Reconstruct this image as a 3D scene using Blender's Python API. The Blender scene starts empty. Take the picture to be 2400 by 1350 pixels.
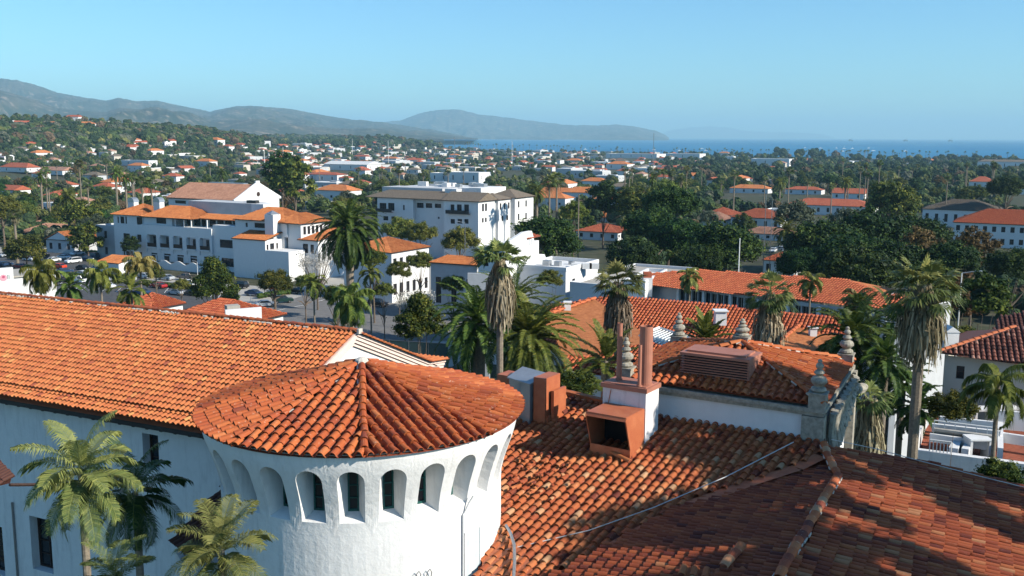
import bpy, math, random
import numpy as np
from mathutils import Vector, Matrix, noise
random.seed(7)
R_ = math.radians
scene = bpy.context.scene
col = scene.collection

# ------------------------------------------------------------------ camera
F = 2333.0; CX, CY = 1200.0, 675.0; H = 38.0
PITCH = math.atan((675 - 319) / F); ROLL = R_(0.25)
_fw = Vector((0, math.cos(PITCH), -math.sin(PITCH)))
_r0 = Vector((1, 0, 0)); _u0 = Vector((0, math.sin(PITCH), math.cos(PITCH)))
_R = math.cos(ROLL) * _r0 + math.sin(ROLL) * _u0
_U = math.cos(ROLL) * _u0 - math.sin(ROLL) * _r0
CAM = Vector((0, 0, H))
cd = bpy.data.cameras.new("camera"); cam = bpy.data.objects.new("camera", cd); col.objects.link(cam)
cd.sensor_width = 36.0; cd.lens = 36.0 * F / 2400.0; cd.clip_start = 0.5; cd.clip_end = 90000
M3 = Matrix((_R, _U, -_fw)).transposed()
cam.matrix_world = Matrix.Translation(CAM) @ M3.to_4x4()
scene.camera = cam

# ------------------------------------------------------------------ light
SUN_AZ = (0.914, -0.407); SUN_EL = R_(31)
w = bpy.data.worlds.new("World"); scene.world = w; w.use_nodes = True
nt = w.node_tree; nt.nodes.clear()
sky = nt.nodes.new("ShaderNodeTexSky"); sky.sky_type = 'NISHITA'; sky.sun_disc = False
sky.sun_elevation = SUN_EL; sky.sun_rotation = math.atan2(SUN_AZ[0], SUN_AZ[1])
sky.altitude = 0; sky.air_density = 1.0; sky.dust_density = 0.3; sky.ozone_density = 1.0
bg = nt.nodes.new("ShaderNodeBackground"); bg.inputs[1].default_value = 0.100
wo = nt.nodes.new("ShaderNodeOutputWorld")
tm_ = nt.nodes.new('ShaderNodeMix'); tm_.data_type = 'RGBA'; tm_.blend_type = 'MULTIPLY'; tm_.inputs[0].default_value = 1.0; tm_.inputs[7].default_value = (.50, .85, 1.12, 1)
nt.links.new(sky.outputs[0], tm_.inputs[6]); nt.links.new(tm_.outputs[2], bg.inputs[0]); nt.links.new(bg.outputs[0], wo.inputs[0])
sd = bpy.data.lights.new("sun", 'SUN'); sd.energy = 5.0; sd.angle = R_(0.55); sd.color = (1.0, 0.925, 0.80)
so = bpy.data.objects.new("sun", sd); col.objects.link(so)
sv = Vector((SUN_AZ[0] * math.cos(SUN_EL), SUN_AZ[1] * math.cos(SUN_EL), math.sin(SUN_EL)))
so.rotation_euler = sv.to_track_quat('Z', 'Y').to_euler(); so.location = (60, -30, 90)
scene.view_settings.view_transform = 'Standard'; scene.view_settings.look = 'None'
scene.view_settings.exposure = 0.62; scene.view_settings.gamma = 1.0
scene.render.engine = 'CYCLES'
cy = scene.cycles
cy.use_denoising = True
try: cy.denoiser = 'OPENIMAGEDENOISE'
except Exception: pass
cy.max_bounces = 5; cy.diffuse_bounces = 1; cy.glossy_bounces = 2; cy.transmission_bounces = 4; cy.volume_bounces = 0
cy.transparent_max_bounces = 6; cy.use_adaptive_sampling = True; cy.adaptive_threshold = 0.02
cy.caustics_reflective = False; cy.caustics_refractive = False

# ------------------------------------------------------------------ pixel rays -> real places
def ray(x, y): return _fw + _R * ((x - CX) / F) - _U * ((y - CY) / F)
def at_z(x, y, z):
    d = ray(x, y); return CAM + d * ((z - H) / d.z)
def at_Y(x, y, Y):
    d = ray(x, y); return CAM + d * (Y / d.y)
def on_plane(x, y, P0, N):
    d = ray(x, y); return CAM + d * ((P0 - CAM).dot(N) / d.dot(N))
def plane(phi, p):
    c, s, cp, sp = math.cos(R_(phi)), math.sin(R_(phi)), math.cos(R_(p)), math.sin(R_(p))
    wv = Vector((-s * cp, -c * cp, -sp)); a = Vector((c, -s, 0)); return wv, a, a.cross(-wv)
def lerp(a, b, t): return a + (b - a) * t
def sm(t): t = max(0.0, min(1.0, t)); return t * t * (3 - 2 * t)
def interp(x, pts):
    if x <= pts[0][0]: return pts[0][1]
    for (x0, y0), (x1, y1) in zip(pts, pts[1:]):
        if x <= x1: return y0 + (y1 - y0) * (x - x0) / (x1 - x0)
    return pts[-1][1]

# ------------------------------------------------------------------ terrain
def shore(X, Y):      # distance of the waterline along this bearing
    return interp(X / max(Y, 1), [(-.10, 60000), (-.075, 5200), (-.06, 3900), (0, 3300), (.15, 2650), (.51, 2150), (1.5, 1800)])
def tz(X, Y):
    if Y < 60: z = 6.0 * (1 - sm((Y - 20) / 60))
    else: z = 6.0 * (1 - sm((Y - 20) / 60))
    z += lerp(0, -8.5, sm((Y - 330) / 1300.0))
    s = shore(X, Y)
    # the residential hill on the left
    hx = sm((-X - 230 - 0.0 * Y) / 520.0)
    z += 70 * hx * math.exp(-((Y - 1650) / 620.0) ** 2) * (1 if Y < 1650 else 1)
    z += (34 + 12 * noise.noise(Vector((X * .0011, Y * .0011, 9)))) * sm((-X / max(Y, 1) - .09) / .1) * sm((Y - 1700) / 2000.0)
    # wooded knoll in front of the sea
    z += 24 * math.exp(-((X + 330) / 150.0) ** 2 - ((Y - 2900) / 420.0) ** 2)
    z += 2.2 * noise.noise(Vector((X * .004, Y * .004, 3))) * sm((Y - 350) / 400)
    z += (-14 - z) * sm((Y - s + 60) / 160.0)
    return z
def ground(x, y, zoff=0.0):
    d = ray(x, y); t = 60.0
    while t < 9000:
        p = CAM + d * t
        if p.z <= tz(p.x, p.y) + zoff:
            lo, hi = t * 0.985 - 4, t
            for _ in range(18):
                m = (lo + hi) / 2; p = CAM + d * m
                if p.z <= tz(p.x, p.y) + zoff: hi = m
                else: lo = m
            p = CAM + d * hi; return Vector((p.x, p.y, tz(p.x, p.y)))
        t = t * 1.012 + 2
    p = CAM + d * 9000; return Vector((p.x, p.y, tz(p.x, p.y)))

# ------------------------------------------------------------------ materials
def new_mat(name):
    m = bpy.data.materials.new(name); m.use_nodes = True
    n = m.node_tree; b = n.nodes["Principled BSDF"]
    b.inputs["Specular IOR Level"].default_value = 0.25
    return m, n, b
def ramp(n, stops, fac):
    r = n.nodes.new("ShaderNodeValToRGB"); e = r.color_ramp.elements
    while len(e) < len(stops): e.new(0.5)
    for i, (p, c) in enumerate(stops): e[i].position = p; e[i].color = (*c, 1)
    n.links.new(fac, r.inputs[0]); return r
def nz(n, scale, detail=4, coord='Object', rough=.6, stretch=None):
    tc = n.nodes.new("ShaderNodeTexCoord"); t = n.nodes.new("ShaderNodeTexNoise")
    t.inputs["Scale"].default_value = scale; t.inputs["Detail"].default_value = detail; t.inputs["Roughness"].default_value = rough
    if coord == 'World':
        g = n.nodes.new("ShaderNodeNewGeometry"); src = g.outputs["Position"]
    else: src = tc.outputs[coord]
    if stretch:
        mp = n.nodes.new("ShaderNodeMapping"); mp.inputs["Scale"].default_value = stretch
        n.links.new(src, mp.inputs[0]); src = mp.outputs[0]
    n.links.new(src, t.inputs["Vector"]); return t.outputs["Fac"]
def mix(n, a, b, f, mode='MIX'):
    m = n.nodes.new("ShaderNodeMix"); m.data_type = 'RGBA'; m.blend_type = mode
    for s, v in ((m.inputs[6], a), (m.inputs[7], b), (m.inputs[0], f)):
        if hasattr(v, 'links'): n.links.new(v, s)
        elif isinstance(v, tuple): s.default_value = (*v, 1) if len(v) == 3 else v
        else: s.default_value = v
    return m.outputs[2]
def bump(n, b, h, strength, dist=0.02):
    k = n.nodes.new("ShaderNodeBump"); k.inputs["Strength"].default_value = strength; k.inputs["Distance"].default_value = dist
    n.links.new(h, k.inputs["Height"]); n.links.new(k.outputs[0], b.inputs["Normal"])
def simple(name, c, rough=.8, var=.12, scale=3.0, metal=0.0, bmp=0.0, coord='World', c2=None, spec=.25):
    m, n, b = new_mat(name); f = nz(n, scale, coord=coord)
    lo = tuple(x * (1 - var) for x in c); hi = c2 or tuple(min(1, x * (1 + var)) for x in c)
    r = ramp(n, [(0.3, lo), (0.7, hi)], f)
    n.links.new(r.outputs[0], b.inputs["Base Color"])
    b.inputs["Roughness"].default_value = rough; b.inputs["Metallic"].default_value = metal
    b.inputs["Specular IOR Level"].default_value = spec
    if bmp: bump(n, b, nz(n, scale * 4, coord=coord), bmp)
    return m
def tile_mat(name, stops, lichen=0.0):
    m, n, b = new_mat(name)
    at = n.nodes.new("ShaderNodeAttribute"); at.attribute_name = "tint"
    r = ramp(n, stops, at.outputs["Fac"])
    f = nz(n, 1.3, 5, 'World'); c = mix(n, r.outputs[0], mix(n, r.outputs[0], (0.20, 0.06, 0.03), .8), ramp(n, [(0.5, (0, 0, 0)), (0.72, (.45, .45, .45))], f).outputs[0])
    f2 = nz(n, 22, 3, 'World'); c = mix(n, c, (1.12, 1.02, 1.0), .3 if False else 0.0)
    if lichen:
        f3 = nz(n, 9, 5, 'World', .7)
        c = mix(n, c, (0.62, 0.50, 0.38), ramp(n, [(0.60, (0, 0, 0)), (0.70, (lichen,) * 3)], f3).outputs[0])
    n.links.new(c, b.inputs["Base Color"]); b.inputs["Roughness"].default_value = .72
    bump(n, b, f2, .25, .01)
    return m
MAT = {}
MAT['tile_orange'] = tile_mat('orange_clay_tile', [(0, (0.257, 0.064, 0.034)), (.12, (0.378, 0.102, 0.040)), (.5, (0.469, 0.144, 0.050)), (.85, (0.514, 0.183, 0.061)), (1, (0.544, 0.254, 0.087))])
MAT['tile_turret'] = tile_mat('deep_orange_clay_tile', [(0, (0.202, 0.046, 0.024)), (.25, (0.336, 0.071, 0.025)), (.7, (0.420, 0.105, 0.029)), (1, (0.487, 0.151, 0.050))], .55)
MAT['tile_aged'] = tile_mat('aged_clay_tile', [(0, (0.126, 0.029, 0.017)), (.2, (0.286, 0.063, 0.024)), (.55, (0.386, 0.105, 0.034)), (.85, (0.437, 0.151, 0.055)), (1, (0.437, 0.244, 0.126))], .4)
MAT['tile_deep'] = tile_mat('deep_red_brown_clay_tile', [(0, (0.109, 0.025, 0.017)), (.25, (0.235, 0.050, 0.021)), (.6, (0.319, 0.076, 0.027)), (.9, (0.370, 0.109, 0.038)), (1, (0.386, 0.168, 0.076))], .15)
MAT['tile_red'] = tile_mat('red_clay_tile', [(0, (0.286, 0.050, 0.025)), (.3, (0.386, 0.084, 0.034)), (.8, (0.470, 0.126, 0.046)), (1, (0.504, 0.168, 0.076))])
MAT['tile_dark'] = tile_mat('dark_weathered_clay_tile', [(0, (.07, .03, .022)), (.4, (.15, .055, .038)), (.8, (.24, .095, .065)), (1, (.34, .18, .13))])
def stucco(name, c, bs=.35, stain=.0, sc=2.5, bscale=7):
    m, n, b = new_mat(name); f = nz(n, sc, 6, 'World')
    r = ramp(n, [(0.25, tuple(x * .93 for x in c)), (0.6, c)], f); out = r.outputs[0]
    if stain:
        f2 = nz(n, 1.6, 7, 'World', .72, (1.6, 1.6, .28))
        out = mix(n, out, tuple(x * .55 for x in c), ramp(n, [(0.50, (0, 0, 0)), (0.72, (stain,) * 3)], f2).outputs[0])
    n.links.new(out, b.inputs["Base Color"]); b.inputs["Roughness"].default_value = .9
    bump(n, b, nz(n, bscale, 6, 'World'), bs, .05)
    return m
MAT['stucco'] = stucco('white_stucco', (0.688, 0.679, 0.662), .35, .5)
MAT['stucco_smooth'] = stucco('smooth_white_wall', (0.671, 0.671, 0.662), .06, .1)
MAT['trim_pink'] = simple('pinkish_white_moulding', (0.671, 0.533, 0.464), .8, .06)
MAT['stone'] = simple('weathered_sandstone', (0.292, 0.267, 0.215), .9, .35, 6, bmp=.4, c2=(0.396, 0.361, 0.292))
MAT['mortar'] = simple('pale_mortar', (0.533, 0.482, 0.413), .9, .2, 20)
MAT['red_metal'] = simple('terracotta_painted_metal', (0.396, 0.103, 0.043), .5, .12, 2, c2=(0.447, 0.146, 0.065), spec=.4)
MAT['brown_metal'] = simple('brown_pink_painted_metal', (0.361, 0.146, 0.095), .55, .1, 2, spec=.4)
MAT['grey_metal'] = simple('galvanised_sheet_metal', (.36, .38, .40), .35, .12, 2, metal=.6, spec=.5)
MAT['black'] = simple('dark_interior', (.012, .012, .014), .9, .2)
MAT['green_frame'] = simple('dark_green_paint', (.015, .085, .075), .5, .1)
m, n, b = new_mat('window_glass'); b.inputs["Base Color"].default_value = (.018, .024, .03, 1); b.inputs["Roughness"].default_value = .12; b.inputs["Specular IOR Level"].default_value = .5
MAT['glass'] = m
MAT['dark_wood'] = simple('dark_brown_wood', (.045, .025, .018), .6, .3, 8)
MAT['gutter'] = simple('dark_gutter_metal', (.03, .03, .03), .5, .2)
MAT['trim_white'] = simple('white_trim', (0.688, 0.688, 0.671), .7, .04)
MAT['pipe_white'] = simple('white_painted_pipe', (.70, .70, .68), .6, .08)
MAT['steel'] = simple('steel', (.25, .26, .27), .4, .1, metal=.7)
MAT['cable'] = simple('pale_cable_sheath', (.55, .52, .5), .5, .1)

# ------------------------------------------------------------------ mesh builder
class MB:
    def __init__(s): s.v = []; s.f = []; s.m = []; s.t = []; s.sm = False
    def add(s, vs, fs, mi=0, tint=None):
        o = len(s.v); s.v.extend([tuple(p) for p in vs])
        t = random.random() if tint is None else tint
        for f in fs: s.f.append(tuple(i + o for i in f)); s.m.append(mi); s.t.append(t)
    def quad(s, a, b, c, d, mi=0, tint=None): s.add([a, b, c, d], [(0, 1, 2, 3)], mi, tint)
    def box(s, c, size, X=None, Yv=None, Z=None, mi=0, tint=None):   # centred box with axes
        X = X or Vector((1, 0, 0)); Yv = Yv or Vector((0, 1, 0)); Z = Z or Vector((0, 0, 1)); c = Vector(c)
        hx, hy, hz = size[0] / 2, size[1] / 2, size[2] / 2
        vs = [c + X * (hx * i) + Yv * (hy * j) + Z * (hz * k) for k in (-1, 1) for j in (-1, 1) for i in (-1, 1)]
        s.add(vs, [(0, 2, 3, 1), (4, 5, 7, 6), (0, 1, 5, 4), (2, 6, 7, 3), (0, 4, 6, 2), (1, 3, 7, 5)], mi, tint)
    def prism(s, poly, z0, z1, mi=0, tint=None):   # poly xy (ccw), straight up
        k = len(poly); vs = [(p[0], p[1], z0) for p in poly] + [(p[0], p[1], z1) for p in poly]
        fs = [tuple(range(k - 1, -1, -1)), tuple(range(k, 2 * k))] + [(i, (i + 1) % k, k + (i + 1) % k, k + i) for i in range(k)]
        s.add(vs, fs, mi, tint)
    def extr(s, pts, off, mi=0, tint=None):        # planar polygon pts extruded by vector off
        k = len(pts); off = Vector(off); vs = [Vector(p) for p in pts] + [Vector(p) + off for p in pts]
        fs = [tuple(range(k - 1, -1, -1)), tuple(range(k, 2 * k))] + [(i, (i + 1) % k, k + (i + 1) % k, k + i) for i in range(k)]
        s.add(vs, fs, mi, tint)
    def tube(s, pts, rad, seg=8, mi=0, caps=True, tint=None):
        pts = [Vector(p) for p in pts]; k = len(pts)
        if not hasattr(rad, '__len__'): rad = [rad] * k
        vs = []; up = Vector((0, 0, 1))
        for i, p in enumerate(pts):
            d = (pts[min(i + 1, k - 1)] - pts[max(i - 1, 0)]).normalized()
            u = up if abs(d.z) < .95 else Vector((1, 0, 0))
            a = d.cross(u).normalized(); b = a.cross(d).normalized()
            for j in range(seg):
                t = 2 * math.pi * j / seg; vs.append(p + (a * math.cos(t) + b * math.sin(t)) * rad[i])
        fs = [(i * seg + j, (i + 1) * seg + j, (i + 1) * seg + (j + 1) % seg, i * seg + (j + 1) % seg) for i in range(k - 1) for j in range(seg)]
        if caps: fs += [tuple(range(seg)), tuple(range(k * seg - 1, (k - 1) * seg - 1, -1))]
        s.add(vs, fs, mi, tint)
    def lathe(s, c, prof, seg=16, mi=0, tint=None, sq=False):      # prof [(r,z)]
        c = Vector(c); vs = []; k = len(prof)
        for r, z in prof:
            for j in range(seg):
                t = 2 * math.pi * j / seg; vs.append(c + Vector((r * math.cos(t), r * math.sin(t), z)))
        fs = [(i * seg + j, i * seg + (j + 1) % seg, (i + 1) * seg + (j + 1) % seg, (i + 1) * seg + j) for i in range(k - 1) for j in range(seg)]
        fs += [tuple(range(seg - 1, -1, -1)), tuple(range((k - 1) * seg, k * seg))]
        s.add(vs, fs, mi, tint)
    def build(s, name, mats, parent=None, smooth=False, loc=None):
        if not isinstance(mats, (list, tuple)): mats = [mats]
        me = bpy.data.meshes.new(name)
        v = np.array(s.v, dtype=np.float32).reshape(-1, 3)
        if parent is not None:
            mw = np.array(parent.matrix_basis.inverted()); v = v @ mw[:3, :3].T.astype(np.float32) + mw[:3, 3].astype(np.float32)
        elif loc is not None: v = v - np.array(loc, dtype=np.float32)
        ln = np.array([len(f) for f in s.f], dtype=np.int32); flat = np.fromiter((i for f in s.f for i in f), dtype=np.int32)
        me.vertices.add(len(v)); me.vertices.foreach_set("co", v.ravel())
        me.loops.add(len(flat)); me.loops.foreach_set("vertex_index", flat)
        me.polygons.add(len(ln)); me.polygons.foreach_set("loop_start", np.concatenate(([0], np.cumsum(ln)[:-1])).astype(np.int32))
        me.polygons.foreach_set("material_index", np.array(s.m, dtype=np.int32))
        me.polygons.foreach_set("use_smooth", np.full(len(ln), bool(smooth)))
        me.update(calc_edges=True)
        at = me.attributes.new("tint", 'FLOAT', 'FACE'); at.data.foreach_set("value", np.array(s.t, dtype=np.float32))
        for mm in mats: me.materials.append(MAT[mm] if isinstance(mm, str) else mm)
        o = bpy.data.objects.new(name, me); col.objects.link(o)
        if parent is not None: o.parent = parent
        elif loc is not None: o.location = loc
        return o
def thing(name, label, cat, loc, rz=0.0, group=None):
    o = bpy.data.objects.new(name, None); o.empty_display_size = .3; col.objects.link(o)
    o.location = loc; o.rotation_euler = (0, 0, rz)
    o.matrix_basis = Matrix.Translation(Vector(loc)) @ Matrix.Rotation(rz, 4, 'Z')
    o['label'] = label; o['category'] = cat
    if group: o['group'] = group
    return o
def tag(o, label, cat, group=None):
    o['label'] = label; o['category'] = cat
    if group: o['group'] = group
    return o
def kind(o, k, label=None):
    o['kind'] = k
    if label: o['label'] = label
    return o
KIDS = {}
def stand(o, s, hh, h0):
    """scale a tree evenly and set its height by trunk length only"""
    o.scale = (s, s, s); want = hh / s; dz = want - h0
    for ch in o.children:
        if ch.name.startswith('trunk'): ch.scale = (1, 1, want / h0)
        else: ch.location = (0, 0, dz)
def copy_tree(o, loc=None, rz=None, scale=None, label=None, group=None):
    c = o.copy(); col.objects.link(c)
    for ch in o.children:
        d = ch.copy(); col.objects.link(d); d.parent = c
        for g in ch.children:
            e = g.copy(); col.objects.link(e); e.parent = d
    if loc is not None: c.location = loc
    if rz is not None: c.rotation_euler = (0, 0, rz)
    if scale is not None: c.scale = scale if hasattr(scale, '__len__') else (scale,) * 3
    if label: c['label'] = label
    if group: c['group'] = group
    return c

# ------------------------------------------------------------------ clay tile fields
def inpoly(u, v, P):
    c = False; j = len(P) - 1
    for i in range(len(P)):
        if (P[i][1] > v) != (P[j][1] > v) and u < (P[j][0] - P[i][0]) * (v - P[i][1]) / (P[j][1] - P[i][1]) + P[i][0]: c = not c
        j = i
    return c
def one_tile(mb, X, a, wv, N, r, L, h0, h1, seg, rim, tint, squash=.85, taper=.84):
    """a cover tile: X is the middle of its upper end"""
    vs = []
    for (d, rr, h) in ((0, r * taper, h0), (L, r, h1)):
        for k in range(seg + 1):
            t = math.pi * k / seg
            vs.append(X + a * (-rr * math.cos(t)) + wv * d + N * (h + rr * squash * math.sin(t)))
    n1 = seg + 1; fs = [(k, k + n1, k + n1 + 1, k + 1) for k in range(seg)]
    if rim:
        rr = r - .02
        for k in range(n1):
            t = math.pi * k / seg; vs.append(X + a * (-rr * math.cos(t)) + wv * L + N * (h1 + rr * squash * math.sin(t)))
        fs += [(k + n1, k + 2 * n1, k + 2 * n1 + 1, k + n1 + 1) for k in range(seg)]
    mb.add(vs, fs, 0, tint)
def tile_field(mb, O, a, wv, N, P, wa=.28, ls=.36, r=.095, seg=5, rim=True, lift=.028, jit=.006, tint=None, pan=True, zf=None, missing=0.0):
    us = [p[0] for p in P]; vs_ = [p[1] for p in P]
    u = math.floor(min(us) / wa) * wa; umax = max(us)
    while u <= umax:
        v = math.floor(min(vs_) / ls) * ls
        ju = random.gauss(0, jit)
        while v <= max(vs_):
            if inpoly(u, v + ls * .5, P):
                t = tint() if tint else min(1, max(0, random.gauss(.5, .22)))
                uu = u + ju + random.gauss(0, jit); dv = random.gauss(0, jit * 1.5)
                X = O + a * uu + wv * (v + dv)
                hh = random.gauss(0, jit * .5)
                one_tile(mb, X, a, wv, N, r, ls * 1.1, hh, lift + hh, seg, rim, t)
                if pan:
                    tp = max(0, t - .15); hw = wa * .5
                    A = []
                    for d, h in ((0, 0), (ls * 1.05, lift * .8)):
                        for q, dz in ((r * .8, .02), (hw - .035, -.03), (hw + .035, -.03), (wa - r * .8, .02)):
                            A.append(O + a * (u + q) + wv * (v + d) + N * (h + dz))
                    mb.add(A, [(0, 4, 5, 1), (1, 5, 6, 2), (2, 6, 7, 3)], 0, tp)
            v += ls
        u += wa
def poly_uv(O, a, wv, pts): return [((p - O).dot(a), (p - O).dot(wv)) for p in pts]
def sheet(mb, pts, N, d, mi=0, tint=.2):
    mb.add([p + N * d for p in pts], [tuple(range(len(pts)))], mi, tint)
def ridge_caps(mb, A, B, r=.12, L=.42, seg=6, mortar=None, sag=.0, up=Vector((0, 0, 1)), jit=.012, tint=None):
    d = (B - A); n = max(1, int(d.length / L)); dd = d.normalized(); a = dd.cross(up).normalized(); N = a.cross(dd).normalized()
    if N.dot(up) < 0: N = -N
    for i in range(n):
        X = A + d * (i / n) + a * random.gauss(0, jit) + N * random.gauss(0, jit * .5)
        one_tile(mb, X, a, dd, N, r, L * 1.12 * d.length / n / L, 0, .03, seg, True, tint() if tint else random.gauss(.45, .2), .8)
        if mortar is not None and random.random() < .6:
            for sgn in (-1, 1):
                c = X + dd * (L * random.uniform(.2, .8)) + a * (sgn * r * .95) - N * .01
                mortar.box(c, (L * random.uniform(.35, .9), .035, .05), dd, a, N)
# ================================================================== foreground: courthouse roofs
def topx(p):
    v = Vector(p) - CAM; k = v.dot(_fw); return (CX + F * v.dot(_R) / k, CY - F * v.dot(_U) / k)
def wall_holes(mb, O, a, W, Ht, holes, depth, inward, mi=0, up=Vector((0, 0, 1))):
    """wall face from O, along a (W) and up (Ht); rectangular openings with reveals"""
    us = sorted({0, W, *[h[0] for h in holes], *[h[2] for h in holes]}); vs = sorted({0, Ht, *[h[1] for h in holes], *[h[3] for h in holes]})
    P = lambda u, v, d=0: O + a * u + up * v + inward * d
    for u0, u1 in zip(us, us[1:]):
        for v0, v1 in zip(vs, vs[1:]):
            cu, cv = (u0 + u1) / 2, (v0 + v1) / 2
            if any(h[0] < cu < h[2] and h[1] < cv < h[3] for h in holes): continue
            mb.quad(P(u0, v0), P(u1, v0), P(u1, v1), P(u0, v1), mi, .5)
    for (u0, v0, u1, v1) in holes:
        c = [(u0, v0), (u1, v0), (u1, v1), (u0, v1)]
        for i in range(4):
            p, q = c[i], c[(i + 1) % 4]
            mb.quad(P(*p), P(*q), P(*q, depth), P(*p, depth), mi, .5)
def window_in(parent, O, a, inward, h, depth, frame='dark_wood', panes=(2, 2), fw=.07, up=Vector((0, 0, 1)), name='window'):
    u0, v0, u1, v1 = h; g = MB(); P = lambda u, v, d: O + a * u + up * v + inward * d
    cu, cv = (u0 + u1) / 2, (v0 + v1) / 2
    m = MB()
    for uu, vv, su, svv in ((u0 + fw / 2, cv, fw, v1 - v0), (u1 - fw / 2, cv, fw, v1 - v0), (cu, v0 + fw / 2, u1 - u0 - 2 * fw, fw), (cu, v1 - fw / 2, u1 - u0 - 2 * fw, fw)):
        m.box(P(uu, vv, depth - .04), (su, .08, svv), a, inward, up)
    for i in range(1, panes[0]): m.box(P(u0 + (u1 - u0) * i / panes[0], cv, depth - .02), (fw * .6, .05, v1 - v0 - 2 * fw), a, inward, up)
    for i in range(1, panes[1]): m.box(P(cu, v0 + (v1 - v0) * i / panes[1], depth - .021), (u1 - u0 - 2 * fw, .045, fw * .5), a, inward, up)
    o = m.build(name, frame, parent)
    g.quad(P(u0, v0, depth), P(u1, v0, depth), P(u1, v1, depth), P(u0, v1, depth))
    o2 = g.build('pane', 'glass', parent); o2.parent = o; o2.matrix_parent_inverse = Matrix.Identity(4)
    return o

# ------------------------------------------------------------------ main wing with the long gable roof
dL = Vector((-.9011, .4336, 0)); nA = Vector((.4336, .9011, 0))
ME = Vector((-7.15, 45.28, 29.0)); HW = 7.47; RISE = 3.1; LEN = 46.0
wing = thing('courthouse_wing', 'long white building wing under the big sunlit orange tile gable roof behind the round turret', 'building', (-14, 44, 0))
pit = math.degrees(math.atan2(RISE, HW))
down = Vector((-nA.x * math.cos(R_(pit)), -nA.y * math.cos(R_(pit)), -math.sin(R_(pit)))); Nm = (-dL).cross(-down).normalized()
if Nm.z < 0: Nm = -Nm
SL = math.hypot(HW, RISE)
mb = MB(); a_ = -dL
t_or = lambda: min(1, max(0, random.gauss(.5, .19)))
tile_field(mb, ME, a_, down, Nm, [(-LEN, .05), (0, .05), (0, SL - 1.0), (-LEN, SL - 1.0)], wa=.262, ls=.355, r=.096, tint=t_or, lift=.052, jit=.009)
# the eave courses, laid at a flatter pitch with open ends of the upper field above them
dn2 = Vector((-nA.x * math.cos(R_(14)), -nA.y * math.cos(R_(14)), -math.sin(R_(14)))); N2 = dL.cross(dn2).normalized(); N2 = N2 if N2.z > 0 else -N2
O2 = ME + down * (SL - 1.12) - Nm * .10
tile_field(mb, O2, a_, dn2, N2, [(-LEN, 0), (0, 0), (0, 1.1), (-LEN, 1.1)], wa=.262, ls=.355, r=.096, tint=t_or, lift=.052, jit=.009)
mb.quad(ME + Nm * -.05, ME + dL * LEN + Nm * -.05, ME + dL * LEN + down * SL - Nm * .12, ME + down * SL - Nm * .12, 0, .1)
roof = mb.build('roof', 'tile_orange', wing)
# far slope
mb = MB(); down2 = Vector((nA.x * math.cos(R_(pit)), nA.y * math.cos(R_(pit)), -math.sin(R_(pit)))); Nf = Vector((nA.x * math.sin(R_(pit)), nA.y * math.sin(R_(pit)), math.cos(R_(pit))))
tile_field(mb, ME, a_, down2, Nf, [(-LEN, .05), (-.1, .05), (-.1, SL - .9), (-LEN, SL - .9)][:4] if False else [(-9, .05), (.1, .05), (.1, SL - .9), (-9, SL - .9)], wa=.27, ls=.36, r=.095, seg=4, rim=False, tint=t_or)
EK = ME + down2 * (SL - 1.0); dk = Vector((nA.x * .985, nA.y * .985, -.12)).normalized(); Nk = a_.cross(-dk).normalized(); Nk = Nk if Nk.z > 0 else -Nk
tile_field(mb, EK, a_, dk, Nk, [(-9, 0), (.1, 0), (.1, 1.7), (-9, 1.7)], wa=.27, ls=.36, r=.095, seg=4, rim=True, tint=t_or)
mb.quad(ME - Nf * .06, ME + dL * LEN - Nf * .06, ME + dL * LEN + down2 * SL - Nf * .06, ME + down2 * SL - Nf * .06, 0, .2)
mb.build('rear_roof_slope', 'tile_orange', wing)
mb = MB(); mo = MB()
ridge_caps(mb, ME + Vector((0, 0, .06)) - dL * .1, ME + dL * LEN + Vector((0, 0, .06)), r=.13, L=.42, mortar=None, tint=lambda: random.gauss(.12, .08))
mb.build('ridge_cap', 'tile_orange', wing)
for i in range(150):
    if random.random() < .45: continue
    c = ME + dL * (i * LEN / 150 + random.uniform(0, .2)) + down * .14 + Nm * .06
    mo.box(c, (random.uniform(.08, .3), .10, .07), dL, down, Nm)
mo.box(ME - dL * .12 + Vector((0, 0, .05)), (.12, .3, .22), dL, nA)
kind(mo.build('ridge_mortar', 'mortar', wing), 'stuff')
# walls: long near wall with deep windows, gable wall
wi = 0.62
W0 = ME - nA * (HW - wi); W0 = Vector((W0.x, W0.y, 0)); zt_ = 25.75
def onwall(x, y, O=None, n=None): return on_plane(x, y, O or W0, n or nA)
def uvw(x, y):
    p = onwall(x, y); return ((p - W0).dot(dL), p.z)
holes = []
for (x0, y0, x1, y1) in ((335, 1018, 372, 1100), (73, 1215, 121, 1338), (-60, 1228, 8, 1340)):
    ua, za = uvw((x0 + x1) / 2, y0); ub, zb = uvw((x0 + x1) / 2, y1)
    uL = uvw(x0, (y0 + y1) / 2)[0]; uR = uvw(x1, (y0 + y1) / 2)[0]
    holes.append((min(uL, uR), zb, max(uL, uR), za))
mb = MB(); wall_holes(mb, W0 + Vector((0, 0, 0)), dL, LEN, zt_, holes, .55, nA)
G0 = Vector((ME.x, ME.y, 0)) + dL * .35     # gable wall plane
gp = [G0 - nA * (HW - wi), G0 + nA * (HW - wi)]
top = zt_ + .02
mb.add([gp[0], gp[1], gp[1] + Vector((0, 0, top)), Vector((G0.x, G0.y, ME.z - .12)), gp[0] + Vector((0, 0, top))], [(0, 1, 2, 3, 4)], 0, .5)
mb.quad(gp[1], gp[1] + dL * LEN, gp[1] + dL * LEN + Vector((0, 0, top)), gp[1] + Vector((0, 0, top)), 0, .5)
mb.build('wall', 'stucco', wing)
for h in holes: window_in(wing, W0, dL, nA, h, .5, 'dark_wood', (2, 4), .08)
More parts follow.
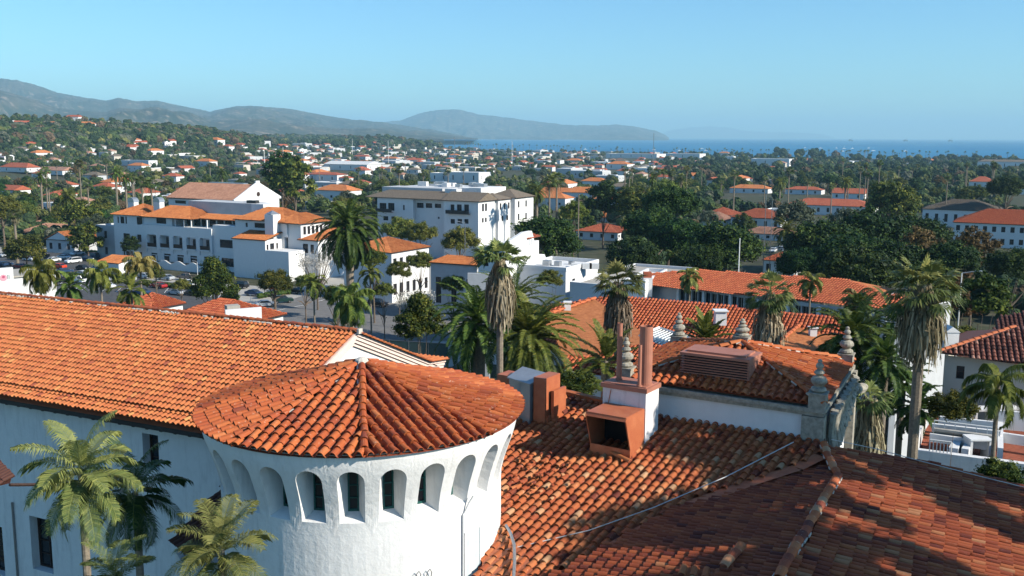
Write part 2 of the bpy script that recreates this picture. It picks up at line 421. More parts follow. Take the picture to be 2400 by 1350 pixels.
# eave board, gutter and soffit
mb = MB(); ev = ME + down * SL - Nm * .16
mb.box(ev + dL * (LEN / 2) + nA * .10 - Vector((0, 0, .09)), (LEN, .16, .20), dL, nA)
mb.box(ev + dL * (LEN / 2) + nA * .38 - Vector((0, 0, .02)), (LEN, .5, .06), dL, nA)
for i in range(0, 58): mb.box(ev + dL * (i * .8 + .3) + nA * .34 - Vector((0, 0, .17)), (.14, .5, .16), dL, nA)
mb.build('eave_board', 'gutter', wing)
# raking cornice on the gable, three stepped bands with a kick at the far eave
mb = MB()
def rake(off, thick, drop, mi):
    path = [ME + down * (SL - .3), ME, EK + down2 * 0.0, EK + dk * 1.75]
    for (p, q) in ((path[0], path[1]), (path[1], path[2]), (path[2], path[3])):
        d = (q - p).normalized(); Nn = Vector((0, 0, 1)) - d * d.z; Nn.normalize()
        o = dL * (.35 - off) - Vector((0, 0, drop))
        mb.extr([p + o, q + o, q + o + Vector((0, 0, thick)), p + o + Vector((0, 0, thick))], dL * off, mi)
rake(.34, .16, .19, 0); rake(.27, .14, .36, 0); rake(.20, .13, .52, 0); rake(.11, .14, .68, 0)
mb.build('raking_cornice', 'trim_pink', wing)
mb = MB(); c = EK + dk * .9 + dL * .5 - Vector((0, 0, .55)); mb.box(c, (.3, 1.3, .5), dL, nA); mb.build('eave_bracket', 'dark_wood', wing)
# drain pipe
mb = MB(); p0 = onwall(30, 1165); p1 = onwall(43, 1352); off = -nA * .06
mb.tube([Vector((p0.x, p0.y, 20.5)) + off, Vector((p0.x, p0.y, 8)) + off], .05, 6); mb.build('drain_pipe', 'steel', wing)
# little roofs by the wing, their shade put into the dark tile tint
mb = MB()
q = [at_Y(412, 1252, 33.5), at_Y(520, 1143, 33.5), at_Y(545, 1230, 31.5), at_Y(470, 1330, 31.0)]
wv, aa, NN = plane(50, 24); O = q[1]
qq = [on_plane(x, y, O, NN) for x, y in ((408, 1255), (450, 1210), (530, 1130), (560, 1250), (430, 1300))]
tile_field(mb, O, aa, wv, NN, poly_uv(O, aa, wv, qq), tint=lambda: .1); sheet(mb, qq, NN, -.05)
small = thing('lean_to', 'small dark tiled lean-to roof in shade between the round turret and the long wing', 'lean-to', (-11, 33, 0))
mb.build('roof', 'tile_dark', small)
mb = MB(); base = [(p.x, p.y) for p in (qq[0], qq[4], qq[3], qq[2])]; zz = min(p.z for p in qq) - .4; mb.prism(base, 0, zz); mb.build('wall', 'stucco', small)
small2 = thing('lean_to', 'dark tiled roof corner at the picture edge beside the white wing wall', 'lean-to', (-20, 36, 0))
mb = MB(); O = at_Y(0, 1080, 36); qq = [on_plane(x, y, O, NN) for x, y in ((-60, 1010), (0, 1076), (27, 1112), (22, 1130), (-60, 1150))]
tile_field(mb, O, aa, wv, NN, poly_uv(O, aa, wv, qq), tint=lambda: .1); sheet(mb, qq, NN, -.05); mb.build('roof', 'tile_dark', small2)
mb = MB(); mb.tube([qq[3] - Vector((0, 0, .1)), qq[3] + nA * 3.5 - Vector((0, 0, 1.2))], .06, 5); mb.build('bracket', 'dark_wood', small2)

# ------------------------------------------------------------------ round turret
TC = Vector((-4.62, 29.95, 0)); RE = 4.95; ZE = 29.72
def hz(r):
    k = RE * .80
    if r < k: return ZE + .16 + .285 * (k - r) + .05 * math.sin(math.pi * r / k) * -1 + .10
    return ZE + .16 * (1 - (r - k) / (RE - k)) + .10 * (1 - sm((r - k) / (RE - k)))
def hzd(r): return (hz(r + .02) - hz(r - .02)) / .04
turret = thing('round_turret', 'white round turret with orange conical tile roof and ring of arched window niches', 'turret', (TC.x, TC.y, 0))
mb = MB(); WA = .298; mo = MB(); caps = MB()
ls = .36
for g in range(8):
    ph = R_(31.5 + 45 * g); o = Vector((math.sin(ph), -math.cos(ph), 0)); a = Vector((math.cos(ph), math.sin(ph), 0))
    half = math.tan(R_(22.5)); u = -RE * math.sin(R_(22.5)) + .12; n = int(2 * abs(u) / WA); st = 2 * abs(u) / n
    for i in range(n + 1):
        uu = u + st * i; v0 = abs(uu) / half; v1 = math.sqrt(RE * RE - uu * uu) + .02
        k = max(1, round((v1 - v0) / ls)); L = (v1 - v0) / k
        ju = random.gauss(0, .006)
        for j in range(k):
            v = v0 + L * j; r = math.hypot(uu, v + L / 2); s = hzd(r)
            w_ = (o + Vector((0, 0, s * (v + L / 2) / r))).normalized(); at = (a + Vector((0, 0, s * uu / r))).normalized(); N = at.cross(-w_)
            N = N.normalized() if N.z > 0 else -N.normalized()
            r0 = math.hypot(uu, v)
            X = TC + o * v + a * (uu + ju + random.gauss(0, .005)); X.z = hz(r0) + .02
            t = min(1, max(0, random.gauss(.55, .2)))
            one_tile(mb, X, at, w_, N, .106, L * 1.13, random.gauss(0, .008), .036 + random.gauss(0, .008), 7, True, t, .95)
            A = []
            for d in (0, L * 1.03):
                for q_, dz in ((.07, .02), (st / 2 - .03, -.05), (st / 2 + .03, -.05), (st - .07, .02)):
                    A.append(X + at * q_ + w_ * d + N * (dz + (.02 if d else 0)))
            mb.add(A, [(0, 4, 5, 1), (1, 5, 6, 2), (2, 6, 7, 3)], 0, max(0, t - .3))
# closed underlay
seg = 64
for i in range(seg):
    t0, t1 = 2 * math.pi * i / seg, 2 * math.pi * (i + 1) / seg; rs = [.02, 1.5, 3.0, 4.0, 4.5, RE - .02]
    for ra, rb in zip(rs, rs[1:]):
        f = lambda r, t: Vector((TC.x + r * math.sin(t), TC.y - r * math.cos(t), hz(r) - .06))
        mb.quad(f(ra, t0), f(rb, t0), f(rb, t1), f(ra, t1), 0, .05)
rf = mb.build('roof', 'tile_turret', turret)
for g in range(8):
    th = R_(9 + 45 * g); o = Vector((math.sin(th), -math.cos(th), 0))
    pts = []; r = .25
    while r < RE - .25: p = TC + o * r; pts.append(Vector((p.x, p.y, hz(r) + .055))); r += .37
    a = Vector((math.cos(th), math.sin(th), 0))
    for p, q in zip(pts, pts[1:]):
        d = (q - p).normalized(); N = a.cross(-d); N = N if N.z > 0 else -N
        one_tile(caps, p + a * random.gauss(0, .012), a, d, N, .118, (q - p).length * 1.14, .0, .035, 7, True, random.gauss(.5, .2), .95)
        if g in (0, 7, 6, 5) and random.random() < .55:
            mo.box(p + d * .15 + a * (.13 * random.choice((-1, -1, 1))) - N * .035, (.05, random.uniform(.12, .3), .05), a, d, N)
caps.build('hip_cap', 'tile_turret', turret)
mo.lathe((TC.x, TC.y, hz(0) + .02), [(.24, -.06), (.20, .06), (.10, .12), (.02, .14)], 10)
kind(mo.build('mortar_cap', 'mortar', turret), 'stuff')
# flared wall with niches
def Rw(z): return 4.30 + .50 * sm((z - 27.35) / 2.3) ** 1.25
NA_ = 14.0; zt = 29.66; zb = 27.25; ARCH_T = 29.22; ARCH_B = 27.62; AW = R_(4.55)
def cyl(th, z, r=None): r = Rw(z) if r is None else r; return Vector((TC.x + r * math.sin(th), TC.y - r * math.cos(th), z))
def arch(n=28, w=AW, top=ARCH_T, bot=ARCH_B, Rr=4.6):
    hw = w; hr = w * Rr; pts = []
    zs = top - hr
    m = n // 2
    for i in range(m + 1): t = math.pi * i / m; pts.append((hw * math.cos(t), zs + hr * math.sin(t)))
    k = n - m - 1
    for i in range(1, k // 3 + 1): pts.append((-hw, zs + (bot - zs) * i / (k // 3)))
    kk = k - 2 * (k // 3)
    for i in range(1, kk + 1): pts.append((-hw + 2 * hw * i / (kk + 1), bot))
    for i in range(k // 3): pts.append((hw, bot + (zs - bot) * i / (k // 3)))
    return pts
AR = arch(30)
def to_rect(p, c, hw, h):      # ray from centre through p to the cell edge
    dx, dy = p[0] - c[0], p[1] - c[1]
    k = min(hw / abs(dx) if abs(dx) > 1e-6 else 1e9, (h[1] - c[1]) / dy if dy > 1e-6 else ((h[0] - c[1]) / dy if dy < -1e-6 else 1e9))
    return (c[0] + dx * k, c[1] + dy * k)
mb = MB(); NICHE = [4.5 + NA_ * k for k in range(-9, 11)]
for th0 in NICHE:
    t0 = R_(th0); cell = R_(NA_ / 2); c = (0, (zt + zb) / 2 - .1); n = len(AR)
    outer = [to_rect(p, c, cell, (zb, zt)) for p in AR]
    rings = []
    for k in (0, .33, .66, 1): rings.append([(lerp(p[0], q[0], k), lerp(p[1], q[1], k)) for p, q in zip(AR, outer)])
    vs = [cyl(t0 + u, z) for ring in rings for (u, z) in ring]
    fs = [(k * n + i, k * n + (i + 1) % n, (k + 1) * n + (i + 1) % n, (k + 1) * n + i) for k in range(3) for i in range(n)]
    mb.add(vs, fs, 0, .5)
    # cell corners
    for (cu, cz) in ((cell, zt), (-cell, zt), (-cell, zb), (cell, zb)):
        best = sorted(range(n), key=lambda i: math.hypot((outer[i][0] - cu) * 4.6, outer[i][1] - cz))
        for i in range(n):
            p, q = outer[i], outer[(i + 1) % n]
            onh = lambda s: abs(s[1] - cz) < 1e-4; onv = lambda s: abs(s[0] - cu) < 1e-5
            if (onh(p) and onv(q)) or (onv(p) and onh(q)): mb.add([cyl(t0 + p[0], p[1]), cyl(t0 + q[0], q[1]), cyl(t0 + cu, cz)], [(0, 1, 2)], 0, .5)
    # niche sides narrowing to the window, sloping sill
    inner = []
    for (u, z) in AR:
        zi = ARCH_B + .22 + (z - ARCH_B) * .84; inner.append((u * .42, zi))
    RI = 3.86
    vs = [cyl(t0 + u, z) for u, z in AR] + [cyl(t0 + u, z, RI) for u, z in inner]
    mb.add(vs, [(i, n + i, n + (i + 1) % n, (i + 1) % n) for i in range(n)], 0, .5)
for i in range(80):       # drum below and closing band above
    t0, t1 = 2 * math.pi * i / 80, 2 * math.pi * (i + 1) / 80
    mb.quad(cyl(t0, 0, 4.30), cyl(t1, 0, 4.30), cyl(t1, zb, Rw(zb)), cyl(t0, zb, Rw(zb)), 0, .5)
    mb.quad(cyl(t0, zt), cyl(t1, zt), cyl(t1, zt + .06, 4.86), cyl(t0, zt + .06, 4.86), 0, .5)
    mb.quad(cyl(t0, zt + .06, 4.86), cyl(t1, zt + .06, 4.86), cyl(t1, zt + .10, 3.5), cyl(t0, zt + .10, 3.5), 0, .5)
    # far-side closing wall where no niche is cut
for th0 in np.arange(NICHE[-1] + 7, NICHE[0] - 7 + 360, 5):
    a0, a1 = R_(th0), R_(min(th0 + 5, NICHE[0] - 7 + 360))
    for za, zb_ in ((zb, 28.2), (28.2, 29), (29, zt)): mb.quad(cyl(a0, za), cyl(a1, za), cyl(a1, zb_), cyl(a0, zb_), 0, .5)
tw_ = mb.build('wall', 'stucco', turret, smooth=False)
for th0 in NICHE:
    if not -105 < th0 < 105: continue
    t0 = R_(th0); RI = 3.88; hw = AW * .43; z0 = ARCH_B + .2; z1 = ARCH_T - .22 + .2
    a = Vector((math.cos(t0), math.sin(t0), 0)); o = Vector((math.sin(t0), -math.cos(t0), 0)); c = TC + o * RI
    m = MB(); W_ = hw * RI + .02
    zs = ARCH_B + .22 + (ARCH_T - AW * 4.6 - ARCH_B) * .84; z1 = ARCH_B + .22 + (ARCH_T - ARCH_B) * .84
    for s in (-1, 1): m.box(c + a * (W_ - .025) * s + Vector((0, 0, (z0 + zs) / 2)), (.05, .07, zs - z0), a, o)
    m.box(c + Vector((0, 0, z0 + .03)), (2 * W_ - .1, .07, .06), a, o)
    for q_ in (.36, .70): m.box(c + Vector((0, 0, lerp(z0, zs, q_))), (2 * W_ - .1, .05, .03), a, o)
    ap = [c + a * (W_ - .025) * math.cos(math.pi * i / 8) + Vector((0, 0, zs + (z1 - zs - .02) * math.sin(math.pi * i / 8))) for i in range(9)]
    m.tube(ap, .03, 5)
    wn = m.build('window', 'green_frame', turret)
    g = MB(); pts = [c - o * .02 + a * (W_ * math.cos(math.pi * i / 8)) + Vector((0, 0, zs + (z1 - zs) * math.sin(math.pi * i / 8))) for i in range(9)]
    pts += [c - o * .02 - a * W_ + Vector((0, 0, z0)), c - o * .02 + a * W_ + Vector((0, 0, z0))]
    g.add(pts, [tuple(range(11))]); pn = g.build('pane', 'glass', turret); pn.parent = wn; pn.matrix_parent_inverse = Matrix.Identity(4)
# pipe, slot door, hooks on the drum
def drum(x, y):      # place on the drum from the picture
    best = None
    for k in range(-1100, 1100):
        th = R_(k / 10); d = ray(x, y); dd = Vector((math.sin(th), -math.cos(th)))
        # ray-cylinder
        break
    d = ray(x, y); ox, oy = -TC.x, -TC.y; A = d.x ** 2 + d.y ** 2; B = 2 * (ox * d.x + oy * d.y); Cc = ox * ox + oy * oy - 4.3 ** 2
    t = (-B - math.sqrt(max(0, B * B - 4 * A * Cc))) / (2 * A); return CAM + d * t
def outn(p, e): v = Vector((p.x - TC.x, p.y - TC.y, 0)).normalized(); return p + v * e
mb = MB(); pts = [outn(drum(x, y), e) for x, y, e in ((1096, 1158, .22), (1092, 1176, .12), (1088, 1196, .05), (1083, 1206, .05), (1083, 1352, .05))]
mb.tube(pts, .026, 7); mb.build('drain_pipe', 'stucco_smooth', turret)
mb = MB()
p, q = drum(1091, 1247), drum(1123, 1240); b1, b2 = drum(1091, 1420), drum(1123, 1420)
th_a = math.atan2(p.x - TC.x, -(p.y - TC.y)); th_b = math.atan2(q.x - TC.x, -(q.y - TC.y)); ztop = (p.z + q.z) / 2; r0, r1 = 4.302, 4.33
for (ta, tb) in ((th_a - .012, th_a), (th_b, th_b + .012)):
    for i in range(1): mb.add([cyl(ta, ztop - 4, r0), cyl(tb, ztop - 4, r0), cyl(tb, ztop, r0), cyl(ta, ztop, r0), cyl(ta, ztop - 4, r1), cyl(tb, ztop - 4, r1), cyl(tb, ztop, r1), cyl(ta, ztop, r1)], [(4, 5, 6, 7), (0, 4, 7, 3), (1, 2, 6, 5), (3, 7, 6, 2)], 0)
mb.add([cyl(th_a - .012, ztop, r0), cyl(th_b + .012, ztop, r0), cyl(th_b + .012, ztop + .05, r0), cyl(th_a - .012, ztop + .05, r0), cyl(th_a - .012, ztop, r1), cyl(th_b + .012, ztop, r1), cyl(th_b + .012, ztop + .05, r1), cyl(th_a - .012, ztop + .05, r1)], [(4, 5, 6, 7), (3, 7, 6, 2), (0, 1, 5, 4)], 0)
dr = mb.build('door_surround', 'stucco_smooth', turret)
mb = MB(); mb.quad(cyl(th_a, ztop - 4, 4.308), cyl(th_b, ztop - 4, 4.308), cyl(th_b, ztop, 4.308), cyl(th_a, ztop, 4.308)); mb.build('door', simple('pale_blue_door_paint', (.50, .58, .60), .5, .1), turret)
for (x, y) in ((978, 1335), (1003, 1330)):
    mb = MB(); p = drum(x - 5, 1362); q = drum(x + 5, 1362); mt = drum(x, y)
    mb.tube([p, outn(drum(x - 5, y + 8), .10), outn(mt, .12), outn(drum(x + 5, y + 8), .10), q], .014, 5); mb.build('wire_hook', 'steel', turret)

# ------------------------------------------------------------------ right wing: the tiled slope below the upper block
P0 = Vector((5.31, 35.16, 27.78)); w1, a1, N1 = plane(33, 13); n1 = Vector((.545, .839, 0)); e1 = Vector((.839, -.545, 0))
rwing = thing('tiled_wing', 'low building wing with aged curved clay tiles around the white chimney', 'building', (5, 29, 0))
t_ag = lambda: min(1, max(0, random.gauss(.55, .25)))
def onR1(x, y): return on_plane(x, y, P0, N1)
R1p = [onR1(*q) for q in ((1120, 930), (1290, 917), (1400, 943), (1460, 955), (1545, 965), (1940, 1030), (1925, 1060), (1860, 1092), (1600, 1178), (1440, 1268), (1278, 1352), (1120, 1400))]
mb = MB(); tile_field(mb, P0, a1, w1, N1, poly_uv(P0, a1, w1, R1p), wa=.30, ls=.35, r=.103, seg=6, tint=t_ag, lift=.035, jit=.012); sheet(mb, R1p, N1, -.06)
# loose broken pieces near the turret
for i in range(34):
    p = onR1(random.gauss(1265, 38), random.gauss(1115, 34)); a = (a1 + w1 * random.uniform(-.5, .5)).normalized(); ww = N1.cross(a).normalized() * -1
    one_tile(mb, p + N1 * .14, a, ww if ww.dot(w1) > 0 else -ww, N1, .07, random.uniform(.1, .22), 0, .03, 4, True, random.random())
mb.build('roof', 'tile_aged', rwing)
E2 = dict(A=(1930, 1048), B=(1962, 1122), C=(1830, 1350))
w3, a3, N3 = plane(-65, 14); A3 = onR1(1930, 1048); B3 = on_plane(1962, 1122, A3, N3); C3 = on_plane(1822, 1362, A3, N3)
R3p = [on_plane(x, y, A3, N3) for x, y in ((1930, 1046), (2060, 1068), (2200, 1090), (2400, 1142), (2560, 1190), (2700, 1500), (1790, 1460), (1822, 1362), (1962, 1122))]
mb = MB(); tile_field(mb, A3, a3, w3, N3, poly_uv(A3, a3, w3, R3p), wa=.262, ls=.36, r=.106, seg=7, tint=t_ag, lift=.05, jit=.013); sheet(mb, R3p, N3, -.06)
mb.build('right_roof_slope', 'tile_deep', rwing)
# left slope below the hip, passing through hip points
hip = (C3 - B3).normalized(); lat = Vector((-.906, .423, 0)); w2 = (lat * math.cos(R_(13)) - Vector((0, 0, math.sin(R_(13))))).normalized(); N2_ = hip.cross(w2).normalized(); N2_ = N2_ if N2_.z > 0 else -N2_
a2 = w2.cross(N2_).normalized()
R2p = [on_plane(x, y, B3, N2_) for x, y in ((1930, 1046), (1962, 1122), (1822, 1362), (1790, 1460), (1200, 1460), (1285, 1358), (1440, 1275), (1600, 1186), (1900, 1080))]
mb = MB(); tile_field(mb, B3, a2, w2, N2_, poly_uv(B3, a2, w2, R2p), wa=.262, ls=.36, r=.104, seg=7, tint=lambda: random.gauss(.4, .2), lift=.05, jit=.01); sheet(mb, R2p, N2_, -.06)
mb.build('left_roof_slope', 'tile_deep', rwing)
mb = MB(); mo = MB(); ridge_caps(mb, C3 + Vector((0, 0, .08)), B3 + Vector((0, 0, .08)), .14, .40, 7, mo, tint=lambda: random.gauss(.5, .25)); ridge_caps(mb, B3 + Vector((0, 0, .07)), A3 + Vector((0, 0, .07)), .13, .38, 7, mo, tint=lambda: random.gauss(.5, .25))
q0, q1 = on_plane(1695, 1352, B3, N2_), on_plane(1735, 1305, B3, N2_)
mb.build('hip_cap', 'tile_aged', rwing); kind(mo.build('mortar', 'mortar', rwing), 'stuff')
mb = MB(); ridge_caps(mb, q0 + Vector((0, 0, .25)), q1 + Vector((0, 0, .25)), .14, .40, 7, None); mb.build('ridge_cap', 'tile_aged', rwing)
# small front slope at the bottom of the picture
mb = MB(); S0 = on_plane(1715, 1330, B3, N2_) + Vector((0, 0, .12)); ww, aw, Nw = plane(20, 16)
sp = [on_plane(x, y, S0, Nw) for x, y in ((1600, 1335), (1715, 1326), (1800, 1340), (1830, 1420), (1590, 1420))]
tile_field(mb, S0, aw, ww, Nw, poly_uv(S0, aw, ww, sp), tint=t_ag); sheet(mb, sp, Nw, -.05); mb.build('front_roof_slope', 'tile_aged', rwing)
# orange metal valley and flashing
mb = MB(); va = [onR1(*q) for q in ((1915, 1068), (1860, 1096), (1740, 1135), (1600, 1184), (1500, 1240), (1440, 1274), (1360, 1322), (1270, 1372))]
for p, q in zip(va, va[1:]):
    d = (q - p).normalized(); s = d.cross(Vector((0, 0, 1))).normalized(); s = s if s.y < 0 else -s
    mb.add([p + N1 * .035 - s * .12, q + N1 * .035 - s * .12, q + N1 * .03 + s * .42 + Vector((0, 0, .03)), p + N1 * .03 + s * .42 + Vector((0, 0, .03))], [(0, 1, 2, 3)])
fl = [onR1(*q) for q in ((1188, 1262), (1212, 1280), (1232, 1300), (1255, 1352), (1240, 1420), (1120, 1420), (1140, 1240))]
mb.add([p + N1 * .05 for p in fl], [tuple(range(len(fl)))])
mb.build('valley_flashing', 'red_metal', rwing)
mb = MB(); hs = [onR1(*q) + N1 * .21 for q in ((1188, 1245), (1198, 1262), (1207, 1290), (1208, 1330), (1205, 1380))]; mb.tube(hs, .05, 6); mb.build('roof_conduit', 'grey_metal', rwing)
# walls below the tiles
mb = MB(); zt1 = 24.6
outl = [(-1.2, 33), (1.8, 38.2), (10.4, 32.6), (17.5, 31), (22, 20), (6, 14), (-1, 22)]
mb.prism(outl, 0, zt1); mb.build('wall', 'stucco', rwing)
mb = MB(); b = [onR1(*q) for q in ((1290, 914), (1400, 940))]
d = (b[1] - b[0]); mb.box((b[0] + b[1]) / 2 + Vector((0, 0, .02)), (d.length + 3, .3, .22), d.normalized(), d.normalized().cross(Vector((0, 0, 1)))); mb.build('parapet_coping', 'tile_aged', rwing)

# chimney with flues
def slide(p, d, xt):      # move along d until the picture column is xt
    lo, hi = 0.0, 6.0
    s = 1 if topx(p + d * .5)[0] > topx(p)[0] else -1
    for _ in range(30):
        m = (lo + hi) / 2
        if (topx(p + d * m)[0] - xt) * s < 0: lo = m
        else: hi = m
    return hi
c0 = onR1(1511, 1044); Lx = slide(c0, -e1, 1411); Ly = slide(c0, n1, 1541)
ch = MB(); topz = at_Y(1510, 922, c0.y).z
poly = [c0, c0 + n1 * Ly, c0 + n1 * Ly - e1 * Lx, c0 - e1 * Lx]; ccw = [(p.x, p.y) for p in poly]
ch.prism(ccw, c0.z - .8, topz); chim = ch.build('chimney', stucco('chimney_stucco', (.72, .68, .67), .4, .7, 3), rwing)
cc = sum(poly, Vector()) / 4
def sub(mbx, name, mat, par, **k):
    o = mbx.build(name, mat, rwing, **k); o.parent = par; o.matrix_parent_inverse = Matrix.Identity(4); return o
m = MB(); m.box((cc.x, cc.y, topz + .08), (Lx + .12, Ly + .12, .16), e1, n1); m.box((cc.x, cc.y, topz + .175), (Lx - .05, Ly - .05, .03), e1, n1); sub(m, 'chimney_cap', 'brown_metal', chim)
zt2 = topz + .19
def flue(x, ytop, ybot, rad, t, s, name='flue_pipe', open_=True):
    base = c0 - e1 * (Lx * t) + n1 * (Ly * s); zz = at_Y(x, ytop, base.y).z
    mm = MB(); mm.tube([(base.x, base.y, zt2), (base.x, base.y, zz)], rad, 20, caps=False)
    mm.tube([(base.x, base.y, zt2 + .4), (base.x, base.y, zz)], rad - .015, 20, caps=False); mm.lathe((base.x, base.y, zz - .6), [(rad - .016, 0), (.01, 0)], 20)
    mm.tube([(base.x, base.y, zt2), (base.x, base.y, zt2 + .05)], rad + .03, 20)
    sub(mm, name, 'brown_metal', chim, smooth=False)
flue(1507, 764, 905, .235, .17, .5); flue(1441, 757, 905, .095, .80, .55); flue(1503, 808, 905, .065, .18, .08)
m = MB(); m.tube([onR1(1392, 1005) + N1 * .1, Vector((c0.x, c0.y, topz)) - e1 * Lx + n1 * .1], .02, 5); m.tube([Vector((c0.x, c0.y, topz - .05)) - e1 * (Lx * .8) - n1 * .03, Vector((c0.x, c0.y, c0.z + .5)) - e1 * (Lx * .95) - n1 * .03], .015, 5); sub(m, 'guy_wire', 'red_metal', chim)

# red sheet-metal hood with a slanting dark mouth
hp = onR1(1476, 1080); HWd = slide(hp, -e1, 1384)
def P3(u, d, z): return Vector((hp.x, hp.y, hp.z)) - e1 * u + n1 * d + Vector((0, 0, z))
hz1 = at_Y(1474, 976, hp.y).z - hp.z
bk = max(.25, (c0 - hp).dot(n1) - .02)
m = MB(); t_ = .03; W_ = HWd
prof = [(0.0, -.25), (0.0, .36), (-.38, hz1 - .10), (-.30, hz1), (bk, hz1), (bk, -.1)]
m.extr([P3(0, d, z) for d, z in prof], e1 * -.03)
m.extr([P3(W_ + .03, d, z) for d, z in prof], e1 * .03)
m.extr([P3(0.02, -.32, hz1 - .01), P3(W_, -.32, hz1 - .01), P3(W_, bk, hz1 - .01), P3(0.02, bk, hz1 - .01)], (0, 0, .03))
m.extr([P3(0.02, 0, -.2), P3(W_, 0, -.2), P3(W_, 0, .36), P3(0.02, 0, .36)], n1 * .03)
m.extr([P3(0.02, -.38, hz1 - .12), P3(W_, -.38, hz1 - .12), P3(W_, -.31, hz1), P3(0.02, -.31, hz1)], n1 * .03)
for (q, s) in ((0, 1), (W_, -1)): m.tube([P3(q, 0, .36), P3(q, -.38, hz1 - .1)], .03, 5)
hood = m.build('vent_hood', 'red_metal', rwing)
m = MB(); m.extr([P3(0.03, bk - .06, -.1), P3(W_, bk - .06, -.1), P3(W_, bk - .06, hz1 - .04), P3(0.03, bk - .06, hz1 - .04)], n1 * .02); m.build('vent_opening', 'black', rwing)
m = MB(); pa = onR1(1428, 1066) + N1 * .16; pb = onR1(1478, 1090) + N1 * .13; one_tile(m, pa, (pb - pa).cross(N1).normalized(), (pb - pa).normalized(), N1, .09, (pb - pa).length, 0, 0, 6, True, .8); m.build('loose_tile', 'tile_aged', rwing)
# grey and orange duct box behind the turret
gb = onR1(1258, 985); m = MB()
def G3(u, d, z): return gb + e1 * u + n1 * d + Vector((0, 0, z))
m.box(G3(.22, .35, .75), (.50, 1.1, 1.9), e1, n1); m.box(G3(.62, .55, .55), (.12, .9, 1.3), e1, n1); m.box(G3(-1.55, .6, 1.25), (.75, .8, .45), e1, n1)
m.box(G3(-.2, .4, .1), (1.5, 1.0, .3), e1, n1)
m.build('duct_casing', 'red_metal', rwing)
m = MB(); m.extr([G3(-1.15, -.15, -.2), G3(-.1, -.35, -.2), G3(-.1, -.35, 1.42), G3(-1.15, -.15, 1.5)], n1 * 1.0)
m.extr([G3(-1.2, -.22, 1.5), G3(-.05, -.42, 1.42), G3(.0, .75, 1.62), G3(-1.15, .8, 1.72)], (0, 0, .05)); m.box(G3(-.62, -.25, .6), (.04, .04, 1.6), e1, n1)
m.build('duct_box', 'grey_metal', rwing)
# cable strung over the tiles
m = MB(); ca = at_Y(1184, 1289, 28.2); cb = at_Y(1530, 1190, 28.9); cm = at_Y(1380, 1243, 28.6); c2 = at_Y(1860, 1036, 31.9); c3 = at_Y(1700, 1118, 30.2)
m.tube([ca, cm, cb, c3, c2], .016, 5); tag(m.build('cable', 'cable', None, loc=tuple(ca)), 'pale cable sagging over the aged tile roof from turret to upper block', 'cable')
m = MB(); pts = [on_plane(x, y, A3, N3) + N3 * .16 for x, y in ((1945, 1040), (2050, 1062), (2160, 1092), (2300, 1128), (2450, 1165))]; m.tube(pts, .014, 4); tag(m.build('cable', 'cable', None, loc=tuple(pts[0])), 'thin cable lying along the far edge of the shaded right roof', 'cable')

# ------------------------------------------------------------------ upper block with stone cornice, hip roof and finials
FR = Vector((10.48, 32.21, 29.0)); FL = Vector((3.83, 36.13, 29.0)); sd_ = Vector((.438, .899, 0)); fd = (FL - FR).normalized(); BR = FR + sd_ * 7.5; BL = FL + sd_ * 7.5
block = thing('upper_block', 'white upper block with stone cornice, finials and hipped tile roof right of the chimney', 'building', (9, 37, 0))
def inset(k): 
    c = (FR + FL + BR + BL) / 4; f = []
    for p in (FR, BR, BL, FL): f.append(p + (c - p).normalized() * k)
    return f
m = MB(); q = inset(.28); m.prism([(p.x, p.y) for p in q], 20, 28.72); m.build('wall', 'stucco_smooth', block)
m = MB()
def band(k, z0, z1):
    q = inset(k); m.prism([(p.x, p.y) for p in q], z0, z1)
band(0, 28.86, 29.0); band(.12, 28.725, 28.858)
# pilasters at the corners and scroll carving down the right wall
sr = (BR - FR).normalized(); outR = Vector((sr.y, -sr.x, 0))
m.box(FR + sr * .42 - fd * -.42 + Vector((0, 0, -.95)), (.75, .75, 1.3), fd, sr); m.box(FR + sr * .42 + fd * .42 + Vector((0, 0, -1.62)), (1.0, 1.0, .22), fd, sr); m.lathe(FR + sr * .42 + fd * .42 + Vector((0, 0, -1.95)), [(.5, .22), (.56, .1), (.4, 0)], 10)
m.box(BR - sr * .25 + fd * .1 + Vector((0, 0, -2.2)), (.4, .5, 4.0), fd, sr)
m.build('cornice', 'stone', block)
m = MB()
for i in range(30):
    t = i / 29.0; c = FR + sr * (.75 + 6.1 * t) + outR * (.10 + .05 * math.sin(i * 1.9)); zz = -.28; ln_ = 1.55 - 1.15 * t + .16 * math.sin(i * 2.3)
    m.tube([c + Vector((0, 0, zz - ln_)), c + outR * .10 + Vector((0, 0, zz - ln_ + .12)), c + Vector((0, 0, zz - ln_ * .5)), c + outR * .05 + Vector((0, 0, zz))], [.05, .15, .10, .13], 6)
sp_ = [FR + sr * (.8 + 5.9 * k / 12) + outR * .2 + Vector((0, 0, -1.9 + 1.35 * k / 12 + .08 * math.sin(k * 1.4))) for k in range(13)]
m.tube(sp_, [.11 + .03 * (k % 2) for k in range(13)], 7)
m.tube([BR - sr * 1.1 + outR * .22 + Vector((0, 0, -.75)), BR - sr * .5 + outR * .34 + Vector((0, 0, -.8)), BR - sr * .3 + outR * .5 + Vector((0, 0, -.75))], [.18, .22, .10], 8)
m.build('scroll_carving', 'stone', block)
AP = Vector((8.76, 37.23, 30.25)); m = MB(); zr = 29.12
cor = [Vector((p.x, p.y, zr)) for p in inset(.12)]     # FR BR BL FL
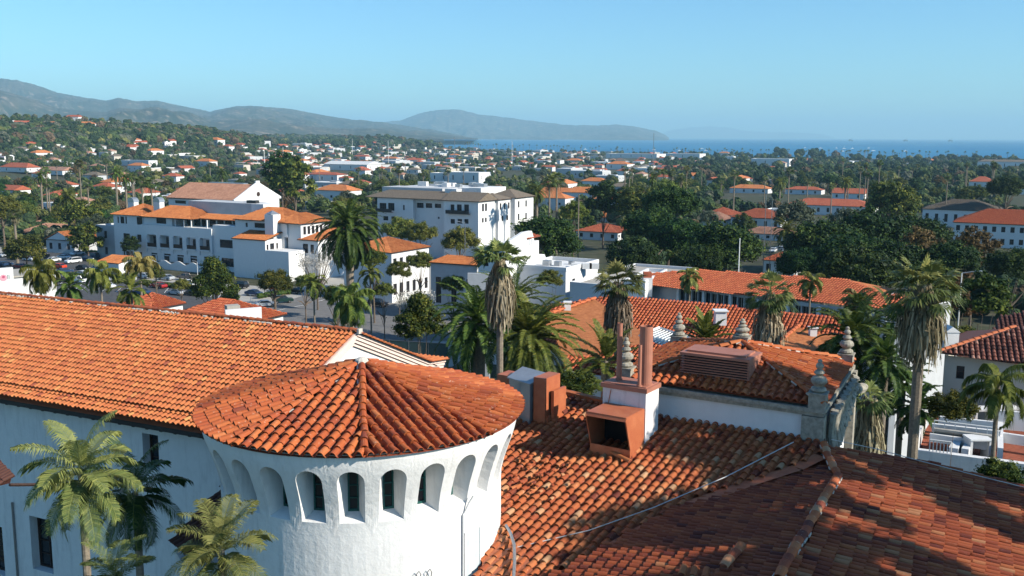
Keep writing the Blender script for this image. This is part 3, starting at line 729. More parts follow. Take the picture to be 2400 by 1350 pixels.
for (i, j) in ((3, 0), (0, 1), (1, 2), (2, 3)):
    A_, B_ = cor[i], cor[j]; mid = (A_ + B_) / 2; e = (B_ - A_).normalized(); dn = (mid - AP); dn = (dn - e * dn.dot(e)).normalized(); N = e.cross(-dn); N = N if N.z > 0 else -N
    tri = [AP, A_ + dn * .12, B_ + dn * .12]
    tile_field(m, AP, e, dn, N, poly_uv(AP, e, dn, tri), wa=.30, ls=.35, r=.105, seg=6, tint=lambda: min(1, max(0, random.gauss(.6, .22))), lift=.035, jit=.01); sheet(m, [AP, A_, B_], N, -.03)
m.build('roof', 'tile_turret', block)
m = MB(); mo = MB()
for p in cor: ridge_caps(m, AP + Vector((0, 0, .06)), p + Vector((0, 0, .08)), .12, .42, 6, mo, tint=lambda: random.gauss(.7, .2))
m.build('hip_cap', 'tile_turret', block); kind(mo.build('mortar', 'mortar', block), 'stuff')
def finial(base, hgt, r, name='finial', mossy=False):
    m = MB(); b = Vector(base); pl = .30 * hgt
    m.box(b + Vector((0, 0, pl / 2)), (r * 2.1, r * 2.1, pl), fd, sr); m.box(b + Vector((0, 0, pl + .02)), (r * 2.35, r * 2.35, .05), fd, sr)
    h = hgt - pl; P = [(.72, 0), (1.0, .06), (.9, .13), (.55, .17), (.62, .2), (1.0, .3), (1.02, .37), (.8, .45), (.36, .5), (.5, .53), (.68, .58), (.5, .65), (.28, .68), (.42, .73), (.5, .79), (.36, .86), (.22, .885), (.3, .93), (.24, .97), (.03, 1.0)]
    m.lathe(b + Vector((0, 0, pl + .045)), [(p * r, z * h) for p, z in P], 14)
    return m.build(name, 'stone', block, smooth=False)
f4 = inset(.45)
finial(Vector((f4[0].x, f4[0].y, 29.0)), 1.62, .27); finial(Vector((f4[1].x, f4[1].y, 29.0)), 1.55, .27)
finial(Vector((f4[2].x, f4[2].y, 29.0)), 1.45, .27); finial(Vector((f4[3].x, f4[3].y, 29.0)), 1.6, .27)
finial(AP + Vector((.1, .35, -.12)), .95, .27)
# louvred box
lb = at_Y(1672, 893, 35.0); ld = Vector((.86, -.51, 0)); ln = Vector((.51, .86, 0))
Wl = 2.55; Hl = .95; Dl = 1.5
m = MB(); base = lb - Vector((0, 0, .12))
m.box(base + ln * (Dl / 2) + Vector((0, 0, Hl / 2)), (Wl - .22, Dl - .2, Hl), ld, ln, mi=1)
m.box(base + ln * (Dl / 2) + Vector((0, 0, Hl + .05)), (Wl + .05, Dl + .05, .10), ld, ln); m.box(base + ln * (Dl / 2) + Vector((0, 0, Hl + .13)), (Wl - .35, Dl - .4, .08), ld, ln)
m.box(base + ln * (Dl / 2) + Vector((0, 0, -.02)), (Wl + .12, Dl + .12, .12), ld, ln)
for i in range(9):
    z = .12 + i * (Hl - .16) / 8.5
    for (c, s) in ((base + ln * .06, (Wl, .10)), (base + ln * (Dl - .06), (Wl, .10))): m.box(c + Vector((0, 0, z)), (s[0], s[1], .035), ld, ln)
    for sg in (-1, 1): m.box(base + ln * (Dl / 2) + ld * (sg * (Wl / 2 - .05)) + Vector((0, 0, z)), (.10, Dl - .12, .035), ld, ln)
for sg in (1,): m.box(base + ln * (Dl / 2) + ld * (sg * (Wl / 2 - .04)) + Vector((0, 0, Hl / 2)), (.06, Dl - .14, Hl - .04), ld, ln)
m.build('louvred_vent', ['brown_metal', 'black'], block)
m = MB(); p1 = Vector((11.3, 35.6, 29.5))
# ================================================================== vegetation builders
def leaf_mat(name, dark, mid, light, rough=.6, trans=.25, obj=True):
    m, n, b = new_mat(name)
    at = n.nodes.new("ShaderNodeAttribute"); at.attribute_name = "tint"
    r = ramp(n, [(0.05, dark), (0.5, mid), (0.95, light)], at.outputs["Fac"]); out = r.outputs[0]
    if obj:
        oi = n.nodes.new("ShaderNodeObjectInfo"); hs = n.nodes.new("ShaderNodeHueSaturation")
        mr = n.nodes.new("ShaderNodeMapRange"); mr.inputs[3].default_value = .47; mr.inputs[4].default_value = .53; n.links.new(oi.outputs["Random"], mr.inputs[0]); n.links.new(mr.outputs[0], hs.inputs["Hue"])
        mr2 = n.nodes.new("ShaderNodeMapRange"); mr2.inputs[3].default_value = .7; mr2.inputs[4].default_value = 1.25
        mu = n.nodes.new("ShaderNodeMath"); mu.operation = 'FRACT'; mv = n.nodes.new("ShaderNodeMath"); mv.operation = 'MULTIPLY'; mv.inputs[1].default_value = 7.31
        n.links.new(oi.outputs["Random"], mv.inputs[0]); n.links.new(mv.outputs[0], mu.inputs[0]); n.links.new(mu.outputs[0], mr2.inputs[0]); n.links.new(mr2.outputs[0], hs.inputs["Value"])
        n.links.new(out, hs.inputs["Color"]); out = hs.outputs[0]
    n.links.new(out, b.inputs["Base Color"]); b.inputs["Roughness"].default_value = rough; b.inputs["Specular IOR Level"].default_value = .12
    if trans:
        tr = n.nodes.new("ShaderNodeBsdfTranslucent"); n.links.new(out, tr.inputs[0]); mx = n.nodes.new("ShaderNodeMixShader"); mx.inputs[0].default_value = trans
        n.links.new(b.outputs[0], mx.inputs[1]); n.links.new(tr.outputs[0], mx.inputs[2]); n.links.new(mx.outputs[0], n.nodes["Material Output"].inputs[0])
    return m
MAT['leaf'] = leaf_mat('broadleaf_foliage', (.018, .036, .010), (.070, .098, .018), (.24, .24, .04))
MAT['leaf_dark'] = leaf_mat('dark_ficus_foliage', (.008, .022, .007), (.022, .050, .010), (.085, .130, .022), trans=.12)
MAT['leaf_olive'] = leaf_mat('olive_yellow_foliage', (.05, .07, .015), (.13, .15, .03), (.26, .24, .045))
MAT['leaf_grey'] = leaf_mat('grey_green_foliage', (.04, .055, .035), (.10, .12, .07), (.17, .18, .12))
MAT['leaf_rust'] = leaf_mat('rusty_brown_foliage', (.05, .035, .015), (.12, .08, .03), (.22, .14, .05))
MAT['blossom'] = leaf_mat('pale_blossom', (.20, .19, .16), (.42, .40, .35), (.62, .58, .5))
MAT['palm'] = leaf_mat('palm_frond_green', (.020, .042, .012), (.075, .110, .022), (.22, .24, .05), rough=.45)
MAT['palm_fan'] = leaf_mat('fan_palm_green', (.03, .055, .02), (.09, .125, .04), (.25, .26, .08), rough=.45)
MAT['palm_gold'] = leaf_mat('golden_yellow_frond', (.10, .11, .03), (.26, .24, .07), (.50, .40, .13), rough=.5)  # yellow is the frond's own leaf colour
MAT['dead_frond'] = leaf_mat('dry_brown_frond', (.07, .05, .03), (.20, .155, .10), (.42, .35, .25), rough=.9, trans=.05)
MAT['bark'] = simple('grey_brown_bark', (.13, .10, .075), .9, .35, 6, bmp=.5, coord='Object')
MAT['palm_bark'] = simple('ringed_palm_bark', (.20, .165, .125), .9, .3, 9, bmp=.5, coord='Object')
rv = lambda s=1.0: Vector((random.gauss(0, s), random.gauss(0, s), random.gauss(0, s)))
def clump_leaves(mb, c, rad, n, size, nrm=None, tint0=.5, up=.3):
    for _ in range(n):
        d = rv().normalized(); p = c + Vector((d.x * rad.x, d.y * rad.y, d.z * rad.z)) * (random.random() ** .4)
        N = (d + rv(.5) + Vector((0, 0, up))).normalized(); a = N.cross(rv()).normalized(); b = N.cross(a); s = size * random.uniform(.6, 1.3); t = s * random.uniform(.45, .9)
        ti = min(1, max(0, tint0 + random.gauss(0, .15)))
        mb.add([p - a * s * .5, p + b * t * .5, p + a * s * .5, p - b * t * .5], [(0, 1, 2, 3)], 0, ti)
def blob(mb, c, rad, seg=7, rings=5, tint=.15, jit=.12):
    vs = [c + Vector((0, 0, rad.z))]
    for i in range(1, rings):
        t = math.pi * i / rings
        for j in range(seg):
            u = 2 * math.pi * j / seg + i * .4; k = 1 + random.uniform(-jit, jit)
            vs.append(c + Vector((rad.x * math.sin(t) * math.cos(u) * k, rad.y * math.sin(t) * math.sin(u) * k, rad.z * math.cos(t) * k)))
    vs.append(c - Vector((0, 0, rad.z))); fs = [(0, 1 + j, 1 + (j + 1) % seg) for j in range(seg)]
    for i in range(rings - 2): fs += [(1 + i * seg + j, 1 + (i + 1) * seg + j, 1 + (i + 1) * seg + (j + 1) % seg, 1 + i * seg + (j + 1) % seg) for j in range(seg)]
    e = len(vs) - 1; fs += [(e, 1 + (rings - 2) * seg + (j + 1) % seg, 1 + (rings - 2) * seg + j) for j in range(seg)]
    mb.add(vs, fs, 0, tint)
def make_tree(name, label, cat, h, rx, rz, mat='leaf', clumps=40, leaves=55, size=.5, trunk=.25, style='round', bark='bark', group=None, core=True):
    """crown of leaf clumps on limbs; h = total height, rx = crown radius, rz = crown half height"""
    t = thing(name, label, cat, (0, 0, 0), 0, group); cz = h - rz; tm = MB(); cm = MB()
    tm.tube([(0, 0, -1.0), (0, 0, h * .2), (random.uniform(-.3, .3), random.uniform(-.3, .3), cz - rz * .3), (random.uniform(-.4, .4), random.uniform(-.4, .4), cz + rz * .3)], [trunk * 1.3, trunk, trunk * .7, trunk * .3], 7)
    cs = []
    for i in range(clumps):
        while True:
            d = rv().normalized()
            if d.z > -.55: break
        f = random.uniform(.62, 1.0)
        k = 1.0
        if style == 'cone': k = 1 - .55 * max(0, d.z)
        if style == 'flat': k = 1.0
        c = Vector((d.x * rx * f * k, d.y * rx * f * k, cz + d.z * rz * f)); cs.append(c)
        cr = rx * random.uniform(.20, .34)
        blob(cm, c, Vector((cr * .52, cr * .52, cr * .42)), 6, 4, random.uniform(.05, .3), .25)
        clump_leaves(cm, c, Vector((cr, cr, cr * .75)) * 1.05, int(leaves * 1.5), size, tint0=random.uniform(.25, .75))
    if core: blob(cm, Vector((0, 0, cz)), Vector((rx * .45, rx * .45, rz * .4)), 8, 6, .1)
    for c in random.sample(cs, min(len(cs), 9)):
        tm.tube([(0, 0, cz - rz * random.uniform(.4, .9)), Vector((c.x * .5, c.y * .5, lerp(cz - rz * .5, c.z, .5))), c], [trunk * .5, trunk * .3, trunk * .12], 5)
    tm.build('trunk', bark, t); cm.build('crown', mat, t)
    return t
def make_bare_tree(name, label, cat, h, r, mat, n=28, leaves=30, size=.2):
    t = thing(name, label, cat, (0, 0, 0)); tm = MB(); cm = MB()
    tm.tube([(0, 0, -.6), (0, 0, h * .35)], [.2, .15], 6)
    for i in range(n):
        u = random.uniform(0, 6.28); e = Vector((math.cos(u) * r * random.uniform(.4, 1), math.sin(u) * r * random.uniform(.4, 1), h * random.uniform(.55, 1)))
        tm.tube([(0, 0, h * random.uniform(.2, .4)), e * .55 + Vector((0, 0, h * .12)), e], [.09, .05, .015], 4)
        clump_leaves(cm, e, Vector((r * .3, r * .3, r * .22)), leaves, size, tint0=random.uniform(.3, .8))
    tm.build('trunk', 'bark', t); cm.build('crown', mat, t); return t

def fan_leaf(mb, o, d, pet, R, n=15, spread=R_(150), tint=.5, droop=.35):
    """palmate leaf: petiole from o along d, then a fan of blades"""
    d = d.normalized(); side = d.cross(Vector((0, 0, 1)));
    side = side.normalized() if side.length > .1 else Vector((1, 0, 0)); side = (side + rv(.25)).normalized(); side = (side - d * side.dot(d)).normalized(); nrm = side.cross(d)
    c = o + d * pet - Vector((0, 0, pet * pet * .10)); wv = .025
    mb.add([o - side * wv, o + side * wv, c + side * wv, c - side * wv], [(0, 1, 2, 3)], 0, tint)
    for i in range(n):
        t = (i / (n - 1) - .5) * spread; e = d * math.cos(t) + side * math.sin(t); e = (e - nrm * (.12 * math.cos(t))).normalized()
        L = R * (1 - .25 * abs(i / (n - 1) - .5) * 2) * random.uniform(.85, 1.1); w_ = R * spread / n * .42; s = e.cross(nrm).normalized()
        m = c + e * L * .55 + nrm * (.03 * (-1) ** i); tip = c + e * L - Vector((0, 0, droop * L * random.uniform(.4, 1.2)))
        ti = min(1, max(0, tint + random.gauss(0, .12)))
        mb.add([c, m + s * w_, tip, m - s * w_], [(0, 1, 2, 3)], 0, ti)
def make_fan_palm(label, h, R=1.15, pet=1.2, n=46, skirt=5.0, skr=1.2, trunk=.28, group=None, seed=1, name='fan_palm', nsk=520, lean=(0, 0), low=-.35, skirt_mat='dead_frond', zb=-1.0):
    random.seed(seed); t = thing(name, label, 'palm tree', (0, 0, 0), 0, group); tm = MB(); top = Vector((lean[0], lean[1], h))
    pts = [Vector((0, 0, zb)), Vector((lean[0] * .15, lean[1] * .15, h * .35)), Vector((lean[0] * .5, lean[1] * .5, h * .7)), top]
    tm.tube(pts, [trunk * 1.35, trunk * 1.0, trunk * .85, trunk * .8], 9); tm.build('trunk', 'palm_bark', t)
    cm = MB()
    for i in range(n):
        z = lerp(1.0, low, (i / (n - 1)) ** .8); u = i * 2.399 + random.gauss(0, .2); hr = math.sqrt(max(.02, 1 - min(1, z * z)))
        d = Vector((math.cos(u) * hr, math.sin(u) * hr, z)) + rv(.08)
        fan_leaf(cm, top + Vector((0, 0, -.1)), d, pet * random.uniform(.8, 1.15), R * random.uniform(.85, 1.1), tint=min(.95, .45 + .35 * z + random.gauss(0, .12)), droop=.25 + .35 * (1 - z) * .5)
    cm.build('crown', 'palm_fan', t)
    if skirt:
        sk = MB()
        for i in range(nsk):
            k = random.random(); z0 = h - .15 - k * skirt * .75; u = random.uniform(0, 6.283); rr = skr * math.sin(math.pi * min(.98, .12 + k * .72)) * random.uniform(.55, 1.0) + trunk
            L = random.uniform(.8, 1.7) * min(1, skirt / 3); c_, s_ = math.cos(u), math.sin(u)
            ax = top.x * z0 / h; ay = top.y * z0 / h
            p = Vector((ax + c_ * trunk, ay + s_ * trunk, z0 + .35)); q = Vector((ax + c_ * rr, ay + s_ * rr, z0 - L * .25)); e = Vector((ax + c_ * rr * 1.02 + random.gauss(0, .1), ay + s_ * rr * 1.02 + random.gauss(0, .1), z0 - L))
            sd2 = Vector((-s_, c_, 0)) + rv(.2); w_ = random.uniform(.025, .06); ti = min(1, max(0, random.gauss(.5, .25)))
            sk.add([p - sd2 * .03, p + sd2 * .03, q + sd2 * w_, q - sd2 * w_, e + sd2 * .02, e - sd2 * .02], [(0, 1, 2, 3), (3, 2, 4, 5)], 0, ti)
        sk.build('dead_frond_skirt', skirt_mat, t)
    return t
def feather(mb, o, az, el, L, arch, nl=26, ll=.5, lw=.05, vee=.5, tint=.5, hang=.25, gold=0):
    """pinnate frond: rachis leaving at elevation el and bending down by arch, leaflets both sides"""
    h = Vector((math.cos(az), math.sin(az), 0)); pts = []; p = Vector(o); n = 10; e = el
    for i in range(n + 1):
        pts.append(p.copy()); p = p + (h * math.cos(e) + Vector((0, 0, math.sin(e)))) * (L / n); e -= arch / n * (0.6 + .8 * i / n)
    s = Vector((-math.sin(az), math.cos(az), 0)); w_ = L * .008
    for i in range(n):
        a, b = pts[i], pts[i + 1]; mb.add([a - s * w_, a + s * w_, b + s * w_ * .8, b - s * w_ * .8], [(0, 1, 2, 3)], 0, .75)
    for i in range(nl):
        t = .12 + .88 * i / (nl - 1); k = min(n - 1, int(t * n)); f = t * n - k; c = pts[k].lerp(pts[min(n, k + 1)], f); d = (pts[min(n, k + 1)] - pts[k]).normalized(); N = s.cross(d) * -1
        if N.z < 0: N = -N
        l = ll * (math.sin(math.pi * (.18 + .78 * t)) ** .6) * random.uniform(.85, 1.1)
        for sg in (-1, 1):
            e = (s * sg * .86 + d * .55 + N * vee * random.uniform(.5, 1.1)).normalized(); tip = c + e * l - Vector((0, 0, hang * l * random.uniform(.5, 1.5))); m = c + e * l * .55
            q = d * lw
            mb.add([c - q * .5, c + q * .5, m + q * .8, tip, m - q * .8], [(0, 1, 2, 3, 4)], 0, min(1, max(0, tint + random.gauss(0, .13))))
def make_feather_palm(label, h, L=4.0, n=60, trunk=.4, arch=1.6, nl=30, ll=.55, lw=.07, vee=.35, low=-.6, high=1.4, mat='palm', name='date_palm', group=None, seed=1, tint=.5, hang=.25, shaft=0, lean=(0, 0), boss=True, zb=-1.0, skirt=0):
    random.seed(seed); t = thing(name, label, 'palm tree', (0, 0, 0), 0, group); tm = MB(); top = Vector((lean[0], lean[1], h))
    tm.tube([Vector((0, 0, zb)), Vector((lean[0] * .3, lean[1] * .3, h * .5)), top - Vector((0, 0, .3)), top + Vector((0, 0, .1))], [trunk * 1.1, trunk * .9, trunk * (1.25 if boss else .8), trunk * .5], 10); tm.build('trunk', 'palm_bark', t)
    if shaft:
        sm_ = MB(); sm_.tube([top - Vector((0, 0, shaft)), top], [trunk * .9, trunk * .6], 8); sm_.build('crownshaft', 'palm', t)
    cm = MB()
    for i in range(n):
        k = i / (n - 1); el = lerp(high, low, k ** .9); az = i * 2.399 + random.gauss(0, .15)
        feather(cm, top + Vector((0, 0, lerp(.25, -.25, k))), az, el + random.gauss(0, .08), L * random.uniform(.85, 1.08), arch * random.uniform(.75, 1.2), nl, ll, lw, vee, min(.9, max(.1, tint + .22 * math.sin(el))), hang)
    cm.build('crown', mat, t)
    if skirt:
        sk = MB()
        for i in range(skirt):
            az = random.uniform(0, 6.28); feather(sk, top - Vector((0, 0, random.uniform(.2, 1.0))), az, random.uniform(-1.3, -.5), L * .75, .5, 12, ll * .7, lw, .1, .5, .5)
        sk.build('dead_frond_skirt', 'dead_frond', t)
    return t
def put(t, loc, rz=0.0, s=1.0):
    t.location = loc; t.rotation_euler = (0, 0, rz); t.scale = (s, s, s) if not hasattr(s, '__len__') else s; return t
def top_at(x, y, Y, extra=0.0): return at_Y(x, y, Y)

# ------------------------------------------------------------------ near palms
def fan_at(x, y, Y, label, **k):      # crown centre seen at x,y at distance Y; base on the ground
    p = at_Y(x, y, Y); g = k.pop('g', None); z0 = tz(p.x, p.y) if g is None else g
    t = make_fan_palm(label, p.z - z0, **k); return put(t, (p.x, p.y, z0), random.uniform(0, 6))
def fea_at(x, y, Y, label, rz=None, **k):
    p = at_Y(x, y, Y); z0 = tz(p.x, p.y); t = make_feather_palm(label, p.z - z0, **k); return put(t, (p.x, p.y, z0), random.uniform(0, 6) if rz is None else rz)
SK = 'fan palms with shaggy skirts standing between the roofs'
fan_at(1172, 612, 57, 'tall fan palm with shaggy skirt in front of the white stepped building', R=1.05, pet=1.0, n=26, skirt=3.4, skr=.68, trunk=.24, group=SK, seed=3, low=.1, nsk=840)
fan_at(1450, 665, 66, 'fan palm with shaggy grey skirt rising behind the two flue pipes', R=1.05, pet=1.1, n=30, skirt=4.0, skr=.75, trunk=.28, group=SK, seed=4, low=-.15, nsk=720)
fan_at(1805, 690, 66, 'fan palm with shaggy skirt standing between the two long red roofs', R=1.0, pet=1.15, n=34, skirt=4.4, skr=.85, trunk=.28, group=SK, seed=5, nsk=760)
fan_at(2165, 672, 50, 'big dark fan palm with thick skirt on the right beside the garden wall', R=1.0, pet=1.25, n=40, skirt=3.6, skr=.95, trunk=.32, group=SK, seed=6, nsk=920, low=-.2)
fan_at(2040, 935, 47, 'fan palm with a long tapering skirt below the stone cornice', R=.7, pet=.6, n=22, skirt=7.0, skr=.6, trunk=.35, seed=16, nsk=840)
DP = 'date palms in the garden behind the turret'
fea_at(1245, 795, 62, 'large arching date palm beyond the grey duct box', L=3.9, n=74, trunk=.45, group=DP, seed=7, nl=40, ll=.5, lw=.055, arch=1.5)
fea_at(1120, 760, 70, 'dark date palm left of the tall skirted fan palm', L=4.2, n=64, trunk=.45, group=DP, seed=8, nl=34, tint=.4)
fea_at(1200, 720, 82, 'date palm behind the tall skirted fan palm, crown against the stepped white building', L=4.6, n=64, trunk=.45, group=DP, seed=9, nl=30, tint=.45)
fea_at(2000, 800, 62, 'dark date palm right of the plastered gable roof', L=3.4, n=46, trunk=.35, group=DP, seed=10, nl=30, tint=.3)
fea_at(1655, 800, 60, 'short palm peeping over the louvred vent box', L=2.0, n=26, trunk=.25, seed=11, nl=26, ll=.35, low=.2, arch=.7, name='feather_palm')
fea_at(1420, 850, 52, 'feather palm low behind the thin flue pipe', L=2.6, n=20, trunk=.2, seed=12, nl=26, ll=.4, low=-.3, arch=.9, name='feather_palm')
for i, (x, y, Y, L) in enumerate(((2075, 850, 60, 2.6), (2150, 960, 62, 2.2), (2090, 760, 74, 3.0), (2010, 720, 88, 2.0), (2115, 900, 66, 2.4))):
    fea_at(x, y, Y, 'dark feather palm in the shady palm grove ' + ('below the skirted fan palm', 'low against the garden wall', 'just beyond the stone cornice', 'at the end of the window-band building', 'between two trunks')[i], L=L, n=30, trunk=.2, seed=20 + i, nl=26, ll=.45, tint=.25, name='feather_palm', group='feather palms of the shady grove')
# palms in the shade of the long wing, bottom left
NP = 'palms in front of the shaded white wing'
fea_at(190, 1118, 27.5, 'palm with sunlit yellowing fronds in front of the shaded wing wall', L=1.95, n=26, trunk=.14, arch=1.35, nl=50, ll=.52, lw=.02, vee=.2, low=-.75, high=1.35, name='feather_palm', group=NP, seed=31, mat='palm_fan', tint=.62, hang=.5, boss=False, rz=.3)
fea_at(318, 1160, 31.0, 'dark shaded palm standing right of the sunlit one by the wing', L=1.9, n=24, trunk=.15, arch=1.4, nl=44, ll=.5, lw=.02, vee=.15, low=-.9, name='feather_palm', group=NP, seed=32, tint=.1, hang=.5, boss=False, mat='palm')  # its shade is painted in as a very dark leaf tint
fea_at(520, 1300, 21.0, 'bright green palm close to the foot of the round turret', L=1.35, n=24, trunk=.12, arch=1.25, nl=38, ll=.42, lw=.014, vee=.3, low=-.5, name='feather_palm', group=NP, seed=33, mat='palm_fan', tint=.62, hang=.35, boss=False)
fea_at(270, 1368, 22.5, 'low palm at the bottom edge between the two taller palms', L=1.1, n=20, trunk=.1, arch=1.2, nl=34, ll=.36, lw=.014, vee=.3, low=-.3, name='feather_palm', group=NP, seed=34, mat='palm_fan', tint=.5, boss=False)
# courtyard palm, right
fea_at(2340, 905, 46, 'palm with drooping fronds over the white courtyard terraces', L=2.3, n=15, trunk=.13, arch=2.5, nl=44, ll=.42, lw=.045, vee=.0, low=-.3, high=1.2, name='feather_palm', seed=41, mat='palm', tint=.55, hang=1.1, boss=False)
# big date palm and others over the parking lot
BIG = fea_at(818, 540, 175, 'very tall full-crowned date palm rising beside the white hotel', L=7.9, n=120, trunk=.7, arch=1.75, nl=36, ll=.85, lw=.13, seed=51, low=-1.0, tint=.42, boss=True)
def palm_copy(src, x, y, Y, label, s=1.0, gr=None):
    p = at_Y(x, y, Y); z0 = tz(p.x, p.y)
    return copy_tree(src, (p.x, p.y, z0), random.uniform(0, 6), s, label, gr)
QG = 'drooping palms along the parking lot'
q1 = fea_at(328, 620, 150, 'golden drooping palm in front of the arcaded white building', L=3.3, n=15, trunk=.2, arch=2.3, nl=30, ll=.8, lw=.11, vee=.0, hang=1.1, high=1.35, low=.0, name='queen_palm', seed=61, mat='palm_gold', tint=.45, group=QG, boss=False)
fea_at(235, 640, 140, 'green drooping palm left of the golden one by the lot', L=3.1, n=14, trunk=.18, arch=2.2, nl=30, ll=.8, lw=.11, vee=.0, hang=1.1, name='queen_palm', seed=62, mat='palm', tint=.6, group=QG, boss=False)
fea_at(93, 640, 125, 'full green drooping palm near the left picture edge by the sign wall', L=3.0, n=18, trunk=.18, arch=2.3, nl=34, ll=.8, lw=.11, vee=.0, hang=1.2, name='queen_palm', seed=63, mat='palm', tint=.65, group=QG, boss=False)
fea_at(308, 680, 125, 'spreading palm right behind the wing ridge near the tiled hut', L=2.9, n=18, trunk=.18, arch=1.6, nl=30, ll=.6, lw=.1, name='queen_palm', seed=64, mat='palm', tint=.5, group=QG, boss=False)
fea_at(165, 672, 120, 'small palms bunch behind the wing ridge on the left', L=2.2, n=20, trunk=.15, arch=1.6, nl=26, ll=.6, lw=.1, name='queen_palm', seed=65, mat='palm', tint=.5, boss=False)
fea_at(822, 705, 120, 'large weeping palm at the street corner left of the fence', L=3.6, n=22, trunk=.22, arch=2.2, nl=34, ll=.85, lw=.11, vee=.0, hang=1.1, name='queen_palm', seed=66, mat='palm', tint=.55, group=QG, boss=False)
fea_at(735, 665, 165, 'slim palm beside the round green street tree', L=3.0, n=16, trunk=.18, arch=2.0, nl=26, ll=.7, lw=.12, name='queen_palm', seed=67, mat='palm', tint=.5, group=QG, boss=False)
fea_at(868, 640, 175, 'drooping palm right under the big date palm', L=3.0, n=16, trunk=.18, arch=2.0, nl=26, ll=.7, lw=.12, name='queen_palm', seed=68, mat='palm', tint=.5, group=QG, boss=False)
for i, (x, y, Y, nm) in enumerate(((1617, 650, 112, 'slim palm before the window band, leftmost of three'), (1900, 662, 108, 'slim palm before the middle of the window band'), (2008, 700, 104, 'slim palm near the right end of the window band'), (1575, 600, 190, 'slim palm with a white trunk under the dark ficus trees'))):
    fea_at(x, y, Y, nm, L=1.9, n=16, trunk=.12, arch=2.1, nl=24, ll=.55, lw=.09, vee=.1, hang=.7, name='slim_palm', seed=70 + i, mat='palm_gold' if i < 3 else 'palm', tint=.3, group='slim palms in the courtyard behind', boss=False)
wl = fan_at(33, 500, 285, 'tall fan palm standing over the parking lot at the left edge', R=1.4, pet=1.3, n=40, skirt=3.0, skr=1.2, trunk=.38, seed=81, nsk=140)
# off to the right stands the leafy tree whose shade falls over the tiled roofs
random.seed(90)
# ================================================================== ground, streets, mid-distance buildings
def terrain_sheet():
    xs = []; m = MB()
    ys = list(np.concatenate([np.arange(-60, 600, 22), np.arange(600, 2400, 45), np.arange(2400, 5000, 110), np.arange(5000, 15500, 400)]))
    nx = 120; vs = []
    for Y in ys:
        half = max(260, 220 + max(Y, 0) * .62)
        for i in range(nx + 1): X = -half * 1.15 + 2.3 * half * i / nx; vs.append((X, Y, tz(X, Y)))
    fs = [(j * (nx + 1) + i, j * (nx + 1) + i + 1, (j + 1) * (nx + 1) + i + 1, (j + 1) * (nx + 1) + i) for j in range(len(ys) - 1) for i in range(nx)]
    m.add(vs, fs, 0, .5); o = m.build('ground', 'earth', None, smooth=True); kind(o, 'structure'); return o
m_, n_, b_ = new_mat('town_ground'); f1 = nz(n_, .02, 6, 'World'); f2 = nz(n_, .25, 5, 'World')
c1 = ramp(n_, [(.3, (.028, .036, .016)), (.5, (.05, .048, .028)), (.65, (.10, .085, .06)), (.8, (.035, .045, .018))], f2).outputs[0]
n_.links.new(mix(n_, c1, (.04, .055, .022), ramp(n_, [(.35, (0, 0, 0)), (.65, (.6, .6, .6))], f1).outputs[0]), b_.inputs["Base Color"]); b_.inputs["Roughness"].default_value = 1; MAT['earth'] = m_
MAT['asphalt'] = simple('asphalt', (.065, .065, .07), .9, .25, 1.2, c2=(.095, .095, .098))
MAT['asphalt_light'] = simple('worn_street_asphalt', (.16, .155, .15), .9, .15, .8)
MAT['concrete'] = simple('pale_concrete', (0.361, 0.344, 0.310), .9, .15, 1.0)
MAT['paint'] = simple('white_road_paint', (.75, .75, .73), .8, .1)
MAT['lawn'] = simple('lawn_grass', (.07, .11, .03), .95, .3, 2.0)
MAT['gravelroof'] = simple('pale_roof_gravel', (0.361, 0.335, 0.292), .95, .15, 2)
MAT['whiteroof'] = simple('white_flat_roof', (0.602, 0.602, 0.593), .9, .08, .7)
MAT['greytile'] = simple('grey_brown_roof_tile', (.15, .12, .09), .9, .3, 3, bmp=.4, c2=(.21, .17, .13))
MAT['wall_cream'] = simple('cream_wall', (0.499, 0.456, 0.387), .9, .08, .6)
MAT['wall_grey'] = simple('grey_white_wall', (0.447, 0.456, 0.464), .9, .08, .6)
MAT['awning_red'] = simple('red_awning', (.40, .03, .03), .8, .1)
MAT['greenscreen'] = simple('dark_green_windscreen', (.03, .06, .06), .8, .2)
def roof_mat(name, c1, c2, c3, sc=.33):
    """clay tile seen from far off: courses and columns as relief, patchy colour"""
    m, n, b = new_mat(name); at = n.nodes.new("ShaderNodeAttribute"); at.attribute_name = "tint"
    f = nz(n, 1.2, 6, 'World', .7); r = ramp(n, [(.3, c1), (.5, c2), (.72, c3)], f); f2 = nz(n, .25, 3, 'World')
    o = mix(n, r.outputs[0], tuple(x * .75 for x in c1), ramp(n, [(.5, (0, 0, 0)), (.75, (.6, .6, .6))], f2).outputs[0])
    n.links.new(o, b.inputs["Base Color"]); b.inputs["Roughness"].default_value = .85; bump(n, b, nz(n, 3.0, 4, 'World'), .5, .1); return m
MAT['froof'] = roof_mat('distant_orange_tile', (0.361, 0.103, 0.039), (0.499, 0.172, 0.056), (0.585, 0.249, 0.095))
MAT['froof_red'] = roof_mat('distant_red_tile', (0.258, 0.060, 0.034), (0.361, 0.095, 0.047), (0.430, 0.146, 0.077))
MAT['froof_brown'] = roof_mat('distant_faded_tile', (0.258, 0.129, 0.086), (0.361, 0.189, 0.129), (0.447, 0.258, 0.181))
terrain_sheet()
m = MB(); m.quad((-22000, 1200, -10), (40000, 1200, -10), (40000, 42000, -10), (-22000, 42000, -10))
ms, ns, bs = new_mat('sea_water'); f = nz(ns, .012, 5, 'World', .6, (.25, 1, 1)); f3 = nz(ns, .0016, 4, 'World', .6, (.2, 1, 1))
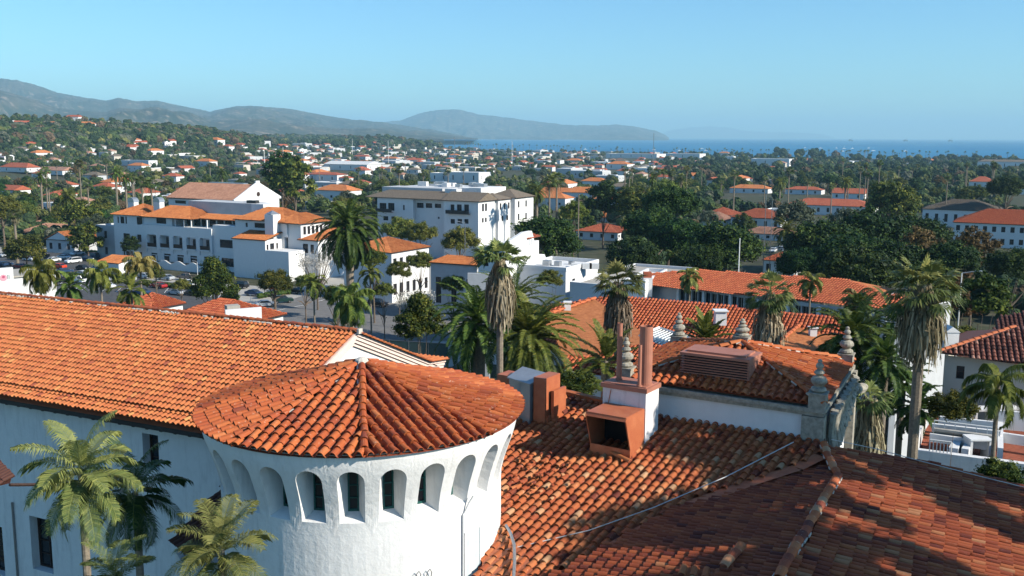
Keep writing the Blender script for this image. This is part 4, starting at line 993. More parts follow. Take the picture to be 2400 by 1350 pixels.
c_ = mix(ns, ramp(ns, [(.3, (.006, .10, .22)), (.7, (.012, .17, .32))], f3).outputs[0], (.03, .26, .42), ramp(ns, [(.5, (0, 0, 0)), (.8, (.5, .5, .5))], f).outputs[0])
ns.links.new(c_, bs.inputs["Base Color"]); bs.inputs["Roughness"].default_value = .55; bs.inputs["Specular IOR Level"].default_value = .3
kind(m.build('sea', ms), 'structure')

def gpoly(pts, name, mat, dz, lift_of=0, label=None):
    P = [ground(x, y) for x, y in pts]; m = MB(); z = max(p.z for p in P) if lift_of else None
    m.add([(p.x, p.y, p.z + dz) for p in P], [tuple(range(len(P)))]); o = m.build(name, mat); kind(o, 'structure'); return o
gpoly([(-300, 585), (240, 575), (330, 640), (560, 668), (700, 676), (770, 640), (1060, 600), (1090, 640), (1230, 690), (1200, 760), (1060, 860), (-400, 860)], 'pavement', 'concrete', .05)
gpoly([(-300, 598), (215, 590), (330, 655), (560, 680), (500, 735), (-380, 770)], 'parking_lot', 'asphalt', .12)
gpoly([(530, 800), (600, 722), (655, 712), (730, 688), (820, 668), (885, 652), (940, 632), (985, 600), (1010, 600), (1000, 660), (940, 690), (900, 712), (1040, 716), (1130, 730), (1060, 800)], 'street', 'asphalt_light', .13)
gpoly([(860, 690), (930, 684), (985, 690), (960, 705), (900, 708)], 'street_corner', 'concrete', .17)
gpoly([(880, 660), (960, 660), (980, 675), (900, 680)], 'lawn_patch', 'lawn', .18)
for (x0, y0, x1, y1) in ((690, 721, 720, 716), (650, 730, 668, 726), (745, 708, 765, 703), (800, 693, 815, 689)):
    a, b = ground(x0, y0), ground(x1, y1); d = (b - a).normalized(); s = Vector((-d.y, d.x, 0)) * .12; m = MB(); z = Vector((0, 0, .19)); m.quad(a + s + z, b + s + z, b - s + z, a - s + z); kind(m.build('road_marking', 'paint'), 'structure')
for i in range(9):
    a, b = ground(395 + i * 18, 676 + i * 1.6), ground(385 + i * 18, 688 + i * 1.6); d = (b - a).normalized(); s = Vector((-d.y, d.x, 0)) * .06; m = MB(); z = Vector((0, 0, .16)); m.quad(a + s + z, b + s + z, b - s + z, a - s + z); kind(m.build('road_marking', 'paint'), 'structure')
for i in range(12):
    a, b = ground(130 + i * 16, 662 + i), ground(112 + i * 16, 676 + i); d = (b - a).normalized(); s = Vector((-d.y, d.x, 0)) * .06; m = MB(); z = Vector((0, 0, .16)); m.quad(a + s + z, b + s + z, b - s + z, a - s + z); kind(m.build('road_marking', 'paint'), 'structure')

class Bld:
    """a building with local axes: o = near-left ground corner, a = along the front, n = into depth"""
    def __init__(s, label, o, az, cat='building', name='building', group=None):
        s.o = Vector(o); s.a = Vector((math.sin(R_(az)), math.cos(R_(az)), 0)); s.n = Vector((-s.a.y, s.a.x, 0)); s.root = thing(name, label, cat, tuple(o), 0, group)
    def P(s, u, d, z=0): return s.o + s.a * u + s.n * d + Vector((0, 0, z))
    def body(s, u0, u1, d0, d1, z0, z1, mat='stucco_smooth', hf=None, hr=None, hl=None, name='wall', win='dark_wood', panes=(2, 2), dep=.25, top=True):
        m = MB(); L = u1 - u0; D = d1 - d0; faces = [(s.P(u0, d0, z0), s.a, L, hf or [], s.n), (s.P(u1, d0, z0), s.n, D, hr or [], -s.a), (s.P(u0, d1, z0), -s.n, D, hl or [], s.a), (s.P(u1, d1, z0), -s.a, L, [], -s.n)]
        for (O, a, W, hs, inn) in faces: wall_holes(m, O, a, W, z1 - z0, hs, dep, inn)
        if top: m.add([s.P(u0, d0, z1), s.P(u1, d0, z1), s.P(u1, d1, z1), s.P(u0, d1, z1)], [(0, 1, 2, 3)])
        o = m.build(name, mat, s.root)
        for (O, a, W, hs, inn) in faces:
            for h in hs: window_in(s.root, O, a, inn, h[:4], dep, win if len(h) < 5 else h[4], panes if h[2] - h[0] < 2.4 else (3, panes[1]), .12)
        return o
    def roof(s, u0, u1, d0, d1, z, rise, kind_='hip', ov=.5, mat='froof', ridge='u', detail=False, name='roof', thick=.18, wa=.33):
        u0 -= ov; u1 += ov; d0 -= ov; d1 += ov; m = MB(); U = u1 - u0; D = d1 - d0
        c = [(u0, d0), (u1, d0), (u1, d1), (u0, d1)]
        if ridge == 'u': k = D / 2 if kind_ == 'hip' else 0; k = min(k, U / 2); r = [(u0 + k, (d0 + d1) / 2), (u1 - k, (d0 + d1) / 2)]; F_ = [[0, 1, 5, 4], [1, 2, 5], [2, 3, 4, 5], [3, 0, 4]]
        else: k = U / 2 if kind_ == 'hip' else 0; k = min(k, D / 2); r = [((u0 + u1) / 2, d0 + k), ((u0 + u1) / 2, d1 - k)]; F_ = [[0, 1, 4], [1, 2, 5, 4], [2, 3, 5], [3, 0, 4, 5]]
        if kind_ == 'shed': r = None
        V = [s.P(u, d, z) for u, d in c]
        if r: V += [s.P(u, d, z + rise) for u, d in r]
        else: V = [s.P(u0, d0, z), s.P(u1, d0, z), s.P(u1, d1, z + rise), s.P(u0, d1, z + rise)]; F_ = [[0, 1, 2, 3]]
        if detail:
            for f in F_:
                P = [V[i] for i in f]; e = (P[1] - P[0]).normalized(); N = e.cross(P[-1] - P[0]).normalized(); N = N if N.z > 0 else -N; dn = N.cross(e).normalized(); dn = dn if dn.z < 0 else -dn
                ee = dn.cross(N) * -1
                if abs(N.z) < .2: continue
                tile_field(m, P[-1], e, dn, N, poly_uv(P[-1], e, dn, P), wa=wa, ls=wa * 1.5, r=wa * .36, seg=3, rim=False, pan=False, jit=.008, lift=.06)
                m.add([p - N * .02 for p in P], [tuple(range(len(P)))], 0, .05)
        else:
            for f in F_: m.add([V[i] for i in f], [tuple(range(len(f)))], 0)
        o = m.build(name, mat, s.root)
        m = MB(); b = [s.P(u, d, z - thick) for u, d in c]; tt = [s.P(u, d, z - .015) for u, d in c]
        if kind_ == 'shed': b = [s.P(u0, d0, z - thick), s.P(u1, d0, z - thick), s.P(u1, d1, z + rise - thick), s.P(u0, d1, z + rise - thick)]; tt = [p + Vector((0, 0, thick - .015)) for p in b]
        m.add(b + tt, [(3, 2, 1, 0), (0, 1, 5, 4), (1, 2, 6, 5), (2, 3, 7, 6), (3, 0, 4, 7)]); m.build('eave', 'dark_wood', s.root)
        if kind_ == 'gable':
            m = MB()
            if ridge == 'u':
                for uu in (u0 + ov, u1 - ov): m.add([s.P(uu, d0 + ov, z - .1), s.P(uu, d1 - ov, z - .1), s.P(uu, (d0 + d1) / 2, z + rise - .12)], [(0, 1, 2)])
            else:
                for dd in (d0 + ov, d1 - ov): m.add([s.P(u0 + ov, dd, z - .1), s.P(u1 - ov, dd, z - .1), s.P((u0 + u1) / 2, dd, z + rise - .12)], [(0, 1, 2)])
            m.build('gable', 'stucco_smooth', s.root)
        return o
    def part(s, name, mat, fn):
        m = MB(); fn(m); return m.build(name, mat, s.root)
    def box(s, name, mat, u, d, z, su, sd, sz): m = MB(); m.box(s.P(u, d, z + sz / 2), (su, sd, sz), s.a, s.n); return m.build(name, mat, s.root)
def row(z0, z1, *spans): return [(a, z0, b, z1) for a, b in spans]

# --- building A: big white hotel with orange roofs -------------------------------------------------
oA = at_Y(268, 640, 300); oA.z = 0; S = lambda px_: px_ * 276 / 2333.0
pA = at_Y(268, 500, 276); 
q = at_Y(735, 690, 236)
azA = 119
A = Bld('large white arcaded building with orange tile roofs behind the parking lot', (oA.x, oA.y, 0), azA)
def uA(x, d=0.0):    # front coordinate whose picture column is x
    lo, hi = -5, 90
    for _ in range(30):
        m = (lo + hi) / 2
        if topx(A.P(m, d, 8))[0] < x: lo = m
        else: hi = m
    return lo
def zA(x, y, d=0.0): return at_Y(x, y, A.P(uA(x, d), d).y).z
U = [uA(x) for x in (268, 335, 500, 547, 667)]
hw = []
def win(x0, x1, y0, y1, d=0.0, z0=0): return (uA(x0, d) , zA(x0, y1, d) - z0, uA(x1, d), zA(x0, y0, d) - z0)
ze = zA(300, 503)
hf = [win(272, 275.5, 507, 522), win(279, 288, 507, 523), win(290.5, 294, 507, 524), win(317, 332, 508, 526), win(284, 299, 546, 571), win(316, 332, 549, 566), win(282, 286, 587, 598), win(288, 297, 588, 600), win(299, 304, 588, 600), win(318, 332, 590, 604)]
A.body(U[0], U[1], 0, 14, 0, ze, hf=hf, hr=[], win='dark_wood')
# middle part, slightly forward, with balcony niches
zM = zA(420, 531)
hm = [win(352, 367, 592, 609, -.6), win(382, 398, 594, 612, -.6), win(413, 429, 597, 614, -.6), win(444, 460, 599, 616, -.6), win(476, 492, 601, 618, -.6)]
nb = [(345, 366, 549, 577), (375.5, 396, 551, 579), (406.5, 427, 553, 581), (438, 459, 556, 583), (469, 491, 558, 585)]
hn = [win(x0, x1, y0, y1, -.6) for x0, x1, y0, y1 in nb]; om = U[1]
sh = lambda hs, k: [(a - k, b, c - k, d) for a, b, c, d in hs]
m = MB(); wall_holes(m, A.P(U[1], -.6, 3.2), A.a, U[2] - U[1], zM - 3.2, [(a - U[1], b - 3.2, c - U[1], d - 3.2) for a, b, c, d in hm + hn], 1.1, A.n)
m.quad(A.P(U[2], -.6, 0), A.P(U[2], 12, 0), A.P(U[2], 12, zM), A.P(U[2], -.6, zM)); m.quad(A.P(U[1], -.6, 3.2), A.P(U[1], .1, 3.2), A.P(U[1], .1, zM), A.P(U[1], -.6, zM)); m.quad(A.P(U[1], -.6, zM), A.P(U[2], -.6, zM), A.P(U[2], 3.4, zM), A.P(U[1], 3.4, zM))
m.quad(A.P(U[1], 1.5, 0), A.P(U[2], 1.5, 0), A.P(U[2], 1.5, 3.3), A.P(U[1], 1.5, 3.3)); m.box(A.P((U[1] + U[2]) / 2, .6, 3.12), (U[2] - U[1] - .02, 2.3, .16), A.a, A.n)
for i in range(6): m.box(A.P(lerp(U[1], U[2], i / 5.0) * 1.0 + (.3 if i == 0 else -.3 if i == 5 else 0), -.2, 1.52), (.5, .5, 3.04), A.a, A.n)
m.build('wall', 'stucco_smooth', A.root)
for h in hm: window_in(A.root, A.P(0, -.6, 0), A.a, A.n, h, .35, 'dark_wood', (2, 2), .12)
for h in hn:
    window_in(A.root, A.P(0, -.6, 0), A.a, A.n, (h[0] + (h[2] - h[0]) * .38, h[1] + .2, h[2] - .1, h[3] - .55), 1.05, 'dark_wood', (2, 2), .12)
    def _b(mm, h=h): mm.box(A.P((h[0] + h[2]) / 2, -.66, h[1] + .55), (h[2] - h[0], .08, 1.1), A.a, A.n)
    A.part('balcony_railing', 'dark_wood', _b)
    def _k(mm, h=h):
        for ux in (h[0] - .12,): mm.box(A.P(ux, -.75, (h[1] + h[3]) / 2 - 1.0), (.22, .3, h[3] - h[1] + 1.2), A.a, A.n)
        mm.box(A.P((h[0] + h[2]) / 2, -.8, h[1] - .25), (h[2] - h[0] + .2, .4, .4), A.a, A.n)
    A.part('balcony_surround', 'stucco_smooth', _k)
# attic storey behind the terrace
zt3 = zA(420, 505, 3)
A.body(U[1], uA(410, 1), .2, 10, zM - .5, zM + 2.3, hf=[(uA(367) - U[1], 1.0, uA(390) - U[1], 2.6)])
A.body(uA(410, 1), U[3] + 1.0, 5.0, 12, zM - .5, zM + 2.6, hf=[(x, .5, x + 2.6, 2.8) for x in np.arange(.6, (U[3] - uA(410, 1)) - 2.8, 3.1)], win='black')
for x in (412, 432, 449, 486): A.box('terrace_post', 'stucco_smooth', uA(x), .15, zM, .28, .28, 2.35)
A.roof(U[0], U[1] + .3, 0, 12, ze, 2.9, 'hip', .7, 'froof', 'u', detail=True)
A.roof(U[1] + .5, uA(450), -.3, 11, zM + 2.4, 3.1, 'hip', .6, 'froof', 'u', detail=True)
A.roof(uA(452), U[3] + 2.2, 2.6, 6, zM + 2.4, 1.2, 'shed', .3, 'froof', 'u', detail=True)
# parapet block behind
A.body(uA(445, 8), uA(592, 8), 8, 15, zM, zA(520, 474, 8), mat='wall_grey'); A.body(uA(592, 8), uA(620, 8), 8, 14, zM, zA(600, 478, 8))
A.box('plant_unit', 'gutter', uA(590, 9), 10, zA(520, 474, 8), 3.5, 1.5, .8)
# right tower block
z3 = zA(600, 517, -1.5)
A.body(U[2], U[4], 0, 12, 0, zA(560, 531), hf=[(a - U[2], b, c - U[2], d) for a, b, c, d in (win(515, 545, 561, 580), win(518, 546, 604, 624))])
A.body(uA(553, 0), U[4] + 1.0, 0.02, 11, zM - 1, z3, hf=[(a - uA(553, 0), b - zM + 1, c - uA(553, 0), d - zM + 1) for a, b, c, d in (win(577, 582, 522, 536), win(598, 626, 522, 542))])
A.roof(uA(556), U[4] + .5, 0, 12, z3, 3.2, 'hip', .7, 'froof', 'u', detail=True)
# projecting lower block with its own little roof
dp = -6.5; u0 = uA(547, dp); u1 = uA(622, dp); zl = zA(547, 558, dp)
A.body(u0, u1, dp, .05, 0, zl, hr=[(.5, zl - 3.6, 1.2, zl - 1.2), (1.8, zl - 3.6, 3.4, zl - 1.0), (4.2, zl - 3.6, 4.9, zl - 1.1)]); A.roof(u0, u1, dp, .6, zl, 1.9, 'shed', .35, 'froof', 'u', detail=True)
A.body(u0 + .2, uA(676, dp), dp + .05, -.02, 0, zA(640, 588, dp), mat='stucco_smooth')
ct = uA(626, -2); A.body(ct, ct + 3.0, -2.6, .3, 0, zA(640, 503, -2)); 
def _cap(mm): c = A.P(ct + 1.5, -1.15, zA(640, 503, -2)); mm.lathe(c, [(1.9, 0), (1.9, .15), (.15, 1.0)], 4)
A.part('tower_cap', 'grey_metal', _cap)
# right return with arcade windows and second little roof
u2 = U[4] + .9; zr2 = zA(690, 517, 2)
A.body(u2, u2 + 4.5, 0.5, 12, 0, z3 - .3, hr=[(1 + i * 1.7, z3 - 3.4, 2.1 + i * 1.7, z3 - 1.2) for i in range(5)])
A.roof(u2 - 4, u2 + 4.5, -.2, 12, z3 - .3, 2.4, 'hip', .7, 'froof', 'd', detail=True, name='roof')
A.body(u2 + 4.5, u2 + 10.5, .2, 13, 0, zA(720, 560, 2), hf=[(.8, zA(720, 560, 2) - 3.6, 2.6, zA(720, 560, 2) - 1.1), (3.4, zA(720, 560, 2) - 3.6, 4.6, zA(720, 560, 2) - 1.2)], hr=[(1.5, zA(720, 560, 2) - 3.2, 3.0, zA(720, 560, 2) - 1.0), (5.0, zA(720, 560, 2) - 3.2, 6.5, zA(720, 560, 2) - 1.0)])
A.roof(u2 + 4.2, u2 + 10.5, .2, 13, zA(720, 560, 2), 2.2, 'shed', .5, 'froof', 'u', detail=True)
for (x, y0, y1, d) in ((376, 473, 490, 4), (316, 473, 492, 7)):
    zz = zA(x, y1, d) - 1.5; z1 = zA(x, y0, d)
    c = A.box('chimney', 'stucco_smooth', uA(x, d), d, zz, 2.6, 1.8, z1 - zz)
    def _cc(mm, x=x, d=d, z1=z1):
        c = A.P(uA(x, d), d, z1); prof = [c + A.a * (1.45 * math.cos(t)) - A.n * 1.0 + Vector((0, 0, 1.35 * math.sin(t))) for t in np.linspace(0, math.pi, 9)]; mm.extr(prof, A.n * 2.0)
    A.part('chimney_cap', 'grey_metal', _cc)
def _wavy(mm):
    for i in range(60):
        uu = lerp(uA(345, -5), uA(480, -5), i / 60.0); du = (uA(480, -5) - uA(345, -5)) / 60; h = 2.2 + .45 * math.sin(i * .42)
        mm.box(A.P(uu, -5.5, h / 2), (du, .3, h), A.a, A.n)
tagw = MB(); _wavy(tagw); tag(tagw.build('garden_wall', 'stucco_smooth', None, loc=tuple(A.P(20, -5.5))), 'white wall with wavy top between parked cars and arcaded building', 'wall')
# small outbuildings of the lot
oS = ground(230, 640); Sd = Bld('low white shed with bright orange tile roof at the lot edge', (oS.x, oS.y, oS.z), 117, 'shed', 'shed'); hS = at_Y(230, 613, oS.y).z - oS.z; Sd.body(0, 8.2, 0, 5, 0, hS); Sd.roof(0, 8.2, 0, 5, hS, 1.4, 'shed', .35, 'froof', 'u', detail=True)
# the big barn-like hall behind A
B2 = at_Y(395, 470, 330); Bh = Bld('large hall with faded tile roof and white end gable behind the arcaded building', (B2.x, B2.y, 0), 119, 'hall', 'hall')
zh = at_Y(420, 463, 330).z; Bh.body(0, 30, 0, 20, 0, zh, hf=[(3, zh - 1.8, 8, zh - .8)]); Bh.roof(0, 29.5, 0, 20, zh, 4.6, 'gable', .6, 'froof_brown', 'u', detail=True)
def _gab(mm): mm.extr([Bh.P(29.7, -.8, zh - .3), Bh.P(29.7, 20.8, zh - .3), Bh.P(29.7, 20.8, zh + .3), Bh.P(29.7, 10.9, zh + 5.2), Bh.P(29.7, 10.9, zh + 5.9), Bh.P(29.7, 9.1, zh + 5.9), Bh.P(29.7, 9.1, zh + 5.2), Bh.P(29.7, -.8, zh + .3)], Bh.a * .5)
Bh.part('gable_parapet', 'stucco_smooth', _gab); Bh.box('skylight', 'grey_metal', 16, 11, zh + 4.2, 16, 2, .7)
def _rw(mm): c = Bh.P(30.23, 10, zh + 1.6); mm.tube([c, c + Bh.a * .1], .75, 14)
Bh.part('round_window', 'dark_wood', _rw)

# --- building B: hotel with grey-brown roof ---------------------------------------------------------
yb = 300
cB = at_Y(1121, 600, yb); B = Bld('four storey white hotel with grey-brown roof and flat parapet terraces', (cB.x, cB.y, 0), 119, 'hotel', 'hotel')
zB = at_Y(1121, 472, yb).z
def uB(x, d=0.0):
    lo, hi = -60, 40
    for _ in range(30):
        m = (lo + hi) / 2
        if topx(B.P(m, d, 14))[0] < x: lo = m
        else: hi = m
    return lo
def wB(x0, x1, y0, y1, u_, z_, d=0): yy = B.P(uB(x0, d), d).y; return (uB(x0, d) - u_, at_Y(x0, y1, yy).z - z_, uB(x1, d) - u_, at_Y(x0, y0, yy).z - z_)
uL = uB(878); u1 = uB(962); u2 = uB(1040)
B.body(uL, u1, 1.5, 16, 0, zB, mat='stucco_smooth', hf=[wB(883, 899, 476, 494, uL, 0), wB(903, 918, 476, 494, uL, 0), wB(938, 942, 481, 493, uL, 0), wB(891, 903, 507, 517, uL, 0), wB(910, 919, 508, 518, uL, 0)])
B.body(u1, u2, 3.0, 16, 0, zB, mat='stucco_smooth', hf=[wB(977, 993, 475, 487, u1, 0, 3), wB(998, 1013, 476, 487, u1, 0, 3), wB(1019, 1034, 477, 487, u1, 0, 3), wB(1026, 1030, 508, 513, u1, 0, 3)])
B.body(u2, 0, 0, 16, 0, zB, mat='stucco_smooth', hf=[wB(1056, 1065, 479, 500, u2, 0), wB(1071, 1082, 479, 500, u2, 0), wB(1088, 1099, 479, 500, u2, 0), wB(1056, 1066, 513, 524, u2, 0), wB(1072, 1083, 513, 524, u2, 0), wB(1088, 1098, 513, 524, u2, 0), wB(1056, 1066, 545, 556, u2, 0), wB(1072, 1083, 545, 556, u2, 0)],
       hr=[(2.2, zB - 3.2, 3.4, zB - .9), (4.0, zB - 3.2, 5.2, zB - .9), (2.2, zB - 6.6, 3.2, zB - 5.2), (4.0, zB - 6.6, 5.0, zB - 5.2)])
def _bal(mm):
    for (x0, x1, y) in ((884, 922, 496), (1048, 1102, 500)): yy = B.P(uB(x0), 0).y; z = at_Y(x0, y, yy).z; a_, b_ = uB(x0), uB(x1); mm.box(B.P((a_ + b_) / 2, -.5, z + .1), (b_ - a_, 1.0, .2), B.a, B.n); mm.box(B.P((a_ + b_) / 2, -.95, z + .65), (b_ - a_, .06, 1.0), B.a, B.n)
B.part('balcony', 'gutter', _bal)
# right gabled wing facing the sea side, lit by the sun
B.body(-9, .9, 10.5, 19, 0, zB, hr=[(1 + i * 2.6, zB - 3.2, 2.0 + i * 2.6, zB - 1.2) for i in range(3)] + [(2.2, zB - 6.8, 3.4, zB - 5.2), (5.2, zB - 6.8, 6.4, zB - 5.2)])
B.body(-9, 2.4, 18.5, 31, 0, zB + .2, hr=[(2, zB - 3, 3, zB - 1), (7, zB - 3, 8, zB - 1), (2, zB - 7, 3, zB - 5), (7, zB - 7, 8, zB - 5)])
B.roof(uL - 4, u2 + 2, 1.5, 12, zB, 2.2, 'hip', .6, 'greytile', 'u'); B.roof(u2, 0, 0, 10.4, zB, 2.4, 'gable', .6, 'greytile', 'u'); B.roof(-8, .9, 10.5, 18.3, zB, 1.8, 'hip', .5, 'greytile', 'd'); B.roof(-8, 2.4, 19, 31, zB + .2, 2.4, 'hip', .6, 'greytile', 'd')
B.body(uL - 2, uB(1045, 9), 7, 16, zB - 1, zB + 3.0, mat='wall_grey'); B.body(uB(1055, 9), uB(1082, 9), 6, 9, zB, zB + 3.1); B.body(-9.5, -5, 10, 17, zB, zB + 3.4); B.body(uL, -8.5, 16, 32, 0, zB + 2.9, mat='stucco_smooth')
random.seed(12)
for i in range(16): B.box('roof_unit', random.choice(['whiteroof', 'grey_metal', 'whiteroof']), random.uniform(uL + 3, -11), random.uniform(18, 30), zB + 2.9, random.uniform(1.2, 4), random.uniform(1, 2.5), random.uniform(.6, 1.5))

# --- small buildings in the middle -------------------------------------------------------------------
def simple_house(x0, x1, ybase, yeave, label, az=119, D=8, roof='hip', rmat='froof', wmat='stucco_smooth', rise=None, name='house', cat='house', wins=2, Y=None, ridge='u', detail=True, group=None, zbase=None, storeys=1, red=None, hr=0, flat_par=.5):
    g = ground(x0, ybase) if Y is None else at_Y(x0, ybase, Y)
    if Y is not None: g.z = tz(g.x, g.y) if zbase is None else zbase
    b = Bld(label, (g.x, g.y, g.z), az, cat, name, group); h = at_Y(x0, yeave, g.y).z - g.z
    lo, hi = 0.5, 120
    for _ in range(30):
        m = (lo + hi) / 2
        if topx(b.P(m, 0, h))[0] < x1: lo = m
        else: hi = m
    W = lo; hs = []
    if wins:
        sh_ = h / storeys
        for s in range(storeys):
            for i in range(wins):
                c = W * (i + .5) / wins; ww = min(.65, W / wins * .3); hs.append((c - ww, s * sh_ + sh_ * .3, c + ww, s * sh_ + sh_ * .75))
    hrs = []
    for i in range(hr): c = D * (i + .5) / hr; hrs.append((c - .5, h * .35, c + .5, h * .75))
    b.body(0, W, 0, D, 0, h, hf=hs, hr=hrs, mat=wmat, panes=(2, 2))
    rise = rise or min(W, D) * .22
    if roof == 'flat':
        b.box('parapet', wmat, W / 2, .15, h, W, .3, flat_par); b.box('parapet', wmat, W - .15, D / 2, h, .3, D - .61, flat_par); b.box('parapet', wmat, .15, D / 2, h, .3, D - .61, flat_par); b.box('parapet', wmat, W / 2, D - .15, h, W, .3, flat_par)
        def _fr(mm): mm.box(b.P(W / 2, D / 2, h + .03), (W - .62, D - .62, .05), b.a, b.n)
        b.part('roof', rmat, _fr)
    else: b.roof(0, W, 0, D, h, rise, roof, .4, rmat, ridge, detail=detail)
    b.W, b.D, b.h = W, D, h; return b
C = simple_house(918, 1005, 622, 592, 'two storey white house with orange hip roof beside the big date palm', 30, 14, Y=225, wins=6, storeys=2, rise=2.6, hr=0)
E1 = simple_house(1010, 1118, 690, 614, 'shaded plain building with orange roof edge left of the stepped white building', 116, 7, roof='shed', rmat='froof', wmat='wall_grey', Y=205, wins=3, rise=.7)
simple_house(362, 428, 760, 722, 'tiny white kiosk building with bright orange tile roof beyond the ridge', 30, 6.5, roof='hip', rmat='tile_red', Y=138, wins=3, rise=1.6, ridge='u')
K = simple_house(400, 548, 790, 742, 'low building with wide orange hip roof right of the tiny kiosk', 119, 9, roof='hip', rmat='tile_red', Y=128, wins=0, rise=2.2)
pk = at_Y(592, 775, 120); Pk = Bld('white parapet wall with rooftop air conditioner at the end of the low hip roof', (pk.x, pk.y, 0), 60, 'wall', 'parapet_wall'); zp = at_Y(600, 722, 120).z; Pk.body(-3.2, 1.2, 0, .4, 0, zp); Pk.box('air_conditioner', 'gravelroof', -1.8, 2.2, zp - 1.3, 1.6, 1.3, 1.5); Pk.body(-3.8, 1.0, .8, 4, 0, zp - 1.3)
# grey gabled house and neighbours, left
simple_house(110, 170, 592, 560, 'grey gabled house in shade with three tall windows above the lot', 112, 12, roof='gable', rmat='froof', wmat='wall_grey', wins=3, rise=2.6, ridge='d')
simple_house(40, 150, 560, 545, 'long faded orange roof house behind the shrubs on the left', 112, 14, roof='hip', rmat='froof_brown', wins=0, rise=3.2)
simple_house(230, 268, 620, 530, 'plain grey block joined to the left of the arcaded building', 119, 12, roof='flat', rmat='whiteroof', wmat='wall_grey', Y=306, wins=1, storeys=2)
simple_house(60, 115, 532, 524, 'low house with faded roof among yellow shrubs', 112, 12, rmat='froof_brown', wins=0, rise=1.8); simple_house(138, 178, 525, 512, 'white house with brown roof on the slope left', 112, 12, rmat='froof_brown', wins=2, rise=1.6)
# white wall with shop sign, far left
sg = at_Y(-60, 700, 150); Sg = Bld('white flat-roofed shop building with a painted sign at the left edge', (sg.x, sg.y, 0), 50, 'shop', 'shop'); zs = at_Y(0, 634, 150).z
Wg = 0
for k in range(200):
    Wg = k * .05
    if topx(Sg.P(Wg, 0, zs))[0] > 30: break
Sg.body(0, Wg, 0, .5, 0, zs); z2 = at_Y(50, 655, 150).z; Sg.body(0, Wg + 3.2, .5, 9, 0, z2 - .3); Sg.box('roof', 'gravelroof', (Wg + 3.4) / 2, 4.7, z2 - .3, Wg + 3.6, 9, .25); Sg.body(Wg + 2.5, Wg + 7.0, 3, 4, 0, at_Y(105, 662, 152).z)
ang = math.atan2(Sg.a.y, Sg.a.x); us_ = Wg - 1.45
def sign_text(body, u, size, mat, z=zs - 1.75):
    tcu = bpy.data.curves.new('sign_lettering', 'FONT'); tcu.body = body; tcu.size = size; tcu.extrude = .02; tcu.align_x = 'CENTER'
    so_ = bpy.data.objects.new('sign_lettering', tcu); col.objects.link(so_); bpy.context.view_layer.update(); dg = bpy.context.evaluated_depsgraph_get(); me_ = bpy.data.meshes.new_from_object(so_.evaluated_get(dg)); bpy.data.objects.remove(so_)
    me_.materials.clear(); me_.materials.append(mat); sl = bpy.data.objects.new('sign_lettering', me_); col.objects.link(sl); sl.parent = Sg.root
    sl.matrix_local = Matrix.Translation(Sg.P(u, -.03, z) - Sg.o) @ Matrix.Rotation(ang, 4, 'Z') @ Matrix.Rotation(R_(90), 4, 'X')
MAT['sign_green'] = simple('faded_green_sign_paint', (.20, .30, .28), .7, .2); MAT['sign_pink'] = simple('faded_pink_sign_paint', (.62, .30, .36), .7, .1); MAT['sign_red'] = simple('dark_red_sign_paint', (.38, .08, .14), .7, .1)
sign_text('Fr', us_ - .75, .95, MAT['sign_green']); sign_text('ll', us_ + .72, 1.0, MAT['sign_green'])
m = MB(); c = Sg.P(us_, -.02, zs - 1.5); m.tube([c, c - Sg.n * .03], .52, 20); c2 = c - Sg.n * .031 + Vector((0, 0, .12)); m.tube([c2, c2 - Sg.n * .02], .22, 14, mi=1); m.build('sign_emblem', ['sign_pink', 'sign_red'], Sg.root)

# --- white stepped building D -------------------------------------------------------------------------
yD = 165; oD = at_Y(1121, 700, yD); D_ = Bld('bright white building with stepped side wall and flat roofed wing in the centre', (oD.x, oD.y, 0), 115); zD = at_Y(1121, 578, yD).z
def uD(x, d=0.0, z=12):
    lo, hi = -20, 60
    for _ in range(30):
        m = (lo + hi) / 2
        if topx(D_.P(m, d, z))[0] < x: lo = m
        else: hi = m
    return lo
ud = uD(1183); D_.body(0, ud, 0, 14, 0, zD, hf=[(1.1, zD - 3.2, 1.9, zD - 2.0), (1.3, zD - 6.6, 2.1, zD - 5.5)])
step = [(ud, 0), (ud + .01, zD + .3)]
dz_ = at_Y(1250, 558, D_.P(uD(1250, 1), 1).y).z
prof = [(0, 0), (0, zD), (1.2, zD + .9), (6.5, dz_ + .3), (9.5, dz_ + .3), (10.2, dz_ - .8), (10.6, dz_ - 2.2), (11.6, dz_ - 2.6), (12.2, dz_ - 4.0), (14.5, dz_ - 4.3), (15.2, dz_ - 5.2), (17.6, dz_ - 5.5), (18.4, dz_ - 6.6), (20.5, dz_ - 7.0), (20.5, 0)]
dR = Vector((.48, .877, 0))
m = MB(); m.extr([D_.P(ud, 0, 0) + dR * u + Vector((0, 0, z)) for u, z in prof], Vector((-.5, .4, 0))); m.build('stepped_wall', 'stucco_smooth', D_.root)
m = MB()
for s_ in (0, .55): c = D_.P(ud, 0, dz_ - 1.6) + dR * (8.6 + s_ * 1.3) + Vector((dR.y, -dR.x, 0)) * .03; m.box(c, (.28, .1, 1.0), dR, Vector((dR.y, -dR.x, 0)))
m.build('window', 'wall_grey', D_.root)
D_.roof(ud * .75, ud + .3, 8, 13, dz_ - .9, .8, 'hip', .3, 'froof_red', 'u', detail=True)
dw = Vector((dR.y, -dR.x, 0)); wO = D_.P(ud, 0, 0) + dR * 4.5; m = MB(); zw = at_Y(1335, 612, 172).z
